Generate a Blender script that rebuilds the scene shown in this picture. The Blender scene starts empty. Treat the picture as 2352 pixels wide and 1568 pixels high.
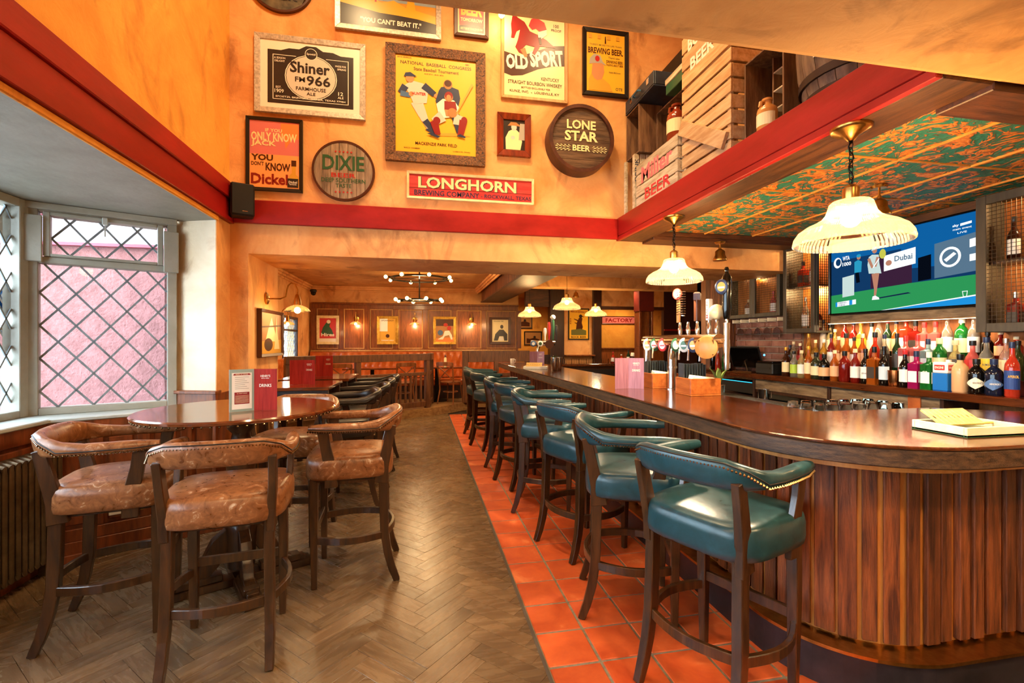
import bpy, bmesh, math, random
from mathutils import Vector, Matrix
R = random.Random(7)
C = bpy.context.scene.collection
SC = bpy.context.scene
PI = math.pi
# ------------------------------------------------------------------ camera
cam = bpy.data.objects.new('camera', bpy.data.cameras.new('camera'))
C.objects.link(cam)
cam.data.sensor_width = 36.0
cam.data.lens = 36.0 * 1080.0 / 2352.0
cam.data.clip_start = 0.02
cam.location = (0, 0, 1.45)
cam.rotation_euler = (PI / 2, 0, -math.radians(11.0035))
cam.data.shift_y = 1.0 / 2352
SC.camera = cam
# ------------------------------------------------------------------ world / exposure
SC.view_settings.view_transform = 'Standard'
SC.view_settings.look = 'None'
SC.view_settings.gamma = 1.0
SC.view_settings.exposure = 0.38
SC.view_settings.use_curve_mapping = False
SC.cycles.max_bounces = 6
SC.cycles.use_adaptive_sampling = True
SC.cycles.adaptive_threshold = 0.1
SC.cycles.adaptive_min_samples = 16
SC.cycles.diffuse_bounces = 3
SC.cycles.glossy_bounces = 3
SC.cycles.transmission_bounces = 6
SC.cycles.transparent_max_bounces = 16
SC.cycles.caustics_reflective = False
SC.cycles.caustics_refractive = False
SC.cycles.sample_clamp_indirect = 4.0
SC.cycles.use_denoising = True
w = bpy.data.worlds.new('sky'); SC.world = w; w.use_nodes = True
bg = w.node_tree.nodes['Background']
bg.inputs[0].default_value = (0.74, 0.88, 1.0, 1); bg.inputs[1].default_value = 15.0

WARM = (1.0, 0.68, 0.33)
def lamp(name, kind, loc, energy, col=WARM, size=0.06, spot=None, blend=0.6, target=None, parent=None):
    l = bpy.data.lights.new(name, kind); l.energy = energy; l.color = col
    if kind == 'AREA':
        l.size = size
    else:
        l.shadow_soft_size = size
    if spot: l.spot_size = math.radians(spot); l.spot_blend = blend
    o = bpy.data.objects.new(name, l); C.objects.link(o); o.location = loc
    if target is not None:
        o.rotation_euler = (Vector(target) - Vector(loc)).to_track_quat('-Z', 'Y').to_euler()
    if parent: o.parent = parent
    return o
# recessed ceiling downlights: (x, y, z, energy, aim x, aim y); the fittings are built further down
DOWN = [(-0.6, 3.1, 5, 68, -0.9, 4.2), (0.6, 3.1, 5, 68, 0.6, 4.2), (1.5, 3, 5, 54, 1.6, 4.1),
        (-0.4, 2.2, 5, 54, -1.5, 2.6), (0.6, 2, 5, 42, 1.7, 2.6), (-1, 3.5, 5, 25, -1.5, 3.6), (0.2, 3.2, 5, 120, 0.15, 3.2), (0.5, 2.5, 5, 128, 2.1, 2.9),  # last one added to brighten the mezzanine crates
        (-0.9, 0.3, 2.415, 64, -0.9, 0.9), (0.35, 0.4, 2.415, 64, 0.35, 1), (1.5, 0.1, 2.415, 102, 1.9, 0.9),
        (2.6, 0.5, 2.415, 102, 2.6, 1), (-0.2, -1.6, 2.415, 64, -0.2, -1.2), (1.6, -1.6, 2.415, 64, 1.6, -1.2),
        (-0.6, 6.6, 2.745, 70, -0.6, 6.6), (0.3, 6.2, 2.745, 70, 0.3, 6.2), (0.2, 7.8, 2.745, 80, 0.4, 7.8),
        (-1.4, 8.4, 2.745, 55, -1.4, 8.4), (-0.9, 10.3, 2.745, 55, -0.9, 10.8), (0.9, 10.3, 2.745, 55, 0.9, 10.8),
        (2, 6.5, 2.745, 80, 2, 6.5), (3, 8.3, 2.745, 120, 3, 8.8), (4.4, 9.6, 2.745, 100, 4.4, 9.6), (4.4, 6.6, 2.745, 30, 4.4, 6.6), (2.8, 12.6, 2.745, 100, 2.8, 13), (5.4, 11.6, 2.745, 90, 5.4, 12)]
for x, y, z, e, ax, ay in DOWN:
    lamp('downlight_lamp', 'SPOT', (x, y, z - 0.03), e, WARM, 0.07, 125 if z > 4 else 150, 0.9, (ax, ay, 0 if z < 4 else 2.6))

# ------------------------------------------------------------------ helpers
def tag(o, label=None, cat=None, group=None, kind=None):
    if label: o['label'] = label
    if cat: o['category'] = cat
    if group: o['group'] = group
    if kind: o['kind'] = kind
    return o
def empty(name, loc=(0, 0, 0), rz=0.0, label=None, cat=None, group=None, kind=None):
    o = bpy.data.objects.new(name, None); C.objects.link(o)
    o.location = loc; o.rotation_euler = (0, 0, rz); o.empty_display_size = 0.05
    return tag(o, label, cat, group, kind)
def copy_tree(o, parent=None):
    c = o.copy(); C.objects.link(c); c.parent = parent
    for ch in o.children: copy_tree(ch, c)
    return c
def lerp(a, b, t): return a + (b - a) * t
_tcache = {}
def text_geo(s, off=0.0):
    key = (s, off)
    if key not in _tcache:
        cu = bpy.data.curves.new('t', 'FONT'); cu.body = s; cu.offset = off; cu.resolution_u = 2
        ob = bpy.data.objects.new('t', cu)
        me = bpy.data.meshes.new_from_object(ob)
        vs = [(v.co.x, v.co.y) for v in me.vertices]; fs = [tuple(p.vertices) for p in me.polygons]
        bpy.data.objects.remove(ob); bpy.data.curves.remove(cu); bpy.data.meshes.remove(me)
        if vs:
            x0 = min(v[0] for v in vs); x1 = max(v[0] for v in vs); y0 = min(v[1] for v in vs); y1 = max(v[1] for v in vs)
            vs = [((x - x0) / max(x1 - x0, 1e-6) - .5, (y - y0) / max(y1 - y0, 1e-6) - .5) for x, y in vs]
        _tcache[key] = (vs, fs)
    return _tcache[key]
class MB:
    def __init__(s): s.v = []; s.f = []; s.M = Matrix()
    def at(s, loc=(0, 0, 0), rot=(0, 0, 0)):
        from mathutils import Euler
        s.M = Matrix.Translation(loc) @ Euler(rot).to_matrix().to_4x4(); return s
    def add(s, vs, fs):
        n = len(s.v); s.v += [tuple(s.M @ Vector(v)) for v in vs]; s.f += [tuple(i + n for i in f) for f in fs]; return s
    def box(s, x0, x1, y0, y1, z0, z1):
        return s.add([(x0, y0, z0), (x1, y0, z0), (x1, y1, z0), (x0, y1, z0), (x0, y0, z1), (x1, y0, z1), (x1, y1, z1), (x0, y1, z1)],
                     [(0, 3, 2, 1), (4, 5, 6, 7), (0, 1, 5, 4), (1, 2, 6, 5), (2, 3, 7, 6), (3, 0, 4, 7)])
    def cbox(s, cx, cy, cz, sx, sy, sz): return s.box(cx - sx / 2, cx + sx / 2, cy - sy / 2, cy + sy / 2, cz - sz / 2, cz + sz / 2)
    def loft(s, rings, caps=True, closed=False):
        n = len(rings[0]); vs = [p for r in rings for p in r]; fs = []
        m = len(rings)
        for i in range(m if closed else m - 1):
            a = i * n; b = ((i + 1) % m) * n
            for j in range(n):
                k = (j + 1) % n; fs.append((a + j, a + k, b + k, b + j))
        if caps and not closed:
            fs.append(tuple(range(n - 1, -1, -1))); fs.append(tuple(range((m - 1) * n, m * n)))
        return s.add(vs, fs)
    def lathe(s, prof, n=16, c=(0, 0, 0), rib=0.0, caps=True):
        rings = []
        for r, z in prof:
            rings.append([(c[0] + (r * (1 - (rib if j % 2 else 0))) * math.cos(2 * PI * j / n), c[1] + (r * (1 - (rib if j % 2 else 0))) * math.sin(2 * PI * j / n), c[2] + z) for j in range(n)])
        return s.loft(rings, caps)
    def cyl(s, p0, p1, r0, r1=None, n=10):
        return s.tube([p0, p1], [r0, r0 if r1 is None else r1], n)
    def tube(s, path, r, n=8, closed=False, flat=None):
        P = [Vector(p) for p in path]; m = len(P); rs = r if isinstance(r, (list, tuple)) else [r] * m; rings = []
        up0 = None
        for i in range(m):
            if closed: t = P[(i + 1) % m] - P[i - 1]
            else: t = P[min(i + 1, m - 1)] - P[max(i - 1, 0)]
            t.normalize()
            if up0 is None:
                a = Vector((0, 0, 1)) if abs(t.z) < .9 else Vector((1, 0, 0))
            else: a = up0
            u = t.cross(a); u.normalize(); w_ = u.cross(t); up0 = w_
            fl = flat or 1.0
            rings.append([tuple(P[i] + (u * math.cos(2 * PI * j / n) * fl + w_ * math.sin(2 * PI * j / n)) * rs[i]) for j in range(n)])
        return s.loft(rings, True, closed)
    def bar(s, path, w, h, up=(0, 0, 1), closed=False):
        """rectangular section swept along a path; w along the side, h along up; both may be lists"""
        P = [Vector(p) for p in path]; m = len(P); rings = []; up = Vector(up)
        for i in range(m):
            if closed: t = P[(i + 1) % m] - P[i - 1]
            else: t = P[min(i + 1, m - 1)] - P[max(i - 1, 0)]
            t.normalize(); u = t.cross(up); u.normalize(); k = u.cross(t)
            ww = (w[i] if isinstance(w, (list, tuple)) else w) / 2; hh = (h[i] if isinstance(h, (list, tuple)) else h) / 2
            rings.append([tuple(P[i] + u * a * ww + k * b * hh) for a, b in ((-1, -1), (1, -1), (1, 1), (-1, 1))])
        return s.loft(rings, True, closed)
    def prism(s, pts, z0, z1):
        n = len(pts)
        return s.loft([[(x, y, z0) for x, y in pts], [(x, y, z1) for x, y in pts]])
    def sphere(s, c, r, n=10, sq=(1, 1, 1)):
        m = max(4, n // 2); rings = []
        for i in range(m + 1):
            a = -PI / 2 + PI * i / m; a = max(min(a, PI / 2 - .08), -PI / 2 + .08)
            rings.append([(c[0] + r * sq[0] * math.cos(a) * math.cos(2 * PI * j / n), c[1] + r * sq[1] * math.cos(a) * math.sin(2 * PI * j / n), c[2] + r * sq[2] * math.sin(a)) for j in range(n)])
        return s.loft(rings)
    def text(s, t, o, rx, up, w_, h_, off=0.012):
        vs, fs = text_geo(t, off); o = Vector(o); rx = Vector(rx); up = Vector(up)
        return s.add([tuple(o + rx * (x * w_) + up * (y * h_)) for x, y in vs], fs)
    def flat(s, pts, o, rx, up):
        o = Vector(o); rx = Vector(rx); up = Vector(up)
        return s.add([tuple(o + rx * x + up * y) for x, y in pts], [tuple(range(len(pts)))])
    def mesh(s, name, mat, smooth=35, bevel=0.0):
        me = bpy.data.meshes.new(name); me.from_pydata(s.v, [], s.f)
        if mat: me.materials.append(mat)
        bm = bmesh.new(); bm.from_mesh(me)
        bmesh.ops.recalc_face_normals(bm, faces=bm.faces)
        if bevel:
            es = [e for e in bm.edges if len(e.link_faces) == 2 and e.calc_face_angle(0) > 0.7]
            if es: bmesh.ops.bevel(bm, geom=es, offset=bevel, segments=1, affect='EDGES', clamp_overlap=True)
        bm.to_mesh(me); bm.free()
        if smooth:
            me.shade_smooth(); me.set_sharp_from_angle(angle=math.radians(smooth))
        return me
    def build(s, name, mat, parent=None, smooth=35, bevel=0.0, loc=None, rz=None, **kw):
        o = bpy.data.objects.new(name, s.mesh(name, mat, smooth, bevel)); C.objects.link(o)
        if parent is not None: o.parent = parent
        if loc is not None: o.location = loc
        if rz is not None: o.rotation_euler = (0, 0, rz)
        return tag(o, **kw)
def inst(name, me, parent=None, loc=(0, 0, 0), rot=(0, 0, 0), scale=None):
    o = bpy.data.objects.new(name, me); C.objects.link(o); o.location = loc; o.rotation_euler = rot
    if scale: o.scale = scale
    if parent is not None: o.parent = parent
    return o
def struct(name, mb, mat, parent=None, smooth=0, bevel=0.0):
    o = mb.build(name, mat, parent, smooth, bevel)
    if parent is None: o['kind'] = 'structure'
    return o
# ------------------------------------------------------------------ materials
def lin(h):
    if isinstance(h, str):
        h = h.lstrip('#'); c = [int(h[i:i + 2], 16) / 255 for i in (0, 2, 4)]
        return tuple(x / 12.92 if x <= .04045 else ((x + .055) / 1.055) ** 2.4 for x in c)
    return tuple(h)
_mats = {}
def mat(name, a, b=None, c=None, scale=6.0, stretch=(1, 1, 1), rough=.5, metal=0.0, bump=0.0, bscale=None, spec=.5, detail=5, dist=0.0,
        rand=0.0, sat=0.0, lo=.35, hi=.65, coat=0.0, trans=0.0, ior=1.45, rvar=0.0, alpha=None):
    if name in _mats: return _mats[name]
    m = bpy.data.materials.new(name); m.use_nodes = True; nt = m.node_tree; N = nt.nodes; L = nt.links
    p = N['Principled BSDF']; p.inputs['Roughness'].default_value = rough; p.inputs['Metallic'].default_value = metal
    p.inputs['Specular IOR Level'].default_value = spec; p.inputs['IOR'].default_value = ior
    p.inputs['Coat Weight'].default_value = coat; p.inputs['Coat Roughness'].default_value = .12
    p.inputs['Transmission Weight'].default_value = trans
    A = lin(a); B = lin(b) if b else A
    out = None
    if b or bump or rand or rvar:
        tc = N.new('ShaderNodeTexCoord'); mp = N.new('ShaderNodeMapping'); mp.inputs['Scale'].default_value = stretch
        L.new(tc.outputs['Object'], mp.inputs['Vector']); vec = mp.outputs['Vector']
        oi = N.new('ShaderNodeObjectInfo')
        va = N.new('ShaderNodeVectorMath'); va.operation = 'MULTIPLY_ADD'
        L.new(oi.outputs['Random'], va.inputs[0]); va.inputs[1].default_value = (17.3, 31.7, 23.1) if rand else (0, 0, 0); L.new(vec, va.inputs[2]); vec = va.outputs[0]
        nz = N.new('ShaderNodeTexNoise'); nz.inputs['Scale'].default_value = scale; nz.inputs['Detail'].default_value = detail
        nz.inputs['Roughness'].default_value = .62; nz.inputs['Distortion'].default_value = dist
        L.new(vec, nz.inputs['Vector'])
        rp = N.new('ShaderNodeValToRGB'); L.new(nz.outputs[0], rp.inputs[0])
        rp.color_ramp.elements[0].position = lo; rp.color_ramp.elements[0].color = A + (1,)
        rp.color_ramp.elements[1].position = hi; rp.color_ramp.elements[1].color = B + (1,)
        if c:
            e = rp.color_ramp.elements.new(min(.98, hi + .14)); e.color = lin(c) + (1,)
        out = rp.outputs[0]
        if rand:
            hs = N.new('ShaderNodeHueSaturation'); mr = N.new('ShaderNodeMapRange')
            mr.inputs[3].default_value = 1 - rand; mr.inputs[4].default_value = 1 + rand
            L.new(oi.outputs['Random'], mr.inputs[0]); L.new(mr.outputs[0], hs.inputs['Value']); L.new(out, hs.inputs['Color']); out = hs.outputs[0]
        L.new(out, p.inputs['Base Color'])
        if rvar:
            r2 = N.new('ShaderNodeMapRange'); r2.inputs[3].default_value = max(0, rough - rvar); r2.inputs[4].default_value = min(1, rough + rvar)
            L.new(nz.outputs[0], r2.inputs[0]); L.new(r2.outputs[0], p.inputs['Roughness'])
        if bump:
            n2 = N.new('ShaderNodeTexNoise'); n2.inputs['Scale'].default_value = bscale or scale * 3; n2.inputs['Detail'].default_value = 4
            L.new(vec, n2.inputs['Vector']); bp = N.new('ShaderNodeBump'); bp.inputs['Strength'].default_value = bump; bp.inputs['Distance'].default_value = .01
            L.new(n2.outputs[0], bp.inputs['Height']); L.new(bp.outputs[0], p.inputs['Normal'])
    else:
        p.inputs['Base Color'].default_value = A + (1,)
    _mats[name] = m
    return m
def emit(name, col, strength):
    if name in _mats: return _mats[name]
    m = bpy.data.materials.new(name); m.use_nodes = True; nt = m.node_tree
    e = nt.nodes.new('ShaderNodeEmission'); e.inputs[0].default_value = lin(col) + (1,); e.inputs[1].default_value = strength
    nt.links.new(e.outputs[0], nt.nodes['Material Output'].inputs[0]); _mats[name] = m; return m
def thin_glass(name, tint, tr=.85, transl=0.0, rough=.03, tcol=None):
    """thin sheet glass: see-through, with a translucent share and a glossy surface"""
    if name in _mats: return _mats[name]
    m = bpy.data.materials.new(name); m.use_nodes = True; nt = m.node_tree; N = nt.nodes; L = nt.links
    t = N.new('ShaderNodeBsdfTransparent'); t.inputs[0].default_value = lin(tint) + (1,)
    g = N.new('ShaderNodeBsdfGlossy'); g.inputs['Roughness'].default_value = rough
    tl = N.new('ShaderNodeBsdfTranslucent'); tl.inputs[0].default_value = lin(tcol or tint) + (1,)
    df = N.new('ShaderNodeBsdfDiffuse'); df.inputs[0].default_value = lin(tcol or tint) + (1,)
    m0 = N.new('ShaderNodeMixShader'); m0.inputs[0].default_value = .5; L.new(tl.outputs[0], m0.inputs[1]); L.new(df.outputs[0], m0.inputs[2])
    m1 = N.new('ShaderNodeMixShader'); m1.inputs[0].default_value = transl; L.new(t.outputs[0], m1.inputs[1]); L.new(m0.outputs[0], m1.inputs[2])
    fr = N.new('ShaderNodeFresnel'); fr.inputs[0].default_value = 1.45
    m2 = N.new('ShaderNodeMixShader'); L.new(fr.outputs[0], m2.inputs[0]); L.new(m1.outputs[0], m2.inputs[1]); L.new(g.outputs[0], m2.inputs[2])
    L.new(m2.outputs[0], N['Material Output'].inputs[0]); _mats[name] = m; return m
def plaster(name, a, b, dark, rough=.75):
    m = bpy.data.materials.new(name); m.use_nodes = True; nt = m.node_tree; N = nt.nodes; L = nt.links
    p = N['Principled BSDF']; p.inputs['Roughness'].default_value = rough; p.inputs['Specular IOR Level'].default_value = .3
    tc = N.new('ShaderNodeTexCoord')
    def nz(s, d, dist=0.0, st=(1, 1, 1)):
        mp = N.new('ShaderNodeMapping'); mp.inputs['Scale'].default_value = st; L.new(tc.outputs['Object'], mp.inputs[0])
        n = N.new('ShaderNodeTexNoise'); n.inputs['Scale'].default_value = s; n.inputs['Detail'].default_value = d; n.inputs['Distortion'].default_value = dist
        n.inputs['Roughness'].default_value = .6; L.new(mp.outputs[0], n.inputs['Vector']); return n
    n1 = nz(1.6, 6, .6); r1 = N.new('ShaderNodeValToRGB'); L.new(n1.outputs[0], r1.inputs[0])
    r1.color_ramp.elements[0].position = .30; r1.color_ramp.elements[0].color = lin(b) + (1,)
    r1.color_ramp.elements[1].position = .64; r1.color_ramp.elements[1].color = lin(a) + (1,)
    n2 = nz(3.2, 9, .9, (1, 1, .55)); r2 = N.new('ShaderNodeValToRGB'); L.new(n2.outputs[0], r2.inputs[0])
    r2.color_ramp.elements[0].position = .26; r2.color_ramp.elements[0].color = (.75, .75, .75, 1); r2.color_ramp.elements[1].position = .45; r2.color_ramp.elements[1].color = (0, 0, 0, 1)
    mx = N.new('ShaderNodeMix'); mx.data_type = 'RGBA'; L.new(r2.outputs[0], mx.inputs[0]); L.new(r1.outputs[0], mx.inputs[6]); mx.inputs[7].default_value = lin(dark) + (1,)
    L.new(mx.outputs[2], p.inputs['Base Color'])
    n3 = nz(9, 9, .8); bp = N.new('ShaderNodeBump'); bp.inputs['Strength'].default_value = .35; bp.inputs['Distance'].default_value = .02
    L.new(n3.outputs[0], bp.inputs['Height']); L.new(bp.outputs[0], p.inputs['Normal'])
    _mats[name] = m; return m
m_plaster = plaster('ochre_plaster', '#f0b878', '#cc8242', '#8e4e20')
m_plaster_y = plaster('yellow_ochre_plaster', '#f2ae4c', '#d98a34', '#a55e22')
m_plaster_w = plaster('white_lit_plaster', '#f3e3c8', '#e2c49a', '#b08458')  # pale reveal plaster, the white light on it put into the colour
m_soffit = plaster('brown_plaster_soffit', '#cf9a5c', '#a8713c', '#5c3418')
m_red = mat('red_painted_timber', '#8a0f0c', '#a61a16', scale=3, stretch=(1, .5, 2), rough=.42, bump=.15, bscale=14, rvar=.1)
m_grey = mat('grey_green_paint', '#8d8a7c', '#9c998c', scale=4, rough=.55, bump=.25, bscale=18)
m_sill = mat('pale_grey_sill_paint', '#b9bdb6', '#a9ada6', scale=4, rough=.35)
W_ = dict(scale=4, detail=7, dist=.4)
m_darkwood = mat('dark_stained_wood', '#20100a', '#3a1d10', stretch=(9, 9, 1.2), rough=.36, bump=.12, bscale=30, rand=.15, coat=.2, **W_)
m_darkwood_x = mat('dark_beam_wood', '#33190b', '#5a3015', stretch=(1.2, 9, 9), rough=.5, bump=.2, bscale=24, **W_)
m_darkwood_y = mat('brown_beam_wood', '#331a0b', '#5a3418', stretch=(9, 1.0, 9), rough=.5, bump=.2, bscale=24, **W_)
m_oak = mat('panel_oak', '#5e2e12', '#8a4a20', stretch=(7, 7, .9), rough=.35, bump=.06, bscale=30, rand=.1, coat=.25, **W_)
m_wains = mat('red_brown_panelling', '#5a2810', '#8a4520', stretch=(6, 6, .8), rough=.34, bump=.06, bscale=30, rand=.12, coat=.3, **W_)
m_bartop = mat('polished_bar_top', '#2e1408', '#5a2a10', stretch=(8, .8, 8), rough=.16, coat=.5, bump=.02, bscale=30, **W_)
m_baredge = mat('bar_edge_wood', '#24140c', '#5c4028', stretch=(5, 1.2, 14), rough=.5, bump=.3, bscale=30, **W_)
m_tabletop = mat('walnut_table_top', '#4a2210', '#7a3e1c', stretch=(1, 7, 7), rough=.12, coat=.6, **W_)
m_greywood = mat('weathered_wood', '#4a3826', '#8a7458', stretch=(6, 1, 6), rough=.6, bump=.2, bscale=20, **W_)
m_slat = mat('reclaimed_slat_wood', '#421e0e', '#8c4a22', c='#bc8448', stretch=(10, 10, .8), rough=.55, bump=.35, bscale=26, rand=.36, **W_)
m_back = mat('orange_backing_board', '#b4692a', '#cf8a40', stretch=(6, 6, 1), rough=.45, **W_)
m_black = mat('black_matte', '#0c0b0a', rough=.5)
m_blackg = mat('black_gloss', '#050505', rough=.15)
m_steel = mat('brushed_steel', '#c9c6c0', rough=.18, metal=1.0)
m_brass = mat('aged_brass', '#a87838', '#c89850', scale=20, rough=.28, metal=1.0)
m_iron = mat('black_iron', '#15120f', '#2a241c', scale=20, rough=.4, metal=.8)
m_bronze = mat('bronze_radiator_paint', '#5e4c38', '#7a6448', scale=10, rough=.32, metal=.6)
m_white = mat('white_plastic', '#e8e4dc', rough=.35)
m_cream = mat('cream_pine', '#ead9b0', '#f3e6c8', stretch=(2, 8, 8), scale=4, rough=.5)
m_pine = mat('yellow_pine', '#e2b460', '#f0cc80', stretch=(2, 8, 8), scale=4, rough=.5)
m_ctrl = mat('slot_dark', '#120c08', rough=.6)
# ================================================================== STRUCTURE
# ---- floor
fl = struct('floor', MB().box(-3.2, 8.0, -3.2, 15.0, -.14, -.010), mat('dark_subfloor', '#2a1a0e', rough=.7))
def parq(name, attr):
    m = mat(name, '#523d29', '#7a6144', stretch=(1.2, 9, 9), scale=3.4, detail=8, dist=.7, rough=.27, bump=.06, bscale=22, rand=.2, rvar=.1, lo=.22, hi=.8)
    if attr:
        nt = m.node_tree; at = nt.nodes.new('ShaderNodeAttribute'); at.attribute_name = 'tone'
        hs = [n for n in nt.nodes if n.type == 'HUE_SAT'][0]; mr = hs.inputs['Value'].links[0].from_node
        nt.links.new(at.outputs['Fac'], mr.inputs[0])
        va = [n for n in nt.nodes if n.type == 'VECT_MATH'][0]; nt.links.new(at.outputs['Fac'], va.inputs[0])
    return m
m_parq = parq('oak_parquet', False); m_parq2 = parq('oak_parquet_far', True)
LB, WB = .368, .092
def clip(poly, f):
    out = []
    for i in range(len(poly)):
        a, b = poly[i - 1], poly[i]; fa, fb = f(a), f(b)
        if (fa < 0) != (fb < 0):
            t = fa / (fa - fb); out.append((a[0] + (b[0] - a[0]) * t, a[1] + (b[1] - a[1]) * t))
        if fb >= 0: out.append(b)
    return out
XT = .545
blocks = []
r2 = math.sqrt(.5); g = .0007
# classic herringbone in rotated (p, q) axes at 45 degrees: a horizontal block then a vertical block, stepping by the block width
for i in range(-70, 95):
    for j in range(-40, 45):
        for o_ in (0, 1):
            # cell origin
            p0 = i * WB + j * LB * 1.0; q0 = i * WB - j * LB * 1.0
            if o_ == 0: rect = (p0, q0, p0 + LB, q0 + WB)
            else: rect = (p0 + LB, q0 - LB + WB, p0 + LB + WB, q0 + WB)
            cx = (rect[0] + rect[2]) / 2; cy = (rect[1] + rect[3]) / 2
            X = (cx - cy) * r2 + .03; Yy = (cx + cy) * r2 + .3
            if not (-2.9 < X < XT + .25 and .6 < Yy < 9.9): continue
            blocks.append((X, Yy, o_))
seen = set(); uniq = []
for X, Yy, o_ in blocks:
    k = (round(X, 3), round(Yy, 3), o_)
    if k not in seen: seen.add(k); uniq.append((X, Yy, o_))
def corners(X, Yy, o_):
    l, w_ = (LB / 2 - g, WB / 2 - g); a = -PI / 4 if o_ == 0 else PI / 4
    a = PI / 4 if o_ == 1 else -PI / 4
    # p axis direction in world = (r2, r2); q axis = (-r2, r2)
    pa = (r2, r2); qa = (-r2, r2)
    L_, S_ = (pa, qa) if o_ == 0 else (qa, pa)
    return [(X + L_[0] * l * s1 + S_[0] * w_ * s2, Yy + L_[1] * l * s1 + S_[1] * w_ * s2) for s1, s2 in ((-1, -1), (1, -1), (1, 1), (-1, 1))]
def vis(X, Yy):   # inside the camera's view of the floor
    d = X * .1909 + Yy * .9816; l = X * .9816 - Yy * .1909
    return d > 1.9 and abs(l / d) < 1.12
uniq.sort(key=lambda b: (not vis(b[0], b[1]), b[0] ** 2 + b[1] ** 2))
bl_mesh = MB().box(-LB / 2 + g, LB / 2 - g, -WB / 2 + g, WB / 2 - g, -.016, 0).mesh('plank', m_parq, 0, .0006)
n = 0; rest = MB(); tones = []
for X, Yy, o_ in uniq:
    cs = corners(X, Yy, o_)
    if max(c[0] for c in cs) <= XT:
        if n < 300:
            ob = inst('plank', bl_mesh, fl, (X, Yy, -R.random() * .0007), (0, 0, PI / 4 if o_ == 0 else 3 * PI / 4)); n += 1; continue
    else:
        cs = clip(cs, lambda q: XT - q[0])
        if len(cs) < 3: continue
    k = len(rest.f); rest.prism(cs, -.016, -R.random() * .0007); tones += [R.random()] * (len(rest.f) - k)
me = bpy.data.meshes.new('planks'); me.from_pydata(rest.v, [], rest.f); me.materials.append(m_parq2)
at_ = me.attributes.new('tone', 'FLOAT', 'FACE'); at_.data.foreach_set('value', tones)
po = bpy.data.objects.new('planks', me); C.objects.link(po); po.parent = fl; po['kind'] = 'stuff'
# ---- quarry tiles along the bar
tf = struct('floor_tiled_strip', MB().box(XT, 1.72, .6, 9.35, -.05, -.004), mat('grey_grout', '#6e6456', '#857a68', scale=30, rough=.85, bump=.3, bscale=80))
m_tile = mat('terracotta_tile', '#a8401c', '#c65a2a', c='#d9814e', scale=5, detail=6, rough=.45, bump=.1, bscale=30, rand=.14, rvar=.12, dist=.5, lo=.3, hi=.62)
T = .2485
tile_me = MB().box(-T / 2 + .0065, T / 2 - .0065, -T / 2 + .0065, T / 2 - .0065, -.02, 0).mesh('tile', m_tile, 0, .003)
for j in range(35):
    for i in range(5):
        x0 = XT + .012 + i * T; y0 = .78 + j * T
        if i == 4:
            q = MB().box(x0 + .006, 1.70, y0 + .006, y0 + T - .006, -.02, 0).build('tile', m_tile, tf, 0)
        else:
            inst('tile', tile_me, tf, (x0 + T / 2, y0 + T / 2, R.uniform(-.001, .001)), (R.uniform(-.003, .003), R.uniform(-.003, .003), 0))
MB().box(XT - .004, XT + .012, .6, 9.35, -.02, .0015).build('edge_strip', mat('dark_grout', '#4a4036', rough=.8), tf)
# ---- walls round the double-height void
struct('wall_back', MB().box(-1.75, 3.95, 4.26, 5.05, 2.185, 5.1), m_plaster)
struct('wall_back_pier', MB().box(-1.75, -1.408, 4.26, 5.09, 0, 2.185), m_plaster)
struct('wall_left', MB().box(-1.75, -1.55, -3.0, 4.26, 2.40, 5.1), m_plaster_y)
struct('wall_left_pier', MB().prism([(-1.55, 4.0), (-1.55, 4.262), (-1.95, 4.262), (-1.95, 4.142), (-1.86, 4.11)], 0, 2.392), m_plaster_w)
struct('wall_left_pier_end', MB().box(-1.553, -1.546, 4.0, 4.26, 0, 2.42), m_plaster)
struct('ceiling_high', MB().box(-1.75, 3.0, 1.2, 4.4, 5.1, 5.2), m_plaster)
struct('wall_front_upper', MB().box(-1.75, 4.3, 1.2, 1.388, 2.6, 5.1), m_plaster)
zs = [(-3.0, 2.42), (1.36, 2.42), (1.38, 2.425), (1.39, 2.44)]
struct('ceiling_low', MB().loft([[(x, y, z) for y, z in zs] + [(x, 1.39, 2.7), (x, -3.0, 2.7)] for x in (-2.7, 4.6)]), m_soffit)
struct('wall_mezzanine', MB().box(2.85, 2.95, 1.39, 4.26, 2.5, 5.1), m_plaster)
struct('wall_behind', MB().box(-2.8, 4.7, -3.1, -3.0, 0, 2.7), m_plaster)
struct('wall_right_near', MB().box(4.35, 4.5, -3.0, 1.6, 0, 2.7), m_plaster)
struct('wall_left_near', MB().box(-2.8, -2.62, -3.0, 1.0, 0, .95).box(-2.8, -2.62, -3.0, 1.0, 2.34, 2.7).box(-2.8, -2.62, .85, 1.0, .95, 2.34).box(-2.8, -2.62, -3.0, -2.8, .95, 2.34), m_plaster)
# ---- red beams
tr = empty('trim_1', kind='structure')
MB().box(-1.55, -1.512, -3, 4.258, 2.425, 2.60).build('beam_face', m_red, tr, 0, .004)
MB().box(-1.55, -1.494, -3, 4.258, 2.602, 2.735).build('beam_top', m_red, tr, 0, .006)
MB().box(-1.55, -1.53, -3, 4.0, 2.385, 2.423).build('plaster_bead', m_plaster_y, tr, 0, .006)
tr = empty('trim_2', kind='structure')
MB().box(-1.511, 1.855, 4.222, 4.259, 2.432, 2.625).build('beam_face', m_red, tr, 0, .004)
tr = empty('trim_3', kind='structure')
MB().box(1.855, 1.885, 1.393, 4.26, 2.462, 2.636).build('beam_face', m_red, tr, 0, .004)
MB().box(1.852, 1.885, 1.393, 4.26, 2.42, 2.458).build('beam_lower_board', m_red, tr, 0, .003)
MB().box(1.886, 2.12, 1.393, 4.258, 2.421, 2.60).build('beam_soffit', m_darkwood_y, tr, 0, .004)
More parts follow.
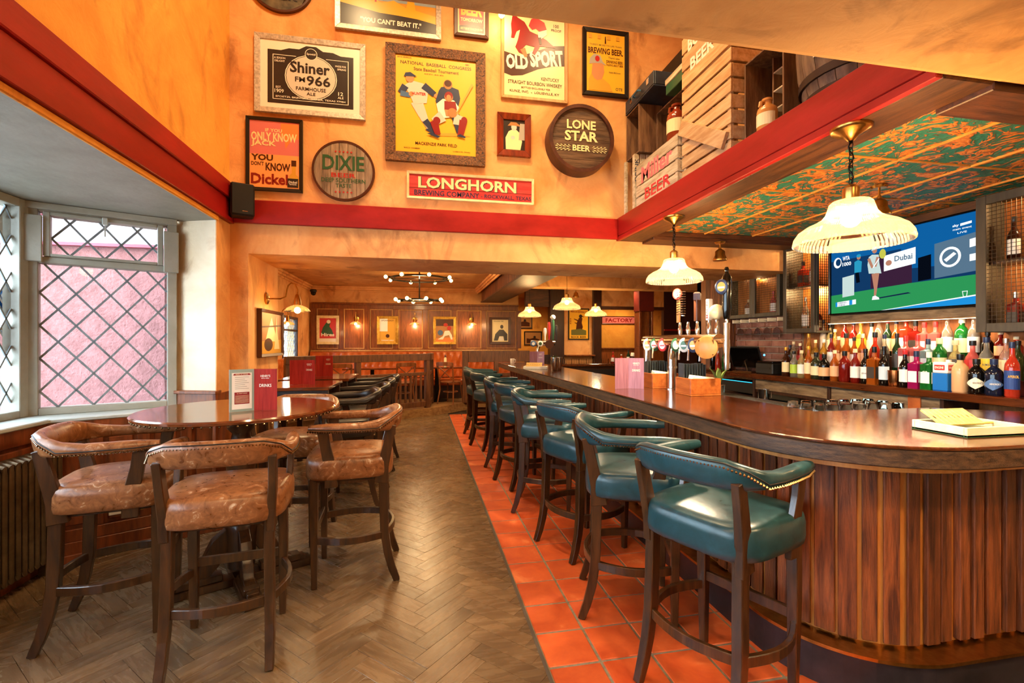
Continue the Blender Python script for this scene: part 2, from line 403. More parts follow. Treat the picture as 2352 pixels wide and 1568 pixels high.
MB().box(1.886, 2.85, 1.393, 4.258, 2.602, 2.634).build('mezzanine_deck', m_darkwood_y, tr, 0)
struct('trim_4', MB().box(2.121, 3.95, 1.393, 1.60, 2.40, 2.58), m_darkwood_x, bevel=.004)
tr = empty('trim_5', kind='structure')
MB().box(2.121, 3.95, 4.03, 4.26, 2.40, 2.58).build('beam', m_darkwood_x, tr, 0, .004)
MB().box(2.121, 3.95, 3.99, 4.03, 2.43, 2.47).build('cove_strip', m_darkwood_x, tr, 0, .004)
# ---- patterned bar ceiling, panel by panel
def ceil_mat():
    m = bpy.data.materials.new('teal_and_orange_tin'); m.use_nodes = True; nt = m.node_tree; N = nt.nodes; L = nt.links
    p = N['Principled BSDF']; p.inputs['Roughness'].default_value = .5
    tc = N.new('ShaderNodeTexCoord'); vo = N.new('ShaderNodeTexVoronoi'); vo.feature = 'SMOOTH_F1'; vo.inputs['Scale'].default_value = 6.5
    n0 = N.new('ShaderNodeTexNoise'); n0.inputs['Scale'].default_value = 5; n0.inputs['Detail'].default_value = 2; L.new(tc.outputs['Object'], n0.inputs['Vector'])
    mxv = N.new('ShaderNodeVectorMath'); mxv.operation = 'MULTIPLY_ADD'; L.new(n0.outputs['Color'], mxv.inputs[0]); mxv.inputs[1].default_value = (.35, .35, .35); L.new(tc.outputs['Object'], mxv.inputs[2])
    L.new(mxv.outputs[0], vo.inputs['Vector'])
    wv = N.new('ShaderNodeTexNoise'); wv.inputs['Scale'].default_value = 13; wv.inputs['Detail'].default_value = 5; wv.inputs['Distortion'].default_value = 2.2; L.new(mxv.outputs[0], wv.inputs['Vector'])
    sn = N.new('ShaderNodeMath'); sn.operation = 'MULTIPLY'; L.new(vo.outputs['Distance'], sn.inputs[0]); sn.inputs[1].default_value = 16
    sn2 = N.new('ShaderNodeMath'); sn2.operation = 'SINE'; L.new(sn.outputs[0], sn2.inputs[0])
    ad = N.new('ShaderNodeMath'); ad.operation = 'MULTIPLY_ADD'; L.new(wv.outputs[0], ad.inputs[0]); ad.inputs[1].default_value = 3.4; ad.inputs[2].default_value = -1.55
    a2 = N.new('ShaderNodeMath'); a2.operation = 'MULTIPLY_ADD'; L.new(sn2.outputs[0], a2.inputs[0]); a2.inputs[1].default_value = .32; L.new(ad.outputs[0], a2.inputs[2])
    rp = N.new('ShaderNodeValToRGB'); L.new(a2.outputs[0], rp.inputs[0]); cr = rp.color_ramp
    cr.elements[0].position = .12; cr.elements[0].color = lin('#2a7a6e') + (1,); cr.elements[1].position = .2; cr.elements[1].color = lin('#3a3424') + (1,)
    for ps, cc in ((.26, '#b0541a'), (.42, '#dc7c28'), (.62, '#f0a04a'), (.8, '#c46a28')):
        e = cr.elements.new(ps); e.color = lin(cc) + (1,)
    L.new(rp.outputs[0], p.inputs['Base Color'])
    bp = N.new('ShaderNodeBump'); bp.inputs['Strength'].default_value = .5; bp.inputs['Distance'].default_value = .012; L.new(a2.outputs[0], bp.inputs['Height']); L.new(bp.outputs[0], p.inputs['Normal'])
    return m
m_tin = ceil_mat()
cb = struct('ceiling_bar', MB().box(2.12, 3.97, 1.4, 4.2, 2.50, 2.58), m_darkwood_x)
xs = [2.122, 2.622, 3.13, 3.64, 3.95]; ys = [1.61, 2.17, 2.77, 3.37, 4.0]
for i in range(4):
    for j in range(4):
        MB().box(xs[i] + .004, xs[i + 1] - .004, ys[j] + .004, ys[j + 1] - .004, 2.47, 2.5).build('panel', m_tin, cb, 0, .004)
m_batt = mat('orange_ceiling_batten', '#b8742e', '#d4943e', scale=8, stretch=(2, 2, 2), rough=.45)
for x in xs[1:4]: MB().box(x - .008, x + .008, 1.61, 4.0, 2.459, 2.473).build('batten', m_batt, cb, 0, .003)
for y in ys[1:4]: MB().box(2.13, 3.95, y - .008, y + .008, 2.462, 2.473).build('batten', m_batt, cb, 0, .003)
# ---- bar back wall
bw = struct('wall_bar', MB().box(3.95, 4.1, 1.4, 6.2, 0, 2.7), mat('warm_board_wall', '#8a4c22', '#b26a34', stretch=(8, 8, 1), scale=3, rough=.5))
m_brick = mat('old_brick', '#7a4a3a', '#9a6a56', c='#c8b4a0', scale=9, rough=.8, bump=.4, bscale=30, rand=.25)
bwl = MB().box(3.935, 3.952, 4.26, 5.44, 1.1, 1.76).build('mortar', mat('pale_mortar', '#9a8874', rough=.9), bw, 0)
row = 0; z = 1.105
while z < 1.72:
    y = 4.26 - (.11 if row % 2 else 0)
    while y < 5.42:
        a, b = max(y, 4.262), min(y + .205, 5.438)
        if b - a > .03: MB().box(3.918, 3.94, a, b, z, z + .062).build('brick', m_brick, bw, 0, .003)
        y += .217
    z += .074; row += 1
# ---- bay
struct('ceiling_bay', MB().prism([(-1.55, 1.0), (-1.55, 4.0), (-1.86, 4.11), (-2.64, 3.73), (-2.64, 1.0)], 2.392, 2.5), m_grey)
struct('trim_6', MB().prism([(-2.34, 1.0), (-2.34, 3.53), (-1.5, 4.03), (-1.555, 4.06), (-1.86, 4.12), (-2.63, 3.74), (-2.63, 1.0)], .925, .952), m_sill, bevel=.006)
# panelling under the sill
def wall_frame(x0, y0, x1, y1):
    L_ = math.hypot(x1 - x0, y1 - y0); a = math.atan2(y1 - y0, x1 - x0); return L_, a
pn = empty('wall_bay_panelling', (-2.38, 3.55, 0), 0, kind='structure')
def panelling(parent, x0, y0, x1, y1, h, nb, m, rz0=0.0, zc=.0):
    """stiles, rails and raised panels along a line (local +X), facing local -Y"""
    L_, a = wall_frame(x0, y0, x1, y1)
    px, py, _ = parent.location
    def put(mb, nm, bv=.003):
        mb.at(); vs = []
        ca, sa = math.cos(a), math.sin(a)
        mb.v = [(x0 - px + x * ca - y * sa, y0 - py + x * sa + y * ca, z_) for x, y, z_ in mb.v]
        return mb.build(nm, m, parent, 0, bv)
    put(MB().box(0, L_, 0, .02, 0, h), 'backing')
    put(MB().box(0, L_, -.03, .0, zc, zc + .13), 'skirting'); put(MB().box(0, L_, -.042, .0, zc, zc + .05), 'skirting')
    put(MB().box(0, L_, -.022, .0, zc + .131, zc + .21), 'rail'); put(MB().box(0, L_, -.022, .0, h - .1, h), 'rail')
    bw_ = L_ / nb
    for i in range(nb + 1):
        c = min(max(i * bw_, .035), L_ - .035); put(MB().box(c - .035, c + .035, -.0221, .0, zc + .211, h - .101), 'stile')
    for i in range(nb):
        put(MB().box(i * bw_ + .06, (i + 1) * bw_ - .06, -.012, .0, zc + .235, h - .125), 'panel', .008)
panelling(pn, -2.38, 3.55, -1.5, 4.04, .925, 4, m_wains)
panelling(pn, -2.38, 1.0, -2.38, 3.55, .925, 6, m_wains)
cp = empty('trim_7', kind='structure')
MB().prism([(-1.87, 4.05), (-1.53, 3.94), (-1.53, 4.05), (-1.87, 4.16)], 1.05, 1.075).build('oak_cap', m_oak, cp, 0, .004)
MB().prism([(-1.85, 4.065), (-1.545, 3.965), (-1.545, 4.05), (-1.85, 4.16)], .953, 1.05).build('oak_panel', m_oak, cp, 0, .002)
MB().prism([(-1.56, 3.96), (-1.535, 3.955), (-1.535, 4.262), (-1.56, 4.262)], 0, 1.05).build('oak_side', m_wains, cp, 0, .002)
# ---- leaded bay windows
m_pane = thin_glass('window_glass', '#f4fbff', rough=.02)
m_lead = mat('grey_lead', '#6a7478', '#8a9498', scale=12, rough=.45, metal=.2)
def lattice(parent, O, rx, w_, z0, z1, dx, dz, pane=True, t=.011, nrm=(0, 0)):
    """diamond panes and lead cames in the vertical rectangle from O along rx"""
    rx = Vector(rx).normalized(); O = Vector(O)
    P = lambda a, b, o=0.0: tuple(O + rx * a + Vector((0, 0, b)) + Vector((rx.y, -rx.x, 0)) * o)
    ins = [lambda q: q[0], lambda q: w_ - q[0], lambda q: q[1] - z0, lambda q: z1 - q[1]]
    if pane:
        for i in range(-1, int(w_ / dx * 2) + 3):
            for j in range(-1, int((z1 - z0) / dz * 2) + 3):
                if (i + j) % 2: continue
                cx = i * dx / 2; cz = z0 + j * dz / 2
                q = [(cx - dx / 2 + .003, cz), (cx, cz - dz / 2 + .004), (cx + dx / 2 - .003, cz), (cx, cz + dz / 2 - .004)]
                for f_ in ins:
                    q = clip(q, f_)
                    if len(q) < 3: break
                if len(q) < 3: continue
                MB().add([P(a, b) for a, b in q], [tuple(range(len(q)))]).build('pane', m_pane, parent, 0)
    else:
        MB().add([P(0, z0), P(w_, z0), P(w_, z1), P(0, z1)], [(0, 1, 2, 3)]).build('pane', m_pane, parent, 0)
    k = dz / dx; cm = MB()
    for sg in (1, -1):
        for i in range(-40, 60):
            # line z = z0 + sg*k*(x - c)
            c = (i + .5) * dx
            pts = []
            for x in (0.0, w_):
                pts.append((x, z0 + sg * k * (x - c)))
            (xa, za), (xb, zb) = pts
            # clip in z
            seg = [(xa, za), (xb, zb)]
            def cz_(a, b, zl): t_ = (zl - a[1]) / (b[1] - a[1]); return (a[0] + (b[0] - a[0]) * t_, zl)
            lo_, hi_ = (seg[0], seg[1]) if seg[0][1] < seg[1][1] else (seg[1], seg[0])
            if hi_[1] <= z0 or lo_[1] >= z1: continue
            if lo_[1] < z0: lo_2 = cz_(lo_, hi_, z0)
            else: lo_2 = lo_
            hi_2 = cz_(lo_, hi_, z1) if hi_[1] > z1 else hi_
            if abs(hi_2[1] - lo_2[1]) < .01: continue
            b = MB().bar([P(*lo_2), P(*hi_2)], .008, t, up=(rx.y * .0 + 0, 0, 0) if False else (rx.x * sg, rx.y * sg, -1))
            if pane: b.build('lead_came', m_lead, parent, 0)
            else: cm.v, cm.f = cm.v + b.v, cm.f + [tuple(q + len(cm.v) for q in f_) for f_ in b.f]
    if not pane: cm.build('lead_came', m_lead, parent, 0)
def bay_window(name, A, B):
    A = Vector((A[0], A[1], 0)); B = Vector((B[0], B[1], 0)); d = (B - A); L_ = d.length; rx = d.normalized(); n_ = Vector((rx.y, -rx.x, 0))
    a = math.atan2(rx.y, rx.x)
    o = empty(name, kind='structure')
    def bx(nm, x0, x1, y0, y1, z0, z1, m=m_grey, bv=.004):
        mb = MB(); mb.at(A, (0, 0, a)); mb.box(x0, x1, y0, y1, z0, z1); return mb.build(nm, m, o, 0, bv)
    # y negative = into the room
    bx('window_jamb', 0, .075, -.05, .06, .952, 2.39); bx('window_jamb', L_ - .06, L_, -.05, .06, .952, 2.39)
    bx('window_head', .076, L_ - .061, -.05, .06, 2.335, 2.39); bx('window_bottom_rail', .076, L_ - .061, -.05, .06, .952, 1.0)
    bx('transom', .076, L_ - .061, -.05, .05, 1.985, 2.03)
    bx('fanlight_frame', .10, .135, -.065, .03, 2.031, 2.334); bx('fanlight_frame', L_ - .12, L_ - .085, -.065, .03, 2.031, 2.334)
    bx('fanlight_frame', .136, L_ - .121, -.065, .03, 2.31, 2.334); bx('fanlight_frame', .136, L_ - .121, -.065, .03, 2.031, 2.05)
    bx('blind_block', .0, .098, -.085, -.051, 1.99, 2.30); bx('blind_block', L_ - .083, L_ + .01, -.085, -.051, 1.98, 2.29)
    bx('cornice_bead', .0, L_, -.075, -.051, 2.345, 2.39)
    bx('fanlight_catch', L_ / 2 - .016, L_ / 2 + .016, -.085, -.066, 2.285, 2.335, m_sill); bx('fanlight_catch_hook', L_ / 2 - .004, L_ / 2 + .004, -.08, -.072, 2.20, 2.285, m_sill, 0)
    O = A + rx * .076
    lattice(o, O, rx, L_ - .137, 1.0, 1.985, .185, .225, t=.013)
    O = A + rx * .136
    lattice(o, O, rx, L_ - .257, 2.05, 2.31, .185, .225, t=.013)
    return o
bay_window('window_1', (-2.62, 3.73), (-1.87, 4.105))
def side_window(name, y0, y1):
    o = empty(name, kind='structure'); X = -2.62
    for nm, a in (('window_jamb', (X - .06, X + .05, y0, y0 + .07, .952, 2.39)), ('window_jamb', (X - .06, X + .05, y1 - .07, y1, .952, 2.39)), ('window_head', (X - .06, X + .05, y0 + .071, y1 - .071, 2.335, 2.39)), ('window_bottom_rail', (X - .06, X + .05, y0 + .071, y1 - .071, .952, 1.0))):
        MB().box(*a).build(nm, m_grey, o, 0, .004)
    lattice(o, (X, y0 + .07, 0), (0, 1, 0), y1 - y0 - .14, 1.0, 2.335, .15, .24)
side_window('window_2', 2.62, 3.70); side_window('window_3', 1.05, 2.60)
def plain_window(name, y0, y1):
    o = empty(name, kind='structure')
    for b in ((-2.70, -2.62, y0, y0 + .07, .951, 2.339), (-2.70, -2.62, y1 - .07, y1, .951, 2.339), (-2.70, -2.62, y0 + .071, y1 - .071, 2.28, 2.339), (-2.70, -2.62, y0 + .071, y1 - .071, .951, 1.0)): MB().box(*b).build('window_frame', m_grey, o, 0, .004)
    lattice(o, (-2.66, y0 + .07, 0), (0, 1, 0), y1 - y0 - .14, 1.0, 2.28, .17, .24, False, .012)
plain_window('window_5', -1.0, .85); plain_window('window_6', -2.8, -1.0)
struct('wall_bay_mullion', MB().box(-2.70, -2.56, 2.585, 2.635, .95, 2.39).box(-2.68, -2.57, 1.0, 1.05, .95, 2.39).box(-2.68, -2.60, 3.70, 3.745, .95, 2.39), m_grey)
# ---- dining room beyond
struct('wall_far_left', MB().box(-2.7, -2.5, 5.05, 9.3, 0, 2.76).box(-2.7, -2.5, 10.4, 11.6, 0, 2.76).box(-2.7, -2.5, 9.3, 10.4, 0, 1.0).box(-2.7, -2.5, 9.3, 10.4, 1.95, 2.76), m_plaster)
struct('wall_far_back', MB().box(-2.7, 2.4, 11.5, 11.65, 0, 2.76), m_plaster)
struct('ceiling_far', MB().box(-2.7, 7.6, 5.05, 15, 2.75, 2.85), m_soffit)
tr = empty('trim_8', kind='structure')
for i in range(3):
    a, b = .03 + .03 * i, .03 + .03 * i
    MB().box(-2.5, 1.38, 11.5 - a, 11.5, 2.62 + .042 * i, 2.66 + .044 * i).build('cornice', m_plaster, tr, 0, .008)
    MB().box(-2.5, -2.5 + a, 5.1, 11.4, 2.62 + .042 * i, 2.66 + .044 * i).build('cornice', m_plaster, tr, 0, .008)
    MB().box(1.38 - a, 1.38, 5.1, 11.4, 2.62 + .042 * i, 2.66 + .044 * i).build('cornice', m_plaster, tr, 0, .008)
bb = empty('ceiling_bar_bulkhead', kind='structure')
MB().box(1.47, 1.95, 5.06, 11.35, 2.43, 2.75).build('core', m_darkwood_y, bb, 0)
for i in range(26): MB().box(1.445, 1.47, 5.06 + i * .24, 5.06 + i * .24 + .232, 2.44, 2.74).build('board', m_slat, bb, 0, .003)
MB().box(1.43, 1.96, 5.06, 11.35, 2.405, 2.43).build('edge_board', m_darkwood_y, bb, 0, .004)
struct('trim_9', MB().box(1.96, 7.4, 8.0, 8.35, 2.42, 2.75), m_soffit)
# ================================================================== BAR COUNTER
def arc(cx, cy, r, a0, a1, n): return [(cx + r * math.cos(lerp(a0, a1, i / n)), cy + r * math.sin(lerp(a0, a1, i / n))) for i in range(n + 1)]
bar = empty('bar_counter', (1.7, 3.5, 0), 0, 'long dark wood bar counter with vertical slat front and rounded end', 'bar')
BO = Vector((1.7, 3.5, 0))
def bpart(mb, nm, m, bv=0.0, sm=0):
    mb.v = [tuple(Vector(v) - BO) for v in mb.v]; return mb.build(nm, m, bar, sm, bv)
def corner(off):   # outer line of the bar, off = inset from the worktop edge
    x = 1.445 + off; y = 1.375 + off; r = .62 - off
    return [(x, 8.85 - off * .3)] + [(x, yy) for yy in (7.5, 6, 4.5, 3.2, 2.4)] + arc(x + r, y + r, r, PI, 1.5 * PI, 14) + [(2.4, y), (2.9, y), (3.3, y)]
inner = [(3.3, 2.05), (2.95, 2.27), (2.19, 2.27), (2.17, 2.30), (2.17, 8.85)]
top = corner(0) + inner
bpart(MB().prism(top, 1.045, 1.06), 'worktop', m_bartop, .004)
bpart(MB().prism(corner(.004) + inner, .975, 1.044), 'worktop_edge', m_baredge, .004)
E_ = corner(.11); bpart(MB().bar([(x, y, .958) for x, y in E_], .05, .034), 'trim_band', m_back)
E_ = corner(.245); bpart(MB().bar([(x, y, .57) for x, y in E_], .02, .80), 'backing_board', m_back)
E_ = corner(.12); bpart(MB().prism(corner(.13) + [(3.3, 1.8), (1.9, 1.9), (1.9, 8.8)], .0, .165), 'plinth', mat('violet_grey_steel', '#2c2628', '#4a4042', scale=3, rough=.35, metal=.5))
bpart(MB().bar([(x, y, .1725) for x, y in corner(.18)], .13, .014), 'plinth_ledge', m_brass)
bpart(MB().box(2.1, 2.16, 2.3, 8.8, .0, .97).box(1.75, 2.1, 8.72, 8.8, 0, .97), 'inner_carcass', m_darkwood)
# slats along the outer line
line = corner(.222); seg = [0.0]
for a, b in zip(line, line[1:]): seg.append(seg[-1] + math.hypot(b[0] - a[0], b[1] - a[1]))
def along(s_):
    for i in range(len(seg) - 1):
        if seg[i] <= s_ <= seg[i + 1]:
            t = (s_ - seg[i]) / (seg[i + 1] - seg[i]); a, b = line[i], line[i + 1]
            return lerp(a[0], b[0], t), lerp(a[1], b[1], t), math.atan2(b[1] - a[1], b[0] - a[0])
    return line[-1][0], line[-1][1], 0
s_ = .04; slat_me = {}
while s_ < seg[-1] - .05:
    w_ = R.choice((.054, .06, .068, .076)); th = R.choice((.012, .02, .03))
    if (w_, th) not in slat_me: slat_me[(w_, th)] = MB().cbox(0, 0, 0, w_, th, .76).mesh('slat', m_slat, 0, .003)
    x, y, a = along(s_ + w_ / 2)
    o = inst('slat', slat_me[(w_, th)], bar, (x - BO.x, y - BO.y, .57 + R.uniform(-.006, .004)), (0, 0, a)); s_ += w_ + R.choice((.01, .016, .022, .03))
for x, y, z in ((1.648, 2.10, .50), (1.642, 2.62, .80), (1.642, 2.95, .38), (1.642, 3.9, .78)):
    bpart(MB().box(x - .018, x - .012, y - .05, y + .02, z - .05, z + .05).box(x - .018, x - .012, y + .02, y + .09, z - .018, z + .018).box(x - .026, x - .008, y + .012, y + .03, z - .03, z + .03), 'strap_hinge', m_iron, .001)
# ================================================================== BACK BAR
bbar = empty('back_bar_counter', (3.8, 3.7, 0), 0, 'dark back bar counter with weathered fascia carrying the bottles', 'counter')
BO2 = Vector((3.8, 3.7, 0))
def b2(mb, nm, m, bv=0.0):
    mb.v = [tuple(Vector(v) - BO2) for v in mb.v]; return mb.build(nm, m, bbar, 0, bv)
b2(MB().box(3.60, 3.95, 1.7, 5.75, 1.045, 1.10), 'worktop', m_bartop, .004)
for y0, y1 in ((2.70, 3.62), (3.65, 4.6)): b2(MB().box(3.64, 3.66, y0, y1, .93, 1.043), 'fascia', m_greywood, .003)
b2(MB().box(3.63, 3.665, 2.84, 2.93, .93, 1.043), 'copper_plate', mat('copper_wood', '#8a4420', '#b0602e', scale=8, rough=.4))
for y in (2.69, 3.635, 4.61): b2(MB().box(3.625, 3.94, y - .014, y + .014, .1, 1.044), 'divider', m_darkwood, .002)
b2(MB().box(3.64, 3.67, 2.70, 4.6, .90, .928), 'rail', m_darkwood)
b2(MB().box(3.66, 3.94, 1.75, 4.6, .1, .90), 'fridge_front', m_blackg, .004)
for y in (2.9, 3.3, 3.8, 4.3): b2(MB().box(3.645, 3.659, y - .12, y + .1, .70, .82), 'fridge_glint', emit('cool_glint_glow', '#bfe8e0', 1.4))  # glints on the dark fridge front, put in as glowing patches
for y in (2.05, 1.9): b2(MB().box(3.64, 3.68, y, y + .03, .1, 1.044), 'upright', m_darkwood)
b2(MB().box(3.68, 3.94, 4.66, 5.3, .86, .99), 'cash_drawer', m_black, .004)
b2(MB().box(3.675, 3.68, 4.7, 5.26, .985, .992), 'drawer_light', emit('blue_led', '#2aa6d8', 2.2))
b2(MB().box(3.66, 3.95, 4.64, 5.75, .80, .84), 'shelf', m_darkwood, .002)
b2(MB().box(3.8, 3.94, 4.62, 5.7, .1, .8), 'lower_back', m_black)
# tiered steps for the bottles
rs = empty('bottle_riser', (3.84, 3.2, 1.1005), 0, 'dark stepped riser under the back rows of bottles', 'shelf')
MB().box(-.075, .077, -1.2, 1.16, 0, .0995).build('step', m_darkwood, rs, 0, .002); MB().box(.02, .109, -1.2, .9, .10, .2295).build('step', m_darkwood, rs, 0, .002)
# ================================================================== STOOLS
def leather(name, a, b, c, rough=.42, sc=9):
    return mat(name, a, b, c, scale=sc, detail=8, dist=1.4, rough=rough, bump=.05, bscale=60, rvar=.1, lo=.3, hi=.6)
m_teal = leather('teal_leather', '#162e32', '#1f4148', '#2a545c', .31)
m_tan = leather('distressed_tan_leather', '#5e3418', '#905c36', '#d4bca0', .30, 20)
m_blackl = leather('black_leather', '#16110e', '#241c18', '#2e2620', .34)
m_stoolwood = mat('stool_dark_wood', '#28160a', '#4a2c14', stretch=(9, 9, 1.2), rough=.32, coat=.3, bump=.06, bscale=30, rand=.15, **W_)
m_stud = mat('brass_studs', '#7a6244', rough=.22, metal=1)
def superell(w_, d, n=28, p=3.0, taper=0.0):
    out = []
    for j in range(n):
        t = 2 * PI * j / n; c, s = math.cos(t), math.sin(t)
        x = w_ * math.copysign(abs(c) ** (2 / p), c); y = d * math.copysign(abs(s) ** (2 / p), s)
        out.append((x * (1 + taper * y / d), y))
    return out
def stool_parts(root, ml, mw):
    sh = superell(.262, .252, 36, 4.2, .05); mb = MB()
    prof = [(.95, .642), (1.0, .650), (1.012, .676), (1.012, .728), (.99, .758), (.945, .772), (.80, .782), (.45, .789), (.15, .791)]
    mb.loft([[(x * k, y * k, z) for x, y in sh] for k, z in prof]); mb.build('seat', ml, root, 60)
    MB().box(-.2, .2, -.19, .19, .62, .655).build('seat_frame', mw, root, 0, .004)
    for sx in (-1, 1):
        MB().bar([(sx * .205, .195, .66), (sx * .207, .195, .4), (sx * .203, .193, 0)], [.046, .044, .032], [.046, .044, .032], up=(0, 1, 0)).build('leg', mw, root, 0, .003)
        MB().bar([(sx * .195, -.195, .66), (sx * .197, -.200, .45), (sx * .200, -.205, .30), (sx * .203, -.222, .18), (sx * .206, -.248, .08), (sx * .208, -.278, 0)],
                 [.042, .042, .042, .040, .038, .034], [.052, .052, .05, .046, .042, .036], up=(0, 1, 0)).build('leg', mw, root, 0, .003)
        MB().bar([(sx * .205, -.185, .60), (sx * .208, -.197, .70), (sx * .214, -.222, .82), (sx * .218, -.250, .95)], [.036, .036, .034, .034], [.085, .066, .056, .05], up=(0, 1, 0)).build('back_post', mw, root, 0, .003)
        MB().bar([(sx * .243, .095, .60), (sx * .245, .10, .72), (sx * .250, .125, .84), (sx * .252, .14, .93)], [.026, .026, .028, .03], [.07, .068, .056, .06], up=(0, 1, 0)).build('arm_post', mw, root, 0, .003)
        pts = [(sx * (.205 + .055 * math.sin(PI * t)), lerp(.19, -.20, t), .285) for t in [i / 8 for i in range(9)]]
        MB().bar(pts, .022, .042).build('stretcher', mw, root, 0, .003)
    MB().bar([(lerp(-.2, .2, i / 8), -.205 - .05 * math.sin(PI * i / 8), .285) for i in range(9)], .022, .042).build('stretcher', mw, root, 0, .003)
    MB().bar([(-.2, .195, .33), (.2, .195, .33)], .022, .045).build('foot_rail', mw, root, 0, .003)
    # padded U-shaped back and arms
    path = [(-.252, .215, 0), (-.262, .12, 0), (-.268, .02, 0), (-.268, -.08, 0), (-.258, -.16, 0), (-.228, -.225, 0), (-.175, -.262, 0), (-.09, -.280, 0), (0, -.285, 0)]
    path = path + [(-x, y, z) for x, y, z in reversed(path[:-1])]
    m = len(path); rings = []; studs = []; ns = 14
    for i, (x, y, _) in enumerate(path):
        k = min(i, m - 1 - i) / 8.0
        q = max(0.0, min(1.0, (k - .38) / .42)); q = q * q * (3 - 2 * q)
        hh = lerp(.028, .059, q); tt = lerp(.031, .028, q); zc = lerp(.948, .972, q); yo = 0
        if i in (0, m - 1): hh *= .72; tt *= .72
        a = Vector(path[min(i + 1, m - 1)]) - Vector(path[max(i - 1, 0)]); a.normalize(); u = Vector((a.y, -a.x, 0))   # u points inward/outward
        ring = []
        for j in range(ns):
            t = 2 * PI * j / ns; c, s = math.cos(t), math.sin(t)
            c_ = math.copysign(abs(c) ** .75, c); s_2 = math.copysign(abs(s) ** .75, s)
            lean = -.16 * q * (s_2 * hh)
            p = Vector((x, y, zc)) + u * (c_ * tt) + Vector((0, 0, s_2 * hh)); p += u * lean * (-1)
            ring.append(tuple(p))
        rings.append(ring)
        studs.append((x, y, zc, hh, tt, u, q))
    MB().loft(rings).build('backrest', ml, root, 60)
    # nail trim: along the under edge of the arms, stepping up to the top of the back on the outside
    sb = MB(); ln = []
    for i in range(m):
        x, y, zc, hh, tt, u, q = studs[i]
        o_ = Vector((x, y, 0)); out = u if (o_ + u).length > (o_ - u).length else -u
        zz = lerp(zc - hh * .72, zc + hh * .52, max(0, min(1, (q - .3) / .4)))
        ln.append((Vector((x, y, zz)) + out * (tt * .93 + .002)))
    for a, b in zip(ln, ln[1:]):
        n_ = max(1, int((b - a).length / .0125))
        for i in range(n_):
            p = a.lerp(b, i / n_); r = .0066
            sb.add([(p.x + r, p.y, p.z), (p.x, p.y + r, p.z), (p.x - r, p.y, p.z), (p.x, p.y - r, p.z), (p.x, p.y, p.z + r), (p.x, p.y, p.z - r)],
                   [(0, 1, 4), (1, 2, 4), (2, 3, 4), (3, 0, 4), (1, 0, 5), (2, 1, 5), (3, 2, 5), (0, 3, 5)])
    st = sb.build('nail_trim', m_stud, root, 0); st['kind'] = 'stuff'
    pb = MB().tube([tuple(p + Vector((0, 0, .015))) for p in ln], .003, 5); pb.build('piping', mat('dark_piping', '#1a1410', rough=.5), root, 60)
    for sx in (-1, 1):   # studs on the corner tabs of the seat
        q = MB()
        for i in range(5): q.sphere((sx * (.19 + .008 * i), .222 - .003 * i, .637), .004, 6)
        q.build('seat_studs', m_stud, root, 0)['kind'] = 'stuff'
def stool(loc, yaw, label, group, proto, nm):
    o = copy_tree(proto) if proto.get('used') else proto
    proto['used'] = 1
    o.location = (loc[0], loc[1], 0); o.rotation_euler = (0, 0, math.radians(yaw)); o['label'] = label; o['group'] = group; o['category'] = 'bar stool'
    return o
def proto(nm, ml):
    e = empty(nm); stool_parts(e, ml, m_stoolwood); return e
pt = proto('bar_stool', m_teal)
# yaw: local +Y is the front; facing +X is -90
TE = [((1.25, 1.79), -66, 'large nearest teal leather bar stool beside the rounded bar end'),
      ((1.16, 2.455), -110, 'second teal bar stool from the rounded bar end, its open arms showing'),
      ((1.16, 3.23), -70, 'third teal bar stool from the rounded bar end, its padded back showing'),
      ((1.10, 4.03), -109, 'fourth teal bar stool from the rounded bar end, opposite the menu stand'),
      ((1.08, 4.75), -76, 'fifth teal bar stool from the rounded bar end'),
      ((1.06, 5.52), -107, 'sixth teal bar stool from the rounded bar end, turned towards its neighbour'),
      ((1.01, 6.47), -72, 'seventh teal bar stool from the rounded bar end, close to the step'),
      ((0.97, 7.25), -84, 'eighth teal bar stool from the rounded bar end, by the balustrade post'),
      ((1.03, 7.95), -92, 'last teal bar stool, farthest along the bar and mostly hidden')]
for p_, a, l in TE: stool(p_, a, l, 'teal stools along the bar', pt, 'bar_stool')
pt2 = proto('bar_stool', m_tan)
TA = [((-1.53, 2.81), -77, 'tan leather bar stool by the radiator under the bay window'),
      ((-0.90, 2.49), 8, 'tan leather bar stool in front of the round table, its back to the camera'),
      ((-0.43, 3.145), 93, 'tan leather bar stool beside the open floor, facing the round table'),
      ((-0.93, 3.76), 172, 'tan leather bar stool behind the round table')]
for p_, a, l in TA: stool(p_, a, l, 'tan stools around the round table', pt2, 'bar_stool')
pt3 = proto('bar_stool', m_blackl)
BL = [((-0.66, 4.38), 100, 'black leather bar stool nearest the pier, at the first high table'),
      ((-0.62, 5.0), 98, 'black leather bar stool at the first high table, second from the round table'),
      ((-0.60, 5.62), 98, 'black leather bar stool at the second high table, nearer end'),
      ((-0.58, 6.24), 97, 'black leather bar stool at the second high table, farthest of the four')]
for p_, a, l in BL: stool(p_, a, l, 'black stools at the high tables', pt3, 'bar_stool')
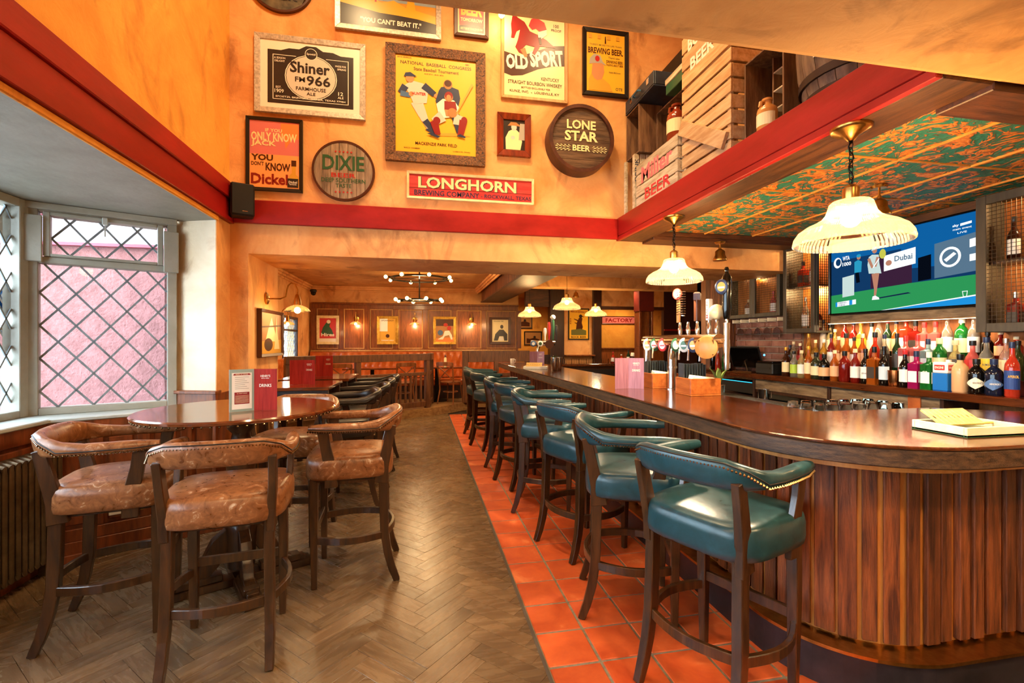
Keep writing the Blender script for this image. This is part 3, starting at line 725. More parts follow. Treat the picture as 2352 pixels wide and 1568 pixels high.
# ================================================================== ROUND TABLE
TX, TY = -1.07, 3.12
rt = empty('round_table', (TX, TY, 0), 0, 'round polished walnut high table on a turned pedestal by the bay window', 'table')
MB().lathe([(.02, 1.022), (.50, 1.022), (.535, 1.03), (.538, 1.042), (.53, 1.05), (.02, 1.05)], 64).build('tabletop', m_tabletop, rt, 40)
q = MB()
for i in range(84):
    a = 2 * PI * i / 84; q.sphere((.528 * math.cos(a), .528 * math.sin(a), 1.021), .006, 6)
q.build('edge_studs', m_stud, rt, 0)['kind'] = 'stuff'
MB().lathe([(.10, .985), (.13, 1.0), (.13, 1.021), (.02, 1.021)], 24).build('top_boss', m_greywood, rt)
MB().lathe([(.075, .10), (.085, .30), (.09, .36), (.07, .38), (.085, .395), (.085, .41), (.068, .425), (.085, .44), (.085, .455), (.066, .475), (.06, .52), (.075, .62), (.082, .72), (.075, .80), (.055, .86), (.05, .90), (.075, .93), (.08, .985)], 28).build('pedestal', m_stoolwood, rt, 50)
for k in range(4):
    a = math.radians(28 + 90 * k); f_ = MB(); f_.at((0, 0, 0), (0, 0, a))
    f_.bar([(.05, 0, .30), (.11, 0, .25), (.16, 0, .16), (.22, 0, .075), (.30, 0, .05), (.36, 0, .045)], .06, [.10, .11, .10, .07, .05, .05], up=(0, 0, 1)); f_.build('scroll_foot', m_stoolwood, rt, 0, .004)
    f_ = MB(); f_.at((0, 0, 0), (0, 0, a)); f_.box(.04, .40, -.05, .05, .0, .045); f_.build('foot_plank', m_stoolwood, rt, 0, .004)
    f_ = MB(); f_.at((0, 0, 0), (0, 0, a)); f_.box(.10, .33, -.04, .04, .046, .085); f_.build('foot_block', m_stoolwood, rt, 0, .004)
# ================================================================== MENUS
m_menu_red = mat('red_menu_card', '#8a1a12', '#a82a1c', stretch=(18, 18, 1), scale=4, rough=.6, spec=.2)
m_menu_grey = mat('pale_green_menu', '#9ab4ae', rough=.35); m_paper = mat('paper_white', '#eef0ec', rough=.5)
m_menu_pink = mat('mauve_menu_card', '#8a5a68', '#a87482', stretch=(18, 18, 1), scale=4, rough=.35)
m_ink_red = mat('ink_dark_red', '#8e2030', rough=.5); m_ink_w = mat('ink_white', '#f2e6cc', rough=.5); m_ink_k = mat('ink_black', '#15110e', rough=.5)
m_ink_g = mat('ink_grey', '#8a9090', rough=.5)
def menu(loc, rz, label, h=.225, w_=.10, cover=m_menu_red, paper_side=False, drinks=True):
    o = empty('menu_card', loc, rz, label, 'menu', 'standing drinks menus')
    # folded card: two leaves meeting at a spine
    A = math.radians(18)
    for sg, m_, nm in ((1, cover, 'cover_leaf'), (-1, m_menu_grey if paper_side else cover, 'page_leaf')):
        f_ = MB(); f_.at((0, 0, 0), (0, 0, A * -sg if sg > 0 else A)); f_.box(0 if sg > 0 else -w_, w_ if sg > 0 else 0, -.003, 0, 0, h); f_.build(nm, m_, o, 0)
    d1 = Vector((math.cos(-A), math.sin(-A), 0)); n1 = Vector((d1.y, -d1.x, 0)); up = Vector((0, 0, 1)); c1 = d1 * (w_ / 2) + n1 * .0042
    L_ = MB()
    L_.text('HENRY\'S', c1 + up * h * .83, d1, up, w_ * .42, h * .055); L_.text('BAR & GRILL', c1 + up * h * .775, d1, up, w_ * .34, h * .022)
    L_.text('DRINKS', c1 + up * h * .60, d1, up, w_ * .52, h * .075); L_.build('lettering', m_ink_w, o, 0)
    if paper_side:
        d2 = Vector((-math.cos(A), -math.sin(A), 0)) * -1; n2 = Vector((d2.y, -d2.x, 0)); c2 = d2 * (-w_ / 2) + n2 * .0042
        MB().flat([(-w_ * .4, h * .06), (w_ * .4, h * .06), (w_ * .4, h * .92), (-w_ * .4, h * .92)], c2, d2, up).build('page', m_paper, o, 0)
        c3 = c2 + n2 * .0005; K = MB()
        K.flat([(-w_ * .36, h * .87), (-w_ * .30, h * .90), (w_ * .30, h * .90), (w_ * .36, h * .87), (w_ * .30, h * .86), (-w_ * .30, h * .86)], c3, d2, up)
        K.flat([(-w_ * .30, h * .18), (w_ * .30, h * .18), (w_ * .30, h * .46), (-w_ * .30, h * .46)], c3, d2, up); K.build('printed_block', m_ink_red, o, 0)
        K = MB()
        for i in range(7): K.flat([(-w_ * .28, h * (.54 + .045 * i)), (w_ * (.28 - .08 * (i % 3)), h * (.54 + .045 * i)), (w_ * (.28 - .08 * (i % 3)), h * (.548 + .045 * i)), (-w_ * .28, h * (.548 + .045 * i))], c3, d2, up)
        K.build('printed_lines', m_ink_g, o, 0)
        K = MB(); c4 = c3 + n2 * .0005
        K.text('BEER & CIDER', c4 + up * h * .88, d2, up, w_ * .5, h * .022); K.text('ALL CRAFT DRINKS', c4 + up * h * .43, d2, up, w_ * .42, h * .022)
        for i in range(7): K.flat([(-w_ * .27, h * (.21 + .027 * i)), (w_ * .27, h * (.21 + .027 * i)), (w_ * .27, h * (.217 + .027 * i)), (-w_ * .27, h * (.217 + .027 * i))], c4, d2, up)
        K.build('lettering', m_ink_w, o, 0)
    return o
menu((-.955, 2.985, 1.0505), math.radians(14), 'open folded menu standing on the round table, pale page and red cover', .242, .128, m_menu_red, True)
menu((1.71, 3.68, 1.0605), math.radians(-14), 'mauve drinks menu standing mid-way along the bar top', .255, .125, m_menu_pink)
menu((1.80, 7.2, 1.0605), math.radians(-12), 'small mauve drinks menu near the far end of the bar top', .24, .12, m_menu_pink)
# ================================================================== HIGH TABLES BEYOND
def high_table(x0, x1, y0, y1, label):
    o = empty('high_table', ((x0 + x1) / 2, (y0 + y1) / 2, 0), 0, label, 'table', 'high tables along the dining room wall')
    hx, hy = (x1 - x0) / 2, (y1 - y0) / 2
    MB().box(-hx, hx, -hy, hy, 1.02, 1.05).build('tabletop', m_tabletop, o, 0, .004)
    for sx in (-1, 1):
        for sy in (-1, 1): MB().box(sx * hx * .85 - .03, sx * hx * .85 + .03, sy * hy * .8 - .03, sy * hy * .8 + .03, 0, 1.019).build('leg', m_darkwood, o, 0, .003)
    for sy in (-1, 1): MB().box(-hx * .8, hx * .8, sy * hy * .8 - .015, sy * hy * .8 + .015, .93, 1.018).build('apron', m_darkwood, o, 0, .002)
high_table(-1.40, -.80, 4.40, 5.16, 'nearer dark high table behind the round table'); high_table(-1.50, -.77, 5.36, 6.22, 'farther dark high table towards the balustrade')
menu((-1.08, 4.72, 1.0505), math.radians(-4), 'red drinks menu standing on the nearer high table', .23, .12)
menu((-1.1, 5.75, 1.0505), math.radians(24), 'red drinks menu standing on the farther high table', .24, .10)
# ================================================================== WALL ART
def flatmat(nm, col, rough=.3): return mat('print_' + nm, col, rough=rough)
pm = {k: flatmat(k, v) for k, v in dict(white='#f0eadc', cream='#f2dfa8', yellow='#f2b632', gold='#d8a03a', orange='#ee8a4a', lorange='#f6a866', black='#181412', char='#2e2622', brown='#4a2410', red='#b82820', crimson='#c8383a', dred='#8a1c1a', green='#2f5a3a', olive='#6a6a38', navy='#2c3654', blue='#4a6a94', skin='#d8a070', flesh='#c88a5c', grey='#a8a296', lgrey='#cfc8bc', teal='#2a6a7a', sky='#9ab0c0', tan='#b07a48', pink='#d87878').items()}
m_fr_black = mat('black_frame', '#17130f', rough=.35); m_fr_silver = mat('silver_frame', '#a89e90', '#d8cfc2', scale=14, stretch=(4, 4, 4), rough=.4, metal=.3)
m_fr_rustic = mat('rustic_bark_frame', '#1c0f08', '#8a5426', scale=9, stretch=(3, 3, 3), dist=2.5, rough=.6, bump=.5, bscale=22)
m_fr_oak = mat('light_oak_frame', '#a8783e', '#c8985a', stretch=(6, 6, 1), scale=4, rough=.4); m_fr_mahog = mat('mahogany_frame', '#5a1c0c', '#8a3414', stretch=(6, 6, 1), scale=4, rough=.25, coat=.5)
m_fr_brown = mat('brown_frame', '#4a2412', rough=.35); m_fr_gold = mat('gilt_frame', '#b8862e', '#e0b450', scale=12, rough=.35, metal=.6); m_fr_cream = mat('cream_gilt_frame', '#d8c088', '#f0e0b0', scale=12, rough=.4)
class Art:
    """a framed picture hung on a vertical plane: o = lower-left corner on the wall, rx = along the wall, n = out of the wall"""
    def __init__(s, name, label, o, rx, w_, h, fw, fmat, bgmat, depth=.03, cat='framed poster', group='pictures on the pub walls', inner=None):
        s.rx = Vector(rx).normalized(); s.n = Vector((s.rx.y, -s.rx.x, 0)); s.up = Vector((0, 0, 1)); s.w = w_; s.h = h; o = Vector(o)
        s.root = empty(name, tuple(o), 0, label, cat, group); s.k = 0; s.layers = {}; s.fw = fw
        P = lambda x, z, d: tuple(s.rx * x + s.up * z + s.n * d)
        if fw:
            for a, b, c, d in (((0, 0), (w_, 0), (w_ - fw, fw), (fw, fw)), ((w_, 0), (w_, h), (w_ - fw, h - fw), (w_ - fw, fw)), ((w_, h), (0, h), (fw, h - fw), (w_ - fw, h - fw)), ((0, h), (0, 0), (fw, fw), (fw, h - fw))):
                m_ = MB(); m_.loft([[P(*a, .001), P(*b, .001), P(*c, .001), P(*d, .001)], [P(*a, depth), P(*b, depth), P(*c, depth * .82), P(*d, depth * .82)]]); m_.build('frame_rail', fmat, s.root, 0, .002)
        s.d0 = depth * .55
        MB().loft([[P(fw, fw, .002), P(w_ - fw, fw, .002), P(w_ - fw, h - fw, .002), P(fw, h - fw, .002)], [P(fw, fw, s.d0), P(w_ - fw, fw, s.d0), P(w_ - fw, h - fw, s.d0), P(fw, h - fw, s.d0)]]).build('print', bgmat, s.root, 0)
        s.iw = w_ - 2 * fw; s.ih = h - 2 * fw
    def _o(s, x, y):
        s.k += 1; return s.rx * (s.fw + x * s.iw) + s.up * (s.fw + y * s.ih) + s.n * (s.d0 + .0007 + .00025 * s.k)
    def _l(s, m_, nm): return s.layers.setdefault((m_, nm), MB())
    def t(s, txt, x, y, w_, h, m_, off=.012, tilt=0.0):
        rx = s.rx * math.cos(tilt) + s.up * math.sin(tilt); up = s.up * math.cos(tilt) - s.rx * math.sin(tilt)
        s._l(pm[m_], 'lettering').text(txt, s._o(x, y), rx, up, w_ * s.iw, h * s.ih, off); return s
    def p(s, pts, m_, nm='artwork'):
        cx, cy = pts[0]; s._l(pm[m_], nm).flat([((x - cx) * s.iw, (y - cy) * s.ih) for x, y in pts], s._o(cx, cy), s.rx, s.up); return s
    def e(s, cx, cy, rx, ry, m_, n=24, nm='artwork'): return s.p([(cx + rx * math.cos(2 * PI * i / n), cy + ry * math.sin(2 * PI * i / n)) for i in range(n)], m_, nm)
    def limb(s, a, b, wa, wb, m_):
        ax, ay = a[0] * s.iw, a[1] * s.ih; bx, by = b[0] * s.iw, b[1] * s.ih; L_ = math.hypot(bx - ax, by - ay) or 1; nx, ny = -(by - ay) / L_, (bx - ax) / L_
        wa *= s.iw / 2; wb *= s.iw / 2
        return s.p([((ax + nx * wa) / s.iw, (ay + ny * wa) / s.ih), ((ax - nx * wa) / s.iw, (ay - ny * wa) / s.ih), ((bx - nx * wb) / s.iw, (by - ny * wb) / s.ih), ((bx + nx * wb) / s.iw, (by + ny * wb) / s.ih)], m_)
    def done(s):
        for (m_, nm), mb in s.layers.items(): mb.build(nm, m_, s.root, 0)['kind'] = 'stuff'
        return s.root
X1 = (1, 0, 0); YB = 4.26; G1 = 'pictures on the high wall above the red beam'
# silver framed ale label
a = Art('framed_poster', 'silver framed black and white ale label poster above the orange bourbon poster', (-1.355, YB, 3.367), X1, .887, .655, .045, m_fr_silver, pm['white'], group=G1)
a.p([(.07, .07), (.93, .07), (.93, .86), (.80, .86), (.72, .90), (.62, .90), (.55, .96), (.45, .96), (.38, .90), (.28, .90), (.2, .86), (.07, .86)], 'char')
a.p([(.12, .13), (.88, .13), (.88, .138), (.12, .138)], 'white').p([(.12, .13), (.127, .13), (.127, .79), (.12, .79)], 'white').p([(.873, .13), (.88, .13), (.88, .79), (.873, .79)], 'white').p([(.12, .785), (.35, .785), (.35, .793), (.12, .793)], 'white').p([(.65, .785), (.88, .785), (.88, .793), (.65, .793)], 'white')
a.e(.5, .49, .262, .335, 'white').e(.5, .49, .253, .325, 'char').e(.5, .49, .247, .317, 'lgrey').e(.5, .84, .062, .088, 'white').e(.5, .84, .056, .08, 'char')
a.t('Spoetzl', .5, .84, .09, .04, 'white').t('Shiner', .49, .63, .40, .17, 'char', .03).t('FM', .39, .45, .10, .075, 'char', .02).t('966', .575, .445, .24, .15, 'char', .02).t('FARMHOUSE', .5, .315, .30, .055, 'char', .012).t('ALE', .5, .245, .09, .045, 'char', .012)
a.t('A SEASON', .19, .74, .11, .03, 'white').t('DELIGHT', .19, .695, .10, .03, 'white').t('MADE FOR', .80, .70, .11, .03, 'white').t('SPRING', .81, .655, .09, .03, 'white').t('EST.', .18, .305, .055, .032, 'white').t('1909', .185, .25, .09, .055, 'white').t('12', .80, .285, .05, .055, 'white').t('ALE', .80, .225, .06, .035, 'white').t('SPOETZL BREWERY  SHINER, TEXAS 77984', .5, .165, .70, .03, 'white'); a.done()
# baseball tournament poster
a = Art('framed_poster', 'large yellow baseball tournament poster in a rustic bark frame', (-.30, YB, 3.035), X1, .875, 1.022, .085, m_fr_rustic, pm['yellow'], .045, group=G1)
a.t('NATIONAL  BASEBALL  CONGRESS', .5, .925, .88, .034, 'brown').t('State Baseball Tournament', .5, .868, .56, .034, 'brown').t('AUG 6TH - AUG 18TH', .47, .825, .24, .013, 'brown').t('25TH ANNUAL', .11, .975, .18, .014, 'brown').t('NBC', .89, .965, .05, .018, 'brown').t('MACKENZIE PARK FIELD', .5, .10, .52, .032, 'brown').t('WACO CHAMBER', .2, .045, .2, .014, 'brown').t('LUBBOCK, TEXAS', .82, .04, .22, .014, 'brown')
a.p([(.42, .185), (.95, .21), (.75, .235), (.45, .215)], 'gold')
def ballplayer(a):   # running batter, umpire behind, squatting catcher
    a.limb((.25, .53), (.33, .39), .14, .10, 'lgrey').limb((.33, .39), (.42, .25), .09, .06, 'grey').limb((.27, .52), (.36, .34), .13, .09, 'lgrey').limb((.36, .34), (.47, .235), .08, .06, 'navy').p([(.36, .245), (.48, .20), (.5, .225), (.42, .265)], 'navy')
    a.p([(.10, .68), (.2, .74), (.34, .72), (.4, .64), (.38, .52), (.22, .50), (.17, .6)], 'lgrey').limb((.12, .68), (.06, .60), .09, .075, 'navy').limb((.06, .60), (.18, .585), .07, .055, 'blue').e(.19, .60, .03, .025, 'flesh').limb((.34, .70), (.48, .615), .09, .07, 'navy').e(.5, .605, .03, .022, 'flesh')
    a.e(.175, .762, .05, .045, 'flesh').p([(.10, .775), (.12, .815), (.18, .825), (.23, .80), (.26, .785), (.2, .78)], 'navy').t('HUNTER', .285, .61, .17, .03, 'red', .02)
    a.p([(.53, .66), (.56, .70), (.66, .72), (.78, .69), (.80, .60), (.76, .46), (.54, .46), (.49, .55)], 'navy').e(.645, .735, .055, .05, 'tan').e(.645, .745, .045, .035, 'brown').limb((.74, .42), (.80, .24), .11, .09, 'navy')
    a.p([(.5, .52), (.58, .58), (.72, .575), (.79, .50), (.76, .41), (.60, .38), (.52, .44)], 'white').p([(.6, .56), (.74, .56), (.76, .47), (.60, .47)], 'dred').p([(.6, .47), (.75, .47), (.72, .40), (.62, .40)], 'flesh').e(.655, .605, .055, .05, 'tan').e(.655, .62, .05, .04, 'dred').e(.655, .60, .03, .028, 'flesh')
    a.limb((.58, .40), (.47, .33), .14, .10, 'lgrey').limb((.47, .34), (.52, .20), .10, .07, 'dred').limb((.72, .38), (.84, .36), .14, .11, 'lgrey').limb((.84, .37), (.80, .20), .10, .07, 'dred').e(.505, .345, .045, .04, 'dred').e(.85, .37, .04, .04, 'dred').e(.70, .44, .06, .05, 'tan').limb((.75, .43), (.955, .76), .012, .03, 'gold')
    a.p([(.38, .205), (.52, .165), (.55, .18), (.45, .215)], 'navy').p([(.75, .20), (.86, .185), (.87, .20), (.80, .225)], 'navy')
ballplayer(a); a.done()
# bourbon poster with a jockey
a = Art('framed_poster', 'cream bourbon poster with a jockey on a brown horse in light oak frame', (.722, YB, 3.686), X1, .634, .86, .03, m_fr_oak, pm['cream'], group=G1)
a.p([(.0, .50), (.25, .46), (.5, .53), (.78, .62), (1.0, .64), (1.0, .40), (.8, .385), (.55, .33), (.3, .245), (.12, .225), (0, .25)], 'brown')
a.t('OLD', .21, .395, .36, .17, 'white', .05, .06).t('SPORT', .70, .465, .56, .19, 'white', .05, .12).t('KENTUCKY', .76, .225, .30, .04, 'brown').t('STRAIGHT BOURBON WHISKEY', .51, .16, .90, .042, 'brown').t('BOTTLED EXCLUSIVELY FOR', .52, .105, .48, .022, 'brown').t('KUNZ, INC.  -  LOUISVILLE, KY', .5, .055, .82, .032, 'brown').t('100', .86, .855, .09, .04, 'brown').t('PROOF', .86, .805, .17, .028, 'brown')
a.p([(.12, .72), (.11, .66), (.16, .66), (.2, .74), (.26, .77), (.22, .64), (.18, .56), (.24, .5), (.3, .49), (.29, .545), (.36, .6), (.5, .585), (.62, .60), (.85, .6), (.7, .68), (.55, .73), (.42, .76), (.33, .86), (.22, .90), (.14, .955), (.13, .90), (.11, .82)], 'dred').limb((.3, .55), (.36, .46), .09, .05, 'tan').limb((.55, .6), (.48, .5), .08, .05, 'dred')
a.p([(.40, .82), (.44, .90), (.52, .93), (.66, .88), (.70, .80), (.60, .76), (.52, .80), (.46, .78)], 'crimson').e(.455, .945, .04, .035, 'flesh').p([(.41, .955), (.45, .995), (.52, .985), (.52, .955)], 'red').p([(.55, .76), (.7, .80), (.70, .74), (.60, .68), (.56, .70)], 'white').limb((.58, .70), (.6, .62), .05, .04, 'brown'); a.done()
# brewing beer portrait poster
a = Art('framed_poster', 'black framed yellow brewing beer poster with a man in a cap', (1.505, YB, 3.795), X1, .465, .638, .04, m_fr_black, pm['yellow'], group=G1)
a.t('THERE\'S MORE TO LIFE THAN', .5, .80, .84, .03, 'olive').t('BREWING BEER.', .5, .70, .92, .105, 'brown', .03).t('There\'s also', .72, .60, .3, .035, 'olive').t('DRINKING BEER.', .74, .53, .44, .05, 'brown', .02).t('TALKING ABOUT BEER.', .74, .475, .46, .035, 'brown').t('Robert McKinnon', .74, .35, .3, .03, 'olive').t('OTE', .85, .07, .18, .05, 'olive')
a.p([(.05, .02), (.05, .2), (.13, .30), (.3, .24), (.45, .22), (.6, .14), (.68, .02)], 'gold').p([(.13, .30), (.16, .5), (.3, .56), (.44, .50), (.46, .34), (.40, .22), (.28, .19), (.2, .22)], 'flesh').p([(.07, .46), (.09, .56), (.2, .64), (.36, .62), (.42, .52), (.52, .45), (.38, .49), (.2, .48)], 'grey').e(.28, .56, .06, .05, 'red')
for i in range(4): a.p([(.05 + .24 * i, .90), (.14 + .24 * i, .90), (.14 + .24 * i, .97), (.05 + .24 * i, .97)], 'gold')
a.p([(.47, .83), (.51, .83), (.5, .95), (.48, .95)], 'brown'); a.done()
# small photograph
a = Art('framed_photograph', 'small mahogany framed photograph of a ballplayer in a hat', (.685, YB, 3.152), X1, .315, .392, .058, m_fr_mahog, pm['char'], .04, 'framed photograph', G1)
a.p([(.12, .02), (.1, .4), (.25, .62), (.4, .68), (.62, .68), (.8, .56), (.88, .3), (.80, .02)], 'cream').e(.5, .77, .13, .12, 'lgrey').p([(.2, .80), (.35, .93), (.6, .93), (.75, .86), (.82, .80), (.5, .82)], 'tan').e(.45, .42, .1, .06, 'lgrey').p([(.72, .35), (1, .35), (1, .9), (.78, .9)], 'grey'); a.done()
# orange bourbon poster
a = Art('framed_poster', 'black framed orange poster with large YOU DON\'T KNOW lettering', (-1.42, YB, 2.71), X1, .442, .612, .028, m_fr_black, pm['orange'], group=G1)
a.p([(0, .5), (1, .5), (1, 1), (0, 1)], 'pink').p([(0, .0), (1, .0), (1, .5), (0, .5)], 'lorange').p([(.62, .98), (.99, .98), (.99, .75), (.85, .75), (.72, .60), (.70, .75), (.62, .78)], 'orange')
a.t('IF YOU', .48, .865, .34, .05, 'cream', .02).t('ONLY KNOW', .49, .765, .92, .13, 'cream', .03).t('JACK', .28, .655, .50, .10, 'cream', .03).t('YOU', .25, .45, .44, .095, 'brown', .04).t('DON\'T', .16, .355, .25, .06, 'brown', .02).t('KNOW', .57, .315, .50, .12, 'brown', .03).t('Dickel', .40, .13, .74, .16, 'dred', .03)
a.p([(.85, .36), (.85, .24), (.80, .20), (.78, .02), (.99, .02), (.99, .18), (.93, .22), (.93, .36)], 'gold').p([(.84, .43), (.84, .34), (.94, .34), (.94, .43)], 'brown').p([(.76, .02), (.98, .02), (.98, .155), (.76, .155)], 'char').t('Dickel', .87, .10, .17, .035, 'white', .02).t('TENNESSEE', .87, .065, .15, .018, 'white'); a.done()
# cut-off pictures at the top
a = Art('framed_poster', 'pale framed yellow city skyline poster reading YOU CAN\'T BEAT IT', (-.72, YB, 4.14), X1, .90, .62, .045, m_fr_silver, pm['gold'], group=G1)
a.p([(0, .45), (1, .45), (1, 1), (0, 1)], 'sky').p([(0, .2), (0, .9), (.12, .9), (.12, .6), (.2, .6), (.2, .95), (.3, .95), (.3, .5), (.42, .42), (.55, .48), (.68, .38), (.70, .55), (.76, .55), (.78, .36), (1, .3), (1, .1)], 'yellow').p([(0, 0), (1, 0), (1, .17), (.8, .22), (.6, .24), (.4, .25), (.2, .30), (0, .35)], 'char').p([(.35, .42), (.37, .42), (.37, 1), (.35, 1)], 'red').t('"YOU CAN\'T BEAT IT."', .52, .11, .64, .085, 'white', .03)
a.p([(.55, .6), (.66, .68), (.8, .64), (.95, .7), (.95, .5), (.6, .5)], 'white').p([(.13, .62), (.19, .62), (.19, .8), (.13, .8)], 'white'); a.done()
a = Art('framed_poster', 'small brown framed red poster reading BEER TOMORROW', (.297, YB, 4.20), X1, .312, .50, .032, m_fr_brown, pm['cream'], group=G1)
a.p([(.05, .16), (.95, .16), (.95, .98), (.05, .98)], 'crimson').p([(.05, .04), (.95, .04), (.95, .155), (.5, .19), (.05, .155)], 'char').t('BEER', .5, .50, .78, .26, 'yellow', .05).t('TOMORROW', .5, .285, .80, .075, 'cream', .03).t('BEST PUB IN TOWN SINCE 1949', .5, .10, .8, .045, 'cream'); a.done()
# round signs
m_plank = mat('grey_barrel_plank', '#6e5a48', '#a89078', stretch=(8, 8, 1), scale=4, rough=.6, bump=.2, bscale=30, rand=.12)
def round_sign(name, label, cx, cz, r, depth, planks, m_pl, rim_m, rim_w, horiz=False):
    o = empty(name, (cx, YB, cz), 0, label, 'sign', G1)
    n_ = planks; st = 2 * r / n_
    for i in range(n_):
        a0, a1 = -r + i * st + .0015, -r + (i + 1) * st - .0015; pts = []
        for k in range(7):
            x = lerp(a0, a1, k / 6); pts.append((x, math.sqrt(max(0, (r * .985) ** 2 - min(abs(x), r * .985) ** 2))))
        po = pts + [(x, -z) for x, z in reversed(pts)]
        if horiz: po = [(z, x) for x, z in po]
        MB().loft([[(x, -.001, z) for x, z in po], [(x, -depth * .82 - R.uniform(0, .002), z) for x, z in po]]).build('plank', m_pl, o, 0)
    rings = []
    for k in range(48):
        t = 2 * PI * k / 48; c, s = math.cos(t), math.sin(t)
        rings.append([(c * q, d, s * q) for q, d in ((r * .985, -.001), (r + rim_w, -.001), (r + rim_w * .9, -depth), (r * .985, -depth))])
    MB().loft(rings, False, True).build('hoop', rim_m, o, 40)
    return o
def sign_text(o, lines, y):
    by = {}
    for txt, x, z, w_, h, m_, off in lines: by.setdefault(m_, MB()).text(txt, (x, y, z), (1, 0, 0), (0, 0, 1), w_, h, off)
    for m_, mb in by.items(): mb.build('lettering', pm[m_], o, 0)['kind'] = 'stuff'
def star(mb, x, y, z, r):
    mb.flat([(r * (1 if i % 2 == 0 else .42) * math.sin(2 * PI * i / 10), r * (1 if i % 2 == 0 else .42) * math.cos(2 * PI * i / 10)) for i in range(10)], (x, y, z), (1, 0, 0), (0, 0, 1))
o = round_sign('round_sign', 'round plank sign with large green lettering in a thin dark hoop', -.648, 2.918, .245, .03, 7, m_plank, m_fr_brown, .014)
sign_text(o, [('DIXIE', 0, .065, .34, .125, 'green', .02), ('BEER', 0, -.04, .20, .036, 'red', .008), ('DEEP SOUTHERN', 0, -.085, .36, .036, 'green', .008), ('TASTE', 0, -.130, .13, .034, 'green', .008)], -.0285)
q = MB()
for i in range(5): star(q, -.064 + .032 * i, -.0285, .16, .012); star(q, -.064 + .032 * i, -.0285, -.185, .012)
q.build('stars', pm['red'], o, 0)['kind'] = 'stuff'
m_barrelhead = mat('brown_barrel_head', '#3e2a1c', '#6e543e', stretch=(1, 8, 8), scale=4, rough=.6, bump=.2, bscale=30, rand=.1)
o = round_sign('barrel_sign', 'deep round barrel end sign with cream lettering and wheat motif', 1.455, 3.32, .285, .15, 6, m_barrelhead, mat('barrel_hoop_brown', '#3a1c14', '#58301e', scale=8, rough=.45), .03, True)
sign_text(o, [('LONE', 0, .13, .28, .085, 'cream', .03), ('STAR', 0, .025, .32, .095, 'cream', .03), ('BEER', 0, -.085, .17, .055, 'cream', .025)], -.129)
q = MB()
for sg in (-1, 1):
    for i in range(4):
        for k in (-1, 1):
            x = sg * (.11 + .036 * i); q.flat([(0, 0), (.022 * sg, .012 * k), (.034 * sg, .004 * k)], (x, -.129, -.088 + .004 * k), (1, 0, 0), (0, 0, 1))
            q.flat([(0, 0), (.022 * sg, .018 * k), (.03 * sg, .012 * k)], (x - .01 * sg, -.1292, -.088 + .012 * k), (1, 0, 0), (0, 0, 1))
q.build('wheat_motif', pm['cream'], o, 0)['kind'] = 'stuff'
o = round_sign('round_sign', 'dark round sign reading BEER, cut off at the top of the high wall', -1.148, 4.47, .245, .03, 1, mat('sign_dark_face', '#3a3226', '#6e6248', scale=9, rough=.6), m_fr_brown, .014)
sign_text(o, [('BEER', 0, -.12, .26, .075, 'char', .03)], -.0285)
# longhorn board
a = Art('name_board', 'long red wooden name board with cream lettering in a pale frame', (-.12, YB, 2.715), X1, 1.15, .24, .022, m_fr_cream, mat('red_sign_plank', '#b0282a', '#cc4440', stretch=(1, 8, 8), scale=4, rough=.5), .035, 'sign', G1)
a.t('LONGHORN', .475, .63, .80, .52, 'char', .03).t('LONGHORN', .47, .655, .80, .52, 'cream', .03).t('BREWING COMPANY', .30, .185, .52, .24, 'navy', .012).t('- ROCKWALL, TEXAS', .785, .165, .42, .20, 'navy', .01).p([(0, .385), (1, .385), (1, .40), (0, .40)], 'brown'); a.done()
# pier side picture
a = Art('framed_photograph', 'deep framed sepia photograph hung on the pier below the wall lamp', (-1.408, 4.46, 1.315), (0, 1, 0), .68, .43, .028, m_fr_brown, pm['tan'], .045, 'framed photograph')
a.p([(0, .0), (1, 0), (1, .35), (0, .3)], 'gold').p([(.2, .3), (.35, .62), (.5, .9), (.62, .62), (.8, .3)], 'cream').e(.35, .22, .2, .16, 'brown').e(.34, .2, .13, .1, 'char').p([(.62, .1), (.7, .55), (.74, .95), (.78, .55), (.9, .1)], 'cream').p([(0, .62), (1, .7), (1, .74), (0, .66)], 'brown'); a.done()
# ================================================================== SPEAKER, RED BOARD, CAMERA
sp = empty('wall_speaker', (-1.42, 4.16, 2.59), math.radians(22), 'black loudspeaker mounted in the corner above the red beam', 'speaker')
MB().box(-.085, .085, -.07, .07, -.13, .13).build('cabinet', m_black, sp, 0, .012)
MB().box(-.075, .075, -.078, -.071, -.12, .12).build('grille', mat('speaker_grille', '#141210', rough=.7), sp, 0, .003)
MB().box(-.03, .03, .071, .09, -.05, .05).build('bracket', m_black, sp, 0, .003); MB().box(-.002, .035, -.0795, -.0785, -.098, -.094).build('badge', m_steel, sp, 0)
MB().box(-1.549, -1.50, 3.02, 3.2, 3.62, 3.95).build('sign_board', m_red, None, 0, .004, label='corner of a red board high on the left plaster wall', cat='sign')
cc = empty('security_camera', (-2.36, 11.2, 2.55), 0, 'small black dome camera under the far cornice', 'camera')
MB().lathe([(.07, .02), (.075, .06), (.06, .075)], 14).build('mount', m_black, cc); MB().sphere((0, 0, .0), .06, 12).build('dome', m_blackg, cc)
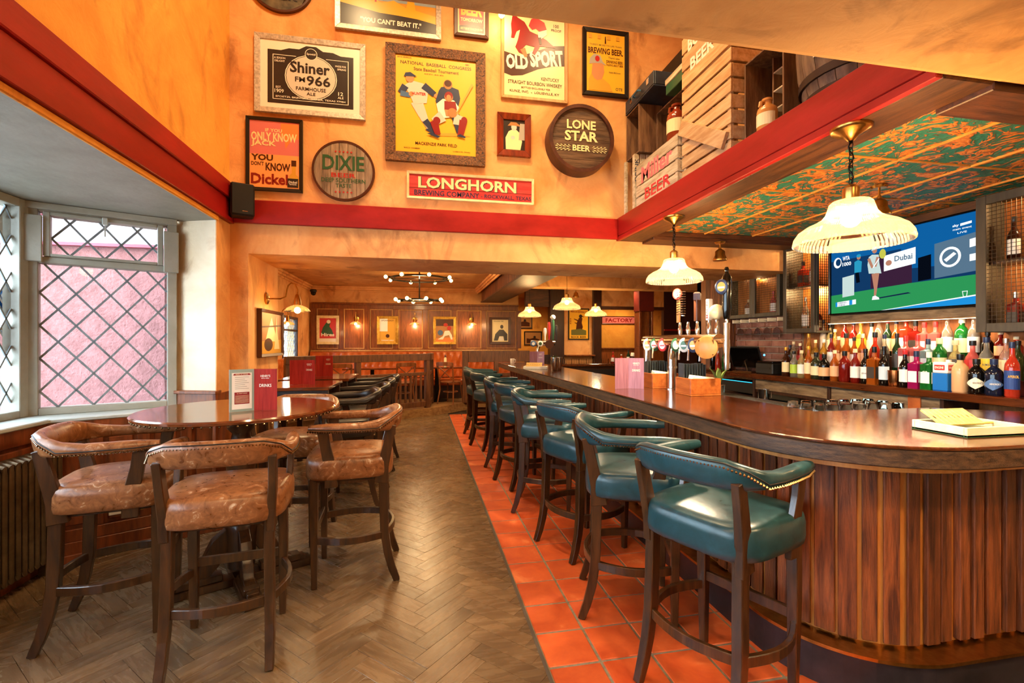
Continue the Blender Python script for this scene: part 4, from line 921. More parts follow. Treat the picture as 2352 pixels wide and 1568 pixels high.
# ================================================================== MEZZANINE PROPS  (deck top z = 2.636)
ZD = 2.636
m_crate = mat('pale_crate_pine', '#b88c5a', '#dcb888', stretch=(8, 1, 8), scale=4, rough=.6, bump=.2, bscale=30, rand=.15)
m_cratew = mat('whitewashed_crate', '#a8926e', '#e2d2b0', stretch=(8, 1, 8), scale=4, rough=.65, bump=.2, bscale=30, rand=.12)
m_crated = mat('dark_crate_wood', '#5a3a24', '#8a6442', stretch=(8, 8, 1), scale=4, rough=.6, bump=.2, bscale=30, rand=.15)
def crate(name, label, x0, x1, y0, y1, z0, z1, m_, ns, text=None, gap=.012, vertical=False, brace=False):
    o = empty(name, ((x0 + x1) / 2, (y0 + y1) / 2, z0), 0, label, 'crate', 'wooden crates on the mezzanine ledge')
    hx, hy, H_ = (x1 - x0) / 2, (y1 - y0) / 2, z1 - z0; st = H_ / ns
    for i in range(ns):
        a, b = i * st + gap / 2, (i + 1) * st - gap / 2
        if not vertical:
            MB().box(-hx, -hx + .012, -hy, hy, a, b).build('slat', m_, o, 0, .002); MB().box(-hx + .013, hx, -hy, -hy + .012, a, b).build('slat', m_, o, 0, .002)
            MB().box(-hx + .013, hx, hy - .012, hy, a, b).build('slat', m_, o, 0, .002)
        else:
            w_ = 2 * hx / ns; MB().box(-hx + i * w_ + gap / 2, -hx + (i + 1) * w_ - gap / 2, -hy, -hy + .014, 0, H_).build('slat', m_, o, 0, .002)
    for sx in (-1, 1):
        for sy in (-1, 1): MB().box(sx * (hx - .02) - .012, sx * (hx - .02) + .012, sy * (hy - .03) - .016, sy * (hy - .03) + .016, 0, H_).build('corner_post', m_, o, 0, .002)
    MB().box(-hx + .014, hx - .014, -hy + .014, hy - .014, .0, .012).build('base_board', m_, o, 0)
    if brace: MB().bar([(-hx - .014, hy - .01, H_ * .60), (-hx - .014, -hy + .04, H_ * .15)], .105, .024, up=(1, 0, 0)).build('brace_board', m_, o, 0, .002)
    for t in text or []:
        s_, fy, fz, w_, h, mm, off = t
        if vertical:
            MB().text(s_, (fy * 2 * hx - hx, -hy - .001, fz * H_), (0, 0, 1), (-1, 0, 0), w_ * H_, h, off).build('lettering', pm[mm], o, 0)
        else: MB().text(s_, (-hx - .001, hy - fy * 2 * hy, fz * H_), (0, -1, 0), (0, 0, 1), w_ * 2 * hy, h * H_, off).build('lettering', pm[mm], o, 0)
    return o
crate('slatted_crate', 'upright whitewashed crate with vertical slats and purple lettering', 1.90, 2.14, 3.98, 4.22, ZD, 3.16, m_cratew, 4, [('DRINK', .12, .72, .4, .035, 'navy', .01), ('Price\'s', .45, .42, .72, .10, 'blue', .03), ('BEER', .88, .55, .5, .05, 'navy', .02)], vertical=True)
crate('slatted_crate', 'low whitewashed crate with pink lettering', 1.90, 2.25, 3.24, 3.93, ZD, 3.03, m_cratew, 4, [('Miller', .52, .68, .75, .36, 'pink', .03), ('BEER', .55, .22, .62, .24, 'crimson', .02)])
crate('slatted_crate', 'tall pale slatted crate with a slanting board nailed across it', 1.93, 2.38, 2.66, 3.23, ZD, 3.33, m_crate, 7, [], .016, brace=True)
crate('slatted_crate', 'upper crate stacked on the tall pale crate, with white lettering', 1.93, 2.38, 2.66, 3.23, 3.335, 3.85, m_crate, 4, [('SUN', .35, .86, .5, .18, 'white', .03), ('BOCK', .42, .56, .55, .18, 'white', .03), ('BEER', .45, .26, .5, .17, 'white', .03)], .016)
def pigeon(name, label, x0, x1, y0, y1, z0, z1, nx):
    o = empty(name, ((x0 + x1) / 2, (y0 + y1) / 2, z0), 0, label, 'crate', 'open crates on the mezzanine ledge'); hx, hy, H_ = (x1 - x0) / 2, (y1 - y0) / 2, z1 - z0
    for nm, b in (('side_board', (-hx, hx, -hy, -hy + .012, 0, H_)), ('side_board', (-hx, hx, hy - .012, hy, 0, H_)), ('top_board', (-hx, hx, -hy + .013, hy - .013, H_ - .012, H_)), ('base_board', (-hx, hx, -hy + .013, hy - .013, 0, .012)), ('back_board', (hx - .012, hx, -hy + .013, hy - .013, .013, H_ - .013))):
        MB().box(*b).build(nm, m_crated, o, 0, .002)
    MB().box(-hx * .2, hx - .013, hy * .25, hy * .25 + .01, .013, H_ - .013).build('divider', m_crated, o, 0)
    for i in range(1, nx): MB().box(-hx * .2, hx - .013, -hy + .013, hy * .25, H_ * i / nx, H_ * i / nx + .008).build('divider', m_cratew, o, 0)
pigeon('bottle_crate', 'open divided bottle crate standing on the whitewashed crates by the wall', 1.93, 2.16, 3.94, 4.2, 3.165, 3.60, 4)
pigeon('bottle_crate', 'open brown crate standing on end between the two jars', 2.08, 2.3, 3.40, 3.9, 3.032, 3.50, 1)
pigeon('bottle_crate', 'open divided bottle crate next to the barrel', 2.01, 2.28, 2.31, 2.64, ZD, 3.2, 5)
su = empty('suitcase', (2.08, 3.95, 3.604), 0, 'battered navy suitcase with its lid open on top of the crates', 'suitcase'); m_case = mat('navy_suitcase', '#1c2430', '#303a4a', scale=8, rough=.5)
for nm, b in (('base_tray', (-.16, .2, -.30, .25, 0, .015)), ('tray_side', (-.16, -.145, -.30, .25, .016, .13)), ('tray_side', (.185, .2, -.30, .25, .016, .13)), ('tray_side', (-.144, .184, -.30, -.285, .016, .13)), ('tray_side', (-.144, .184, .235, .25, .016, .13))): MB().box(*b).build(nm, m_case, su, 0, .004)
MB().box(.205, .235, -.30, .25, .10, .46).build('lid', mat('case_lid_dark', '#17120e', '#2a2018', scale=8, rough=.5), su, 0, .004)
for y in (-.2, .12): MB().box(-.166, -.161, y - .02, y + .02, .06, .11).build('latch', m_steel, su, 0, .001)
MB().tube([(-.165, -.08, .07), (-.19, -.07, .075), (-.19, .03, .075), (-.165, .04, .07)], .008, 6).build('handle', mat('blue_handle', '#3a6a8a', rough=.4), su)
bx_ = empty('small_trunk', (2.13, 3.45, 3.504), 0, 'small green and cream painted box behind the suitcase', 'box')
MB().box(-.12, .12, -.14, .16, 0, .08).build('body', pm['green'], bx_, 0, .004); MB().box(-.125, .125, -.145, .165, .081, .13).build('lid', m_cratew, bx_, 0, .004)
def jar(loc, r, h, m_, label, lab_m):
    o = empty('stoneware_jar', loc, 0, label, 'jar', 'stoneware jars on the mezzanine ledge')
    MB().lathe([(r * .94, 0), (r, .01), (r, h * .62), (r * .92, h * .72), (r * .5, h * .82), (r * .42, h * .86), (r * .42, h * .93), (r * .52, h * .94), (r * .52, h), (r * .1, h)], 22).build('body', m_, o, 50)
    q = MB(); n_ = 9
    for i in range(n_):
        a0 = PI * .78 + (PI * .75) * i / n_; a1 = PI * .78 + (PI * .75) * (i + 1) / n_; rr = r * 1.012
        q.add([(rr * math.cos(a0), rr * math.sin(a0), h * .2), (rr * math.cos(a1), rr * math.sin(a1), h * .2), (rr * math.cos(a1), rr * math.sin(a1), h * .55), (rr * math.cos(a0), rr * math.sin(a0), h * .55)], [(0, 1, 2, 3)])
    q.build('label', lab_m, o, 60)
    MB().tube([(-r * .4, 0, h * .9), (-r * .75, 0, h * .88), (-r * .8, 0, h * .78), (-r * .6, 0, h * .72)], .012, 6).build('handle', m_, o)
jar((1.985, 3.40, 3.032), .075, .29, mat('brown_salt_glaze', '#6e2410', '#9a3c1a', scale=5, rough=.2, coat=.5), 'brown glazed stoneware jug standing on the pink lettered crate', pm['cream'])
jar((1.945, 2.36, ZD), .055, .20, mat('tan_stoneware', '#b87a3a', '#d89a54', scale=5, rough=.25, coat=.4), 'small tan ginger beer jar in front of the divided crate', pm['cream'])
br = empty('barrel', (2.185, 2.0, ZD), 0, 'grey oak barrel with a white painted band on the mezzanine ledge', 'barrel')
m_stave = mat('barrel_stave', '#5a4634', '#8a7054', stretch=(8, 8, 1), scale=4, rough=.6, bump=.2, bscale=30, rand=.18)
bp_ = [(.22, 0), (.25, .1), (.272, .22), (.28, .34), (.272, .46), (.25, .58), (.22, .68)]
for k in range(18):
    a0, a1 = 2 * PI * k / 18 + .006, 2 * PI * (k + 1) / 18 - .006; q = MB()
    q.loft([[((r - t) * math.cos(a), (r - t) * math.sin(a), z) for a, t in ((a0, .02), (a0, 0), ((a0 + a1) / 2, -.002), (a1, 0), (a1, .02))] for r, z in bp_]); q.build('stave', m_stave, br, 0)
for z, r in ((.05, .238), (.14, .262), (.54, .262), (.63, .238)): MB().lathe([(r - .005, z - .02), (r + .006, z - .02), (r + .006, z + .02), (r - .005, z + .02)], 36).build('hoop', mat('dark_hoop', '#3a2e2a', rough=.45, metal=.6), br, 30)
q = MB()
for i in range(8):
    a0 = PI * 1.0 + .85 * i / 8; a1 = PI * 1.0 + .85 * (i + 1) / 8
    q.add([(.279 * math.cos(a0), .279 * math.sin(a0), .22), (.279 * math.cos(a1), .279 * math.sin(a1), .22), (.282 * math.cos(a1), .282 * math.sin(a1), .50), (.282 * math.cos(a0), .282 * math.sin(a0), .50)], [(0, 1, 2, 3)])
q.build('painted_patch', pm['white'], br, 60)
MB().text('ay', (-.287 * math.cos(.42), -.287 * math.sin(.42), .36), (math.sin(.42), -math.cos(.42), 0), (0, 0, 1), .15, .2, .02).build('lettering', pm['char'], br, 0)
# ================================================================== PENDANTS AND LAMPS
m_shade = thin_glass('ribbed_shade_glass', '#ffe6ba', transl=.26, rough=.12, tcol='#e0b078')
m_bulb = emit('warm_bulb', '#ffd090', 7.0); m_bulb2 = emit('warm_filament_bulb', '#ffc870', 22.0)
def pendant(loc, zr, sc, label, energy, chain=True, brass_top=True, group='ribbed glass pendants over the bar'):
    x, y, zb = loc; o = empty('pendant_lamp', (x, y, zb), 0, label, 'pendant lamp', group)
    pr_ = [(.228 * a_, .19 * b_) for a_, b_ in ((.985, -.01), (1, 0), (1.01, .05), (.985, .18), (.91, .32), (.78, .43), (.62, .52), (.50, .61), (.43, .72), (.395, .85), (.37, .96), (.33, 1.01), (.18, 1.03))]
    n_ = 150
    MB().lathe([(r * sc, z * sc) for r, z in pr_], n_, rib=.014, caps=False).build('shade', m_shade, o, 0)
    MB().lathe([(.03 * sc, .19 * sc), (.034 * sc, .2 * sc), (.034 * sc, .25 * sc), (.02 * sc, .265 * sc)], 16).build('gallery', m_brass, o)
    MB().sphere((0, 0, .115 * sc), .042 * sc, 12).build('bulb', m_bulb, o)
    lamp('pendant_light', 'POINT', (0, 0, .045 * sc), energy, (1, .78, .50), .05, parent=o)
    top = zr - zb
    if chain:
        MB().lathe([(.012, top - .06), (.03, top - .04), (.075, top - .018), (.082, top - .008), (.082, top)], 20).build('ceiling_rose', m_brass, o, 40)
        z = .265 * sc; q = MB(); k = 0
        while z < top - .05:
            h = .032; c = [(.010 * math.cos(t) if k % 2 else 0, 0 if k % 2 else .010 * math.cos(t), z + h / 2 + (h / 2 + .003) * math.sin(t)) for t in [2 * PI * i / 8 for i in range(8)]]
            q.tube(c, .0028, 4, True); z += h * .86; k += 1
        q.build('chain', m_iron, o, 60)
        MB().tube([(.008 * math.sin(i * 1.1), .006 * math.cos(i * 1.3), lerp(.265 * sc, top - .05, i / 12)) for i in range(13)], .0035, 5).build('flex', m_iron, o)
    else:
        MB().cyl((0, 0, .26 * sc), (0, 0, top), .004, None, 5).build('flex', m_iron, o)
    return o
pendant((1.916, 1.80, 1.895), 2.42, 1.0, 'large ribbed glass pendant nearest the camera, in front of the television', 80)
pendant((1.931, 3.343, 1.915), 2.42, .92, 'second ribbed glass pendant, hanging above the beer taps', 75)
pendant((1.95, 8.35, 1.91), 2.42, .92, 'leftmost of the three far ribbed pendants, above the bar end', 34, False)
pendant((2.42, 7.6, 2.0), 2.75, 1.0, 'middle of the three far ribbed pendants, beside a brass spotlight', 34, False)
pendant((3.30, 8.55, 1.95), 2.75, .92, 'rightmost of the three far ribbed pendants, over the far bar', 34, False)
def spotlight(loc, ztop, label):
    x, y, z = loc; o = empty('bell_spotlight', loc, 0, label, 'spotlight', 'small brass bell spotlights')
    MB().lathe([(.062, 0), (.064, .012), (.056, .03), (.054, .035), (.046, .05), (.044, .085), (.030, .10), (.014, .11), (.010, .13)], 18).build('bell', m_brass, o, 40)
    MB().cyl((0, 0, .13), (0, 0, ztop - z), .007, None, 6).build('stem', m_brass, o); MB().cyl((0, 0, ztop - z - .015), (0, 0, ztop - z), .04, .05, 14).build('base', m_brass, o)
    MB().lathe([(.01, .012), (.05, .012), (.05, .016), (.01, .016)], 14).build('lens', emit('spot_lens', '#ffd890', 9), o)
    lamp('spot_light', 'SPOT', (0, 0, -.01), 40, WARM, .04, 110, .8, None, o)
spotlight((2.80, 4.02, 2.225), 2.40, 'brass bell spotlight under the beam left of the tall mesh cabinet')
spotlight((2.927, 2.544, 2.27), 2.462, 'brass bell spotlight behind the large pendant')
spotlight((3.02, 8.9, 2.33), 2.75, 'small brass bell spotlight beside the middle far pendant')
def sconce(loc, n_, label, reach=.26, sc=1.0, e=9):
    """swan-neck wall lamp; n_ is the direction out of the wall"""
    o = empty('wall_lamp', loc, math.atan2(n_[1], n_[0]), label, 'wall lamp', 'brass swan-neck wall lamps'); s = sc
    f_ = MB(); f_.at((0, 0, 0), (0, PI / 2, 0)); f_.lathe([(.055 * s, 0), (.055 * s, .012), (.035 * s, .022), (.012 * s, .026)], 20); f_.build('wall_plate', m_brass, o, 40)
    r = reach; MB().tube([(.02, 0, 0), (r * .45, 0, 0), (r * .62, 0, .02 * s), (r * .66, 0, .09 * s), (r * .70, 0, .125 * s), (r * .80, 0, .15 * s), (r * .92, 0, .135 * s), (r, 0, .09 * s), (r, 0, .04 * s)], .007 * s, 8).build('arm', m_brass, o)
    MB().lathe([(.014 * s, .045 * s), (.02 * s, .03 * s), (.03 * s, -.01 * s), (.034 * s, -.055 * s), (.03 * s, -.06 * s)], 14, (r, 0, 0)).build('holder', m_brass, o, 40)
    MB().lathe([(.03 * s, -.055 * s), (.05 * s, -.062 * s), (.095 * s, -.085 * s), (.115 * s, -.112 * s), (.113 * s, -.116 * s)], 24, (r, 0, 0), caps=False).build('shade', m_shade, o, 50)
    MB().sphere((r, 0, -.105 * s), .032 * s, 10).build('bulb', m_bulb, o)
    lamp('sconce_light', 'POINT', (r, 0, -.135 * s), e, WARM, .035, parent=o)
sconce((-1.405, 4.72, 1.853), (1, 0, 0), 'swan-neck wall lamp on the pier above the sepia photograph', .27, 1.0, 12)
sconce((-2.495, 8.6, 1.86), (1, 0, 0), 'swan-neck wall lamp by the small leaded window', .27, 1.0, 8)
for x, l in ((-1.46, 'leftmost'), (-.13, 'middle'), (1.21, 'rightmost')): sconce((x, 11.42, 1.98), (0, -1, 0), l + ' brass lamp of the three on the far panelled wall', .16, 1.1, 12)
def chandelier(loc):
    x, y, z = loc; o = empty('ring_chandelier', loc, 0, 'black two-tier ring chandelier with bare bulbs in the far dining room', 'chandelier')
    for r, zz, n_, rb, nm in ((.50, .38, 8, .60, 'upper_ring'), (.27, 0.0, 8, .43, 'lower_ring')):
        MB().tube([(r * math.cos(2 * PI * i / 36), r * math.sin(2 * PI * i / 36), zz) for i in range(36)], .014, 6, True).build(nm, m_iron, o)
        MB().tube([(r * .9 * math.cos(2 * PI * i / 36), r * .9 * math.sin(2 * PI * i / 36), zz) for i in range(36)], .010, 6, True).build(nm, m_iron, o)
        for i in range(n_):
            a = 2 * PI * (i + .35) / n_; c, s = math.cos(a), math.sin(a)
            MB().cyl((r * c, r * s, zz), ((rb - .05) * c, (rb - .05) * s, zz), .012, .016, 6).build('lamp_arm', m_iron, o)
            MB().sphere(((rb - .01) * c, (rb - .01) * s, zz), .032, 8).build('bulb', m_bulb2, o)
        lamp('chandelier_light', 'POINT', (0, 0, zz - .08), 26, WARM, .12, parent=o)
    MB().cyl((0, 0, -.02), (0, 0, 2.75 - z), .012, None, 8).build('stem', m_iron, o)
    for r, zz in ((.5, .38), (.27, 0)):
        for k in range(2): MB().cyl((-r * math.cos(k * PI / 2), -r * math.sin(k * PI / 2), zz), (r * math.cos(k * PI / 2), r * math.sin(k * PI / 2), zz), .007, None, 5).build('spoke', m_iron, o)
chandelier((-.02, 8.5, 2.19))
# downlight fittings for the lamps set at the top of the script
dl_ring = MB().lathe([(.036, -.004), (.05, -.006), (.052, 0), (.036, 0)], 18).mesh('bezel', m_brass); dl_lens = MB().lathe([(.004, -.002), (.036, -.002), (.036, 0), (.004, 0)], 16).mesh('lens', emit('downlight_lens', '#ffdca0', 12))
for i, (x, y, z, *_) in enumerate(DOWN):
    zz = {5.0: 5.098, 2.415: 2.419, 2.745: 2.749}[z]
    o = empty('downlight', (x, y, zz), 0, {5.0: 'small round downlight in the high ceiling above the posters', 2.415: 'small round downlight in the low ceiling over the camera end of the room', 2.745: 'small round downlight in the dining room and far bar ceiling'}[z], 'downlight', 'recessed downlights, %s ceiling' % {5.0: 'high', 2.415: 'low', 2.745: 'far'}[z]); inst('bezel', dl_ring, o); inst('lens', dl_lens, o)
hl = empty('picture_light', (.707, 4.12, 4.36), 0, 'small bright lamp hanging in front of the bourbon poster', 'lamp')
MB().sphere((0, 0, 0), .03, 10).build('bulb', m_bulb, hl); MB().lathe([(.012, .03), (.03, .045), (.03, .075), (.008, .08)], 12).build('holder', m_brass, hl); MB().cyl((0, 0, .08), (0, 0, .735), .004, None, 5).build('flex', m_iron, hl)
lamp('picture_lamp_light', 'POINT', (0, 0, -.05), 4, WARM, .03, parent=hl)
# ================================================================== TELEVISION
tvc = dict(tvnavy=('#123a66', .75), tvblue=('#0d5c9c', .85), tvdeep=('#1a2a50', .6), tvgreen=('#2f9a58', .75), tvlight=('#c8dcd8', .8), tvgrey=('#5a7890', .75), tvwhite=('#f0f4f4', .95), tvpurple=('#4a2a48', .5), tvteal=('#2a9ac0', .8), tvskin=('#c88a70', .7), tvyellow=('#c8c850', .8), tvblack=('#101828', .3), tvbright=('#1e8ad0', .9))
for k, (c, s) in tvc.items(): pm[k] = emit('screen_' + k, c, s)
m_tvb = mat('tv_bezel', '#080808', rough=.25)
a = Art('television', 'wall-mounted flat television showing a tennis match above the bottles', (3.86, 3.815, 1.705), (0, -1, 0), 1.225, .675, .012, m_tvb, pm['tvnavy'], .055, 'television', 'television')
tv = a
a.p([(0, .55), (1, .45), (1, 1), (0, 1)], 'tvblue').p([(0, .3), (.55, .4), (.55, .75), (.0, .75)], 'tvnavy').p([(.33, .3), (.62, .3), (.62, .7), (.33, .7)], 'tvpurple').p([(0, 0), (1, 0), (1, .32), (.6, .31), (0, .26)], 'tvgreen').p([(.45, 0), (1, 0), (1, .09), (.45, .0)], 'tvbright').p([(.44, .0), (1, .09), (1, .105), (.40, .0)], 'tvwhite')
a.p([(.66, .32), (.74, .33), (.74, .62), (.66, .6)], 'tvblack').p([(.10, .22), (.20, .235), (.20, .52), (.10, .50)], 'tvlight').p([(.43, .50), (.645, .54), (.645, .74), (.43, .70)], 'tvwhite').p([(.76, .33), (1.0, .36), (1.0, .78), (.76, .73)], 'tvgrey')
a.t('Dubai', .565, .64, .12, .07, 'tvgrey', .02).e(.465, .60, .022, .035, 'tvskin').e(.85, .55, .06, .115, 'tvwhite').e(.85, .55, .045, .088, 'tvgrey').p([(.815, .53), (.87, .60), (.885, .575), (.83, .50)], 'tvwhite').p([(.955, .62), (1, .63), (1, .72), (.955, .71)], 'tvwhite').p([(.955, .47), (1, .475), (1, .55), (.955, .545)], 'tvwhite')
a.e(.06, .72, .035, .075, 'tvwhite').e(.066, .725, .022, .05, 'tvnavy').t('WTA', .135, .765, .06, .06, 'tvwhite', .03).t('1000', .14, .685, .075, .055, 'tvwhite', .03)
a.limb((.225, .55), (.235, .40), .03, .03, 'tvblack').p([(.205, .54), (.205, .69), (.235, .71), (.265, .68), (.26, .54)], 'tvteal').e(.24, .745, .016, .032, 'tvskin').e(.24, .765, .018, .022, 'tvteal')
a.p([(.32, .50), (.31, .62), (.32, .72), (.345, .745), (.395, .73), (.40, .62), (.415, .48)], 'tvlight').e(.365, .79, .018, .034, 'tvskin').p([(.34, .795), (.345, .835), (.385, .835), (.395, .81)], 'tvlight').limb((.36, .49), (.372, .28), .035, .022, 'tvskin').limb((.385, .49), (.368, .20), .03, .018, 'tvskin').p([(.345, .145), (.40, .145), (.40, .165), (.37, .20), (.35, .19)], 'tvwhite').limb((.32, .70), (.35, .57), .022, .018, 'tvskin').limb((.39, .70), (.37, .58), .022, .018, 'tvskin').limb((.355, .57), (.40, .68), .008, .008, 'tvwhite').e(.425, .73, .024, .062, 'tvyellow').p([(.40, .155), (.62, .185), (.60, .20), (.40, .17)], 'tvdeep')
a.p([(.045, .09), (.22, .11), (.22, .175), (.045, .155)], 'tvwhite').p([(.045, .09), (.062, .092), (.062, .157), (.045, .155)], 'tvbright').p([(.165, .104), (.19, .107), (.19, .172), (.165, .168)], 'tvbright').t('HIBINO', .105, .143, .07, .022, 'tvnavy').t('ZHENG', .10, .113, .06, .022, 'tvnavy').t('sky', .885, .885, .035, .035, 'tvwhite', .03).p([(.91, .872), (.97, .882), (.97, .908), (.91, .9)], 'tvwhite').t('main event', .92, .845, .10, .022, 'tvwhite').t('LIVE', .92, .80, .05, .02, 'tvwhite')
a.p([(.925, .085), (.945, .085), (.95, .15), (.92, .15)], 'tvwhite').p([(.928, .092), (.942, .092), (.946, .143), (.924, .143)], 'tvgreen'); a.done()
tf_ = empty('television_surround', (3.9, 3.2, 1.6), 0, 'brown timber frame around the television', 'frame')
for b in ((-.035, .045, -.66, .655, .03, .10), (-.035, .045, -.66, .655, .79, .855), (-.035, .045, .62, .66, .101, .789)): MB().box(*b).build('frame_board', m_greywood if b[4] < .05 else m_darkwood_y, tf_, 0, .004)
MB().box(-.02, .045, -.62, .618, .101, .104).build('back_ledge', m_darkwood_y, tf_, 0)
# ================================================================== BOTTLES
GL = dict(cognac=('#3a1608', .35), clear=('#e6e2d4', .85), straw=('#f0d890', .75), amber=('#c8641c', .6), moss=('#2a2e1c', .1), black=('#0c0a0a', .08), ruby=('#8a1c14', .45), magenta=('#b01860', .5), green=('#1c7a30', .55), clay=('#cfa070', 0), navy=('#10182c', .1), aperol=('#e8442a', .6), golden=('#f0b040', .7), red=('#d83a20', .55), bottlegreen=('#1c3a20', .3), pink=('#f07a78', .6), iceblue=('#a8d8e0', .7), coral=('#f0706a', .55), rose=('#f0b8a0', .7), olive=('#3a4420', .3), frost=('#f4dcc0', .45), cream=('#f0d8a8', .2))
GM = {k: mat('bottle_' + k, c, rough=.08 if t > .05 else .45, trans=t, ior=1.3, coat=.3) for k, (c, t) in GL.items()}
GN = dict(cognac='dark cognac', clear='clear glass', straw='pale straw', amber='amber', moss='matte dark green', black='black', ruby='ruby red', magenta='magenta', green='bright green', clay='beige clay', navy='navy', aperol='orange red', golden='golden', red='red', bottlegreen='bottle green', pink='pink', iceblue='ice blue', coral='coral', rose='rose', olive='olive', frost='frosted', cream='cream')
CM = {k: mat('cap_' + k, c, rough=.3, metal=mt) for k, c, mt in (('gold', '#d8a038', .7), ('black', '#141210', 0), ('cream', '#e8d4a8', 0), ('navy', '#1c2a4a', 0), ('white', '#ece8e0', 0), ('red', '#b82828', 0), ('silver', '#c0c0bc', 1))}
LM = {k: mat('label_' + k, c, rough=.5) for k, c in (('cream', '#ead8ac'), ('lime', '#a8c840'), ('white', '#eeeae2'), ('peach', '#e8b080'), ('char', '#3a3430'), ('ice', '#c4d4e0'), ('diamond', '#e8dcc0'), ('bluediamond', '#4a6a98'), ('blue', '#1c3a78'), ('red', '#c03838'), ('yellow', '#f0c838'))}
LN = dict(cream='cream', lime='lime green', white='white', peach='peach', char='charcoal', ice='pale blue', diamond='cream diamond', bluediamond='blue diamond', blue='blue', red='red', yellow='yellow')
PROF = dict(std=([(.9, 0), (1, .02), (1, .52), (.92, .60), (.62, .68), (.42, .73), (.36, .78), (.34, .90)], .034), squat=([(.9, 0), (1, .03), (1, .56), (.92, .66), (.6, .74), (.38, .78), (.36, .86)], .043), round=([(.7, 0), (.92, .04), (1, .2), (1, .42), (.86, .56), (.55, .65), (.34, .70), (.32, .88)], .043), cone=([(.95, 0), (1, .03), (.98, .3), (.8, .55), (.5, .72), (.36, .80), (.33, .90)], .036), square=([(.95, 0), (1, .02), (1, .60), (.94, .66), (.5, .71), (.4, .74), (.38, .86)], .036))
_bm = {}
def bottle(loc, h, shape, gl, cap, lab, label, group, sc=1.0, name='bottle'):
    o = empty(name, loc, 0, label, 'bottle', group); pf, r = PROF[shape]; r = r * sc; n_ = 4 if shape == 'square' else 16; rot = PI / 4 if shape == 'square' else 0
    k = (shape, gl, cap, lab, round(h, 3), sc)
    if k not in _bm:
        rr = r * (1.30 if shape == 'square' else 1); b = MB(); b.at((0, 0, 0), (0, 0, rot))
        if shape == 'square':   # square body going over to a round neck
            sh = lambda q, z: [((math.copysign(min(abs(math.cos(t)), .74) / .74, math.cos(t)) * (r if q > .6 else r * q * .9) if q > .6 else r * q * math.cos(t)), (math.copysign(min(abs(math.sin(t)), .74) / .74, math.sin(t)) * r if q > .6 else r * q * math.sin(t)), z * h) for t in [2 * PI * i / 16 for i in range(16)]]
            b = MB(); b.loft([sh(q, z) for q, z in pf])
        else: b.lathe([(q * r, z * h) for q, z in pf], 16)
        zt = pf[-1][1] * h; cm = MB().lathe([(r * .42, zt - .004), (r * .44, zt), (r * .44, h), (r * .1, h)], 12)
        lm = None
        if lab:
            lm = MB(); rl = r * 1.015; d = 'diamond' in lab
            if shape == 'square':
                for x in (-rl,): lm.add([(x, -r * .82, h * .16), (x, r * .82, h * .16), (x, r * .82, h * .46), (x, -r * .82, h * .46)], [(0, 1, 2, 3)])
                lm.add([(-r * .82, -rl, h * .16), (r * .82, -rl, h * .16), (r * .82, -rl, h * .46), (-r * .82, -rl, h * .46)], [(0, 1, 2, 3)])
            else:
                for i in range(10):
                    a0 = PI * .72 + PI * .85 * i / 10; a1 = PI * .72 + PI * .85 * (i + 1) / 10
                    f0, f1 = (abs(i / 5 - 1), abs((i + 1) / 5 - 1)) if d else (0, 0)
                    z00, z01 = lerp(.14, .3, f0), lerp(.48, .3, f0); z10, z11 = lerp(.14, .3, f1), lerp(.48, .3, f1)
                    lm.add([(rl * math.cos(a0), rl * math.sin(a0), h * z00), (rl * math.cos(a1), rl * math.sin(a1), h * z10), (rl * math.cos(a1), rl * math.sin(a1), h * z11), (rl * math.cos(a0), rl * math.sin(a0), h * z01)], [(0, 1, 2, 3)])
        _bm[k] = (b.mesh('glass_body', GM[gl], 50), cm.mesh('cap', CM[cap], 40), lm.mesh('paper_label', LM[lab], 60) if lm else None)
    g_, c_, l_ = _bm[k]; inst('glass_body', g_, o); inst('cap', c_, o)
    if l_: inst('paper_label', l_, o)
    return o
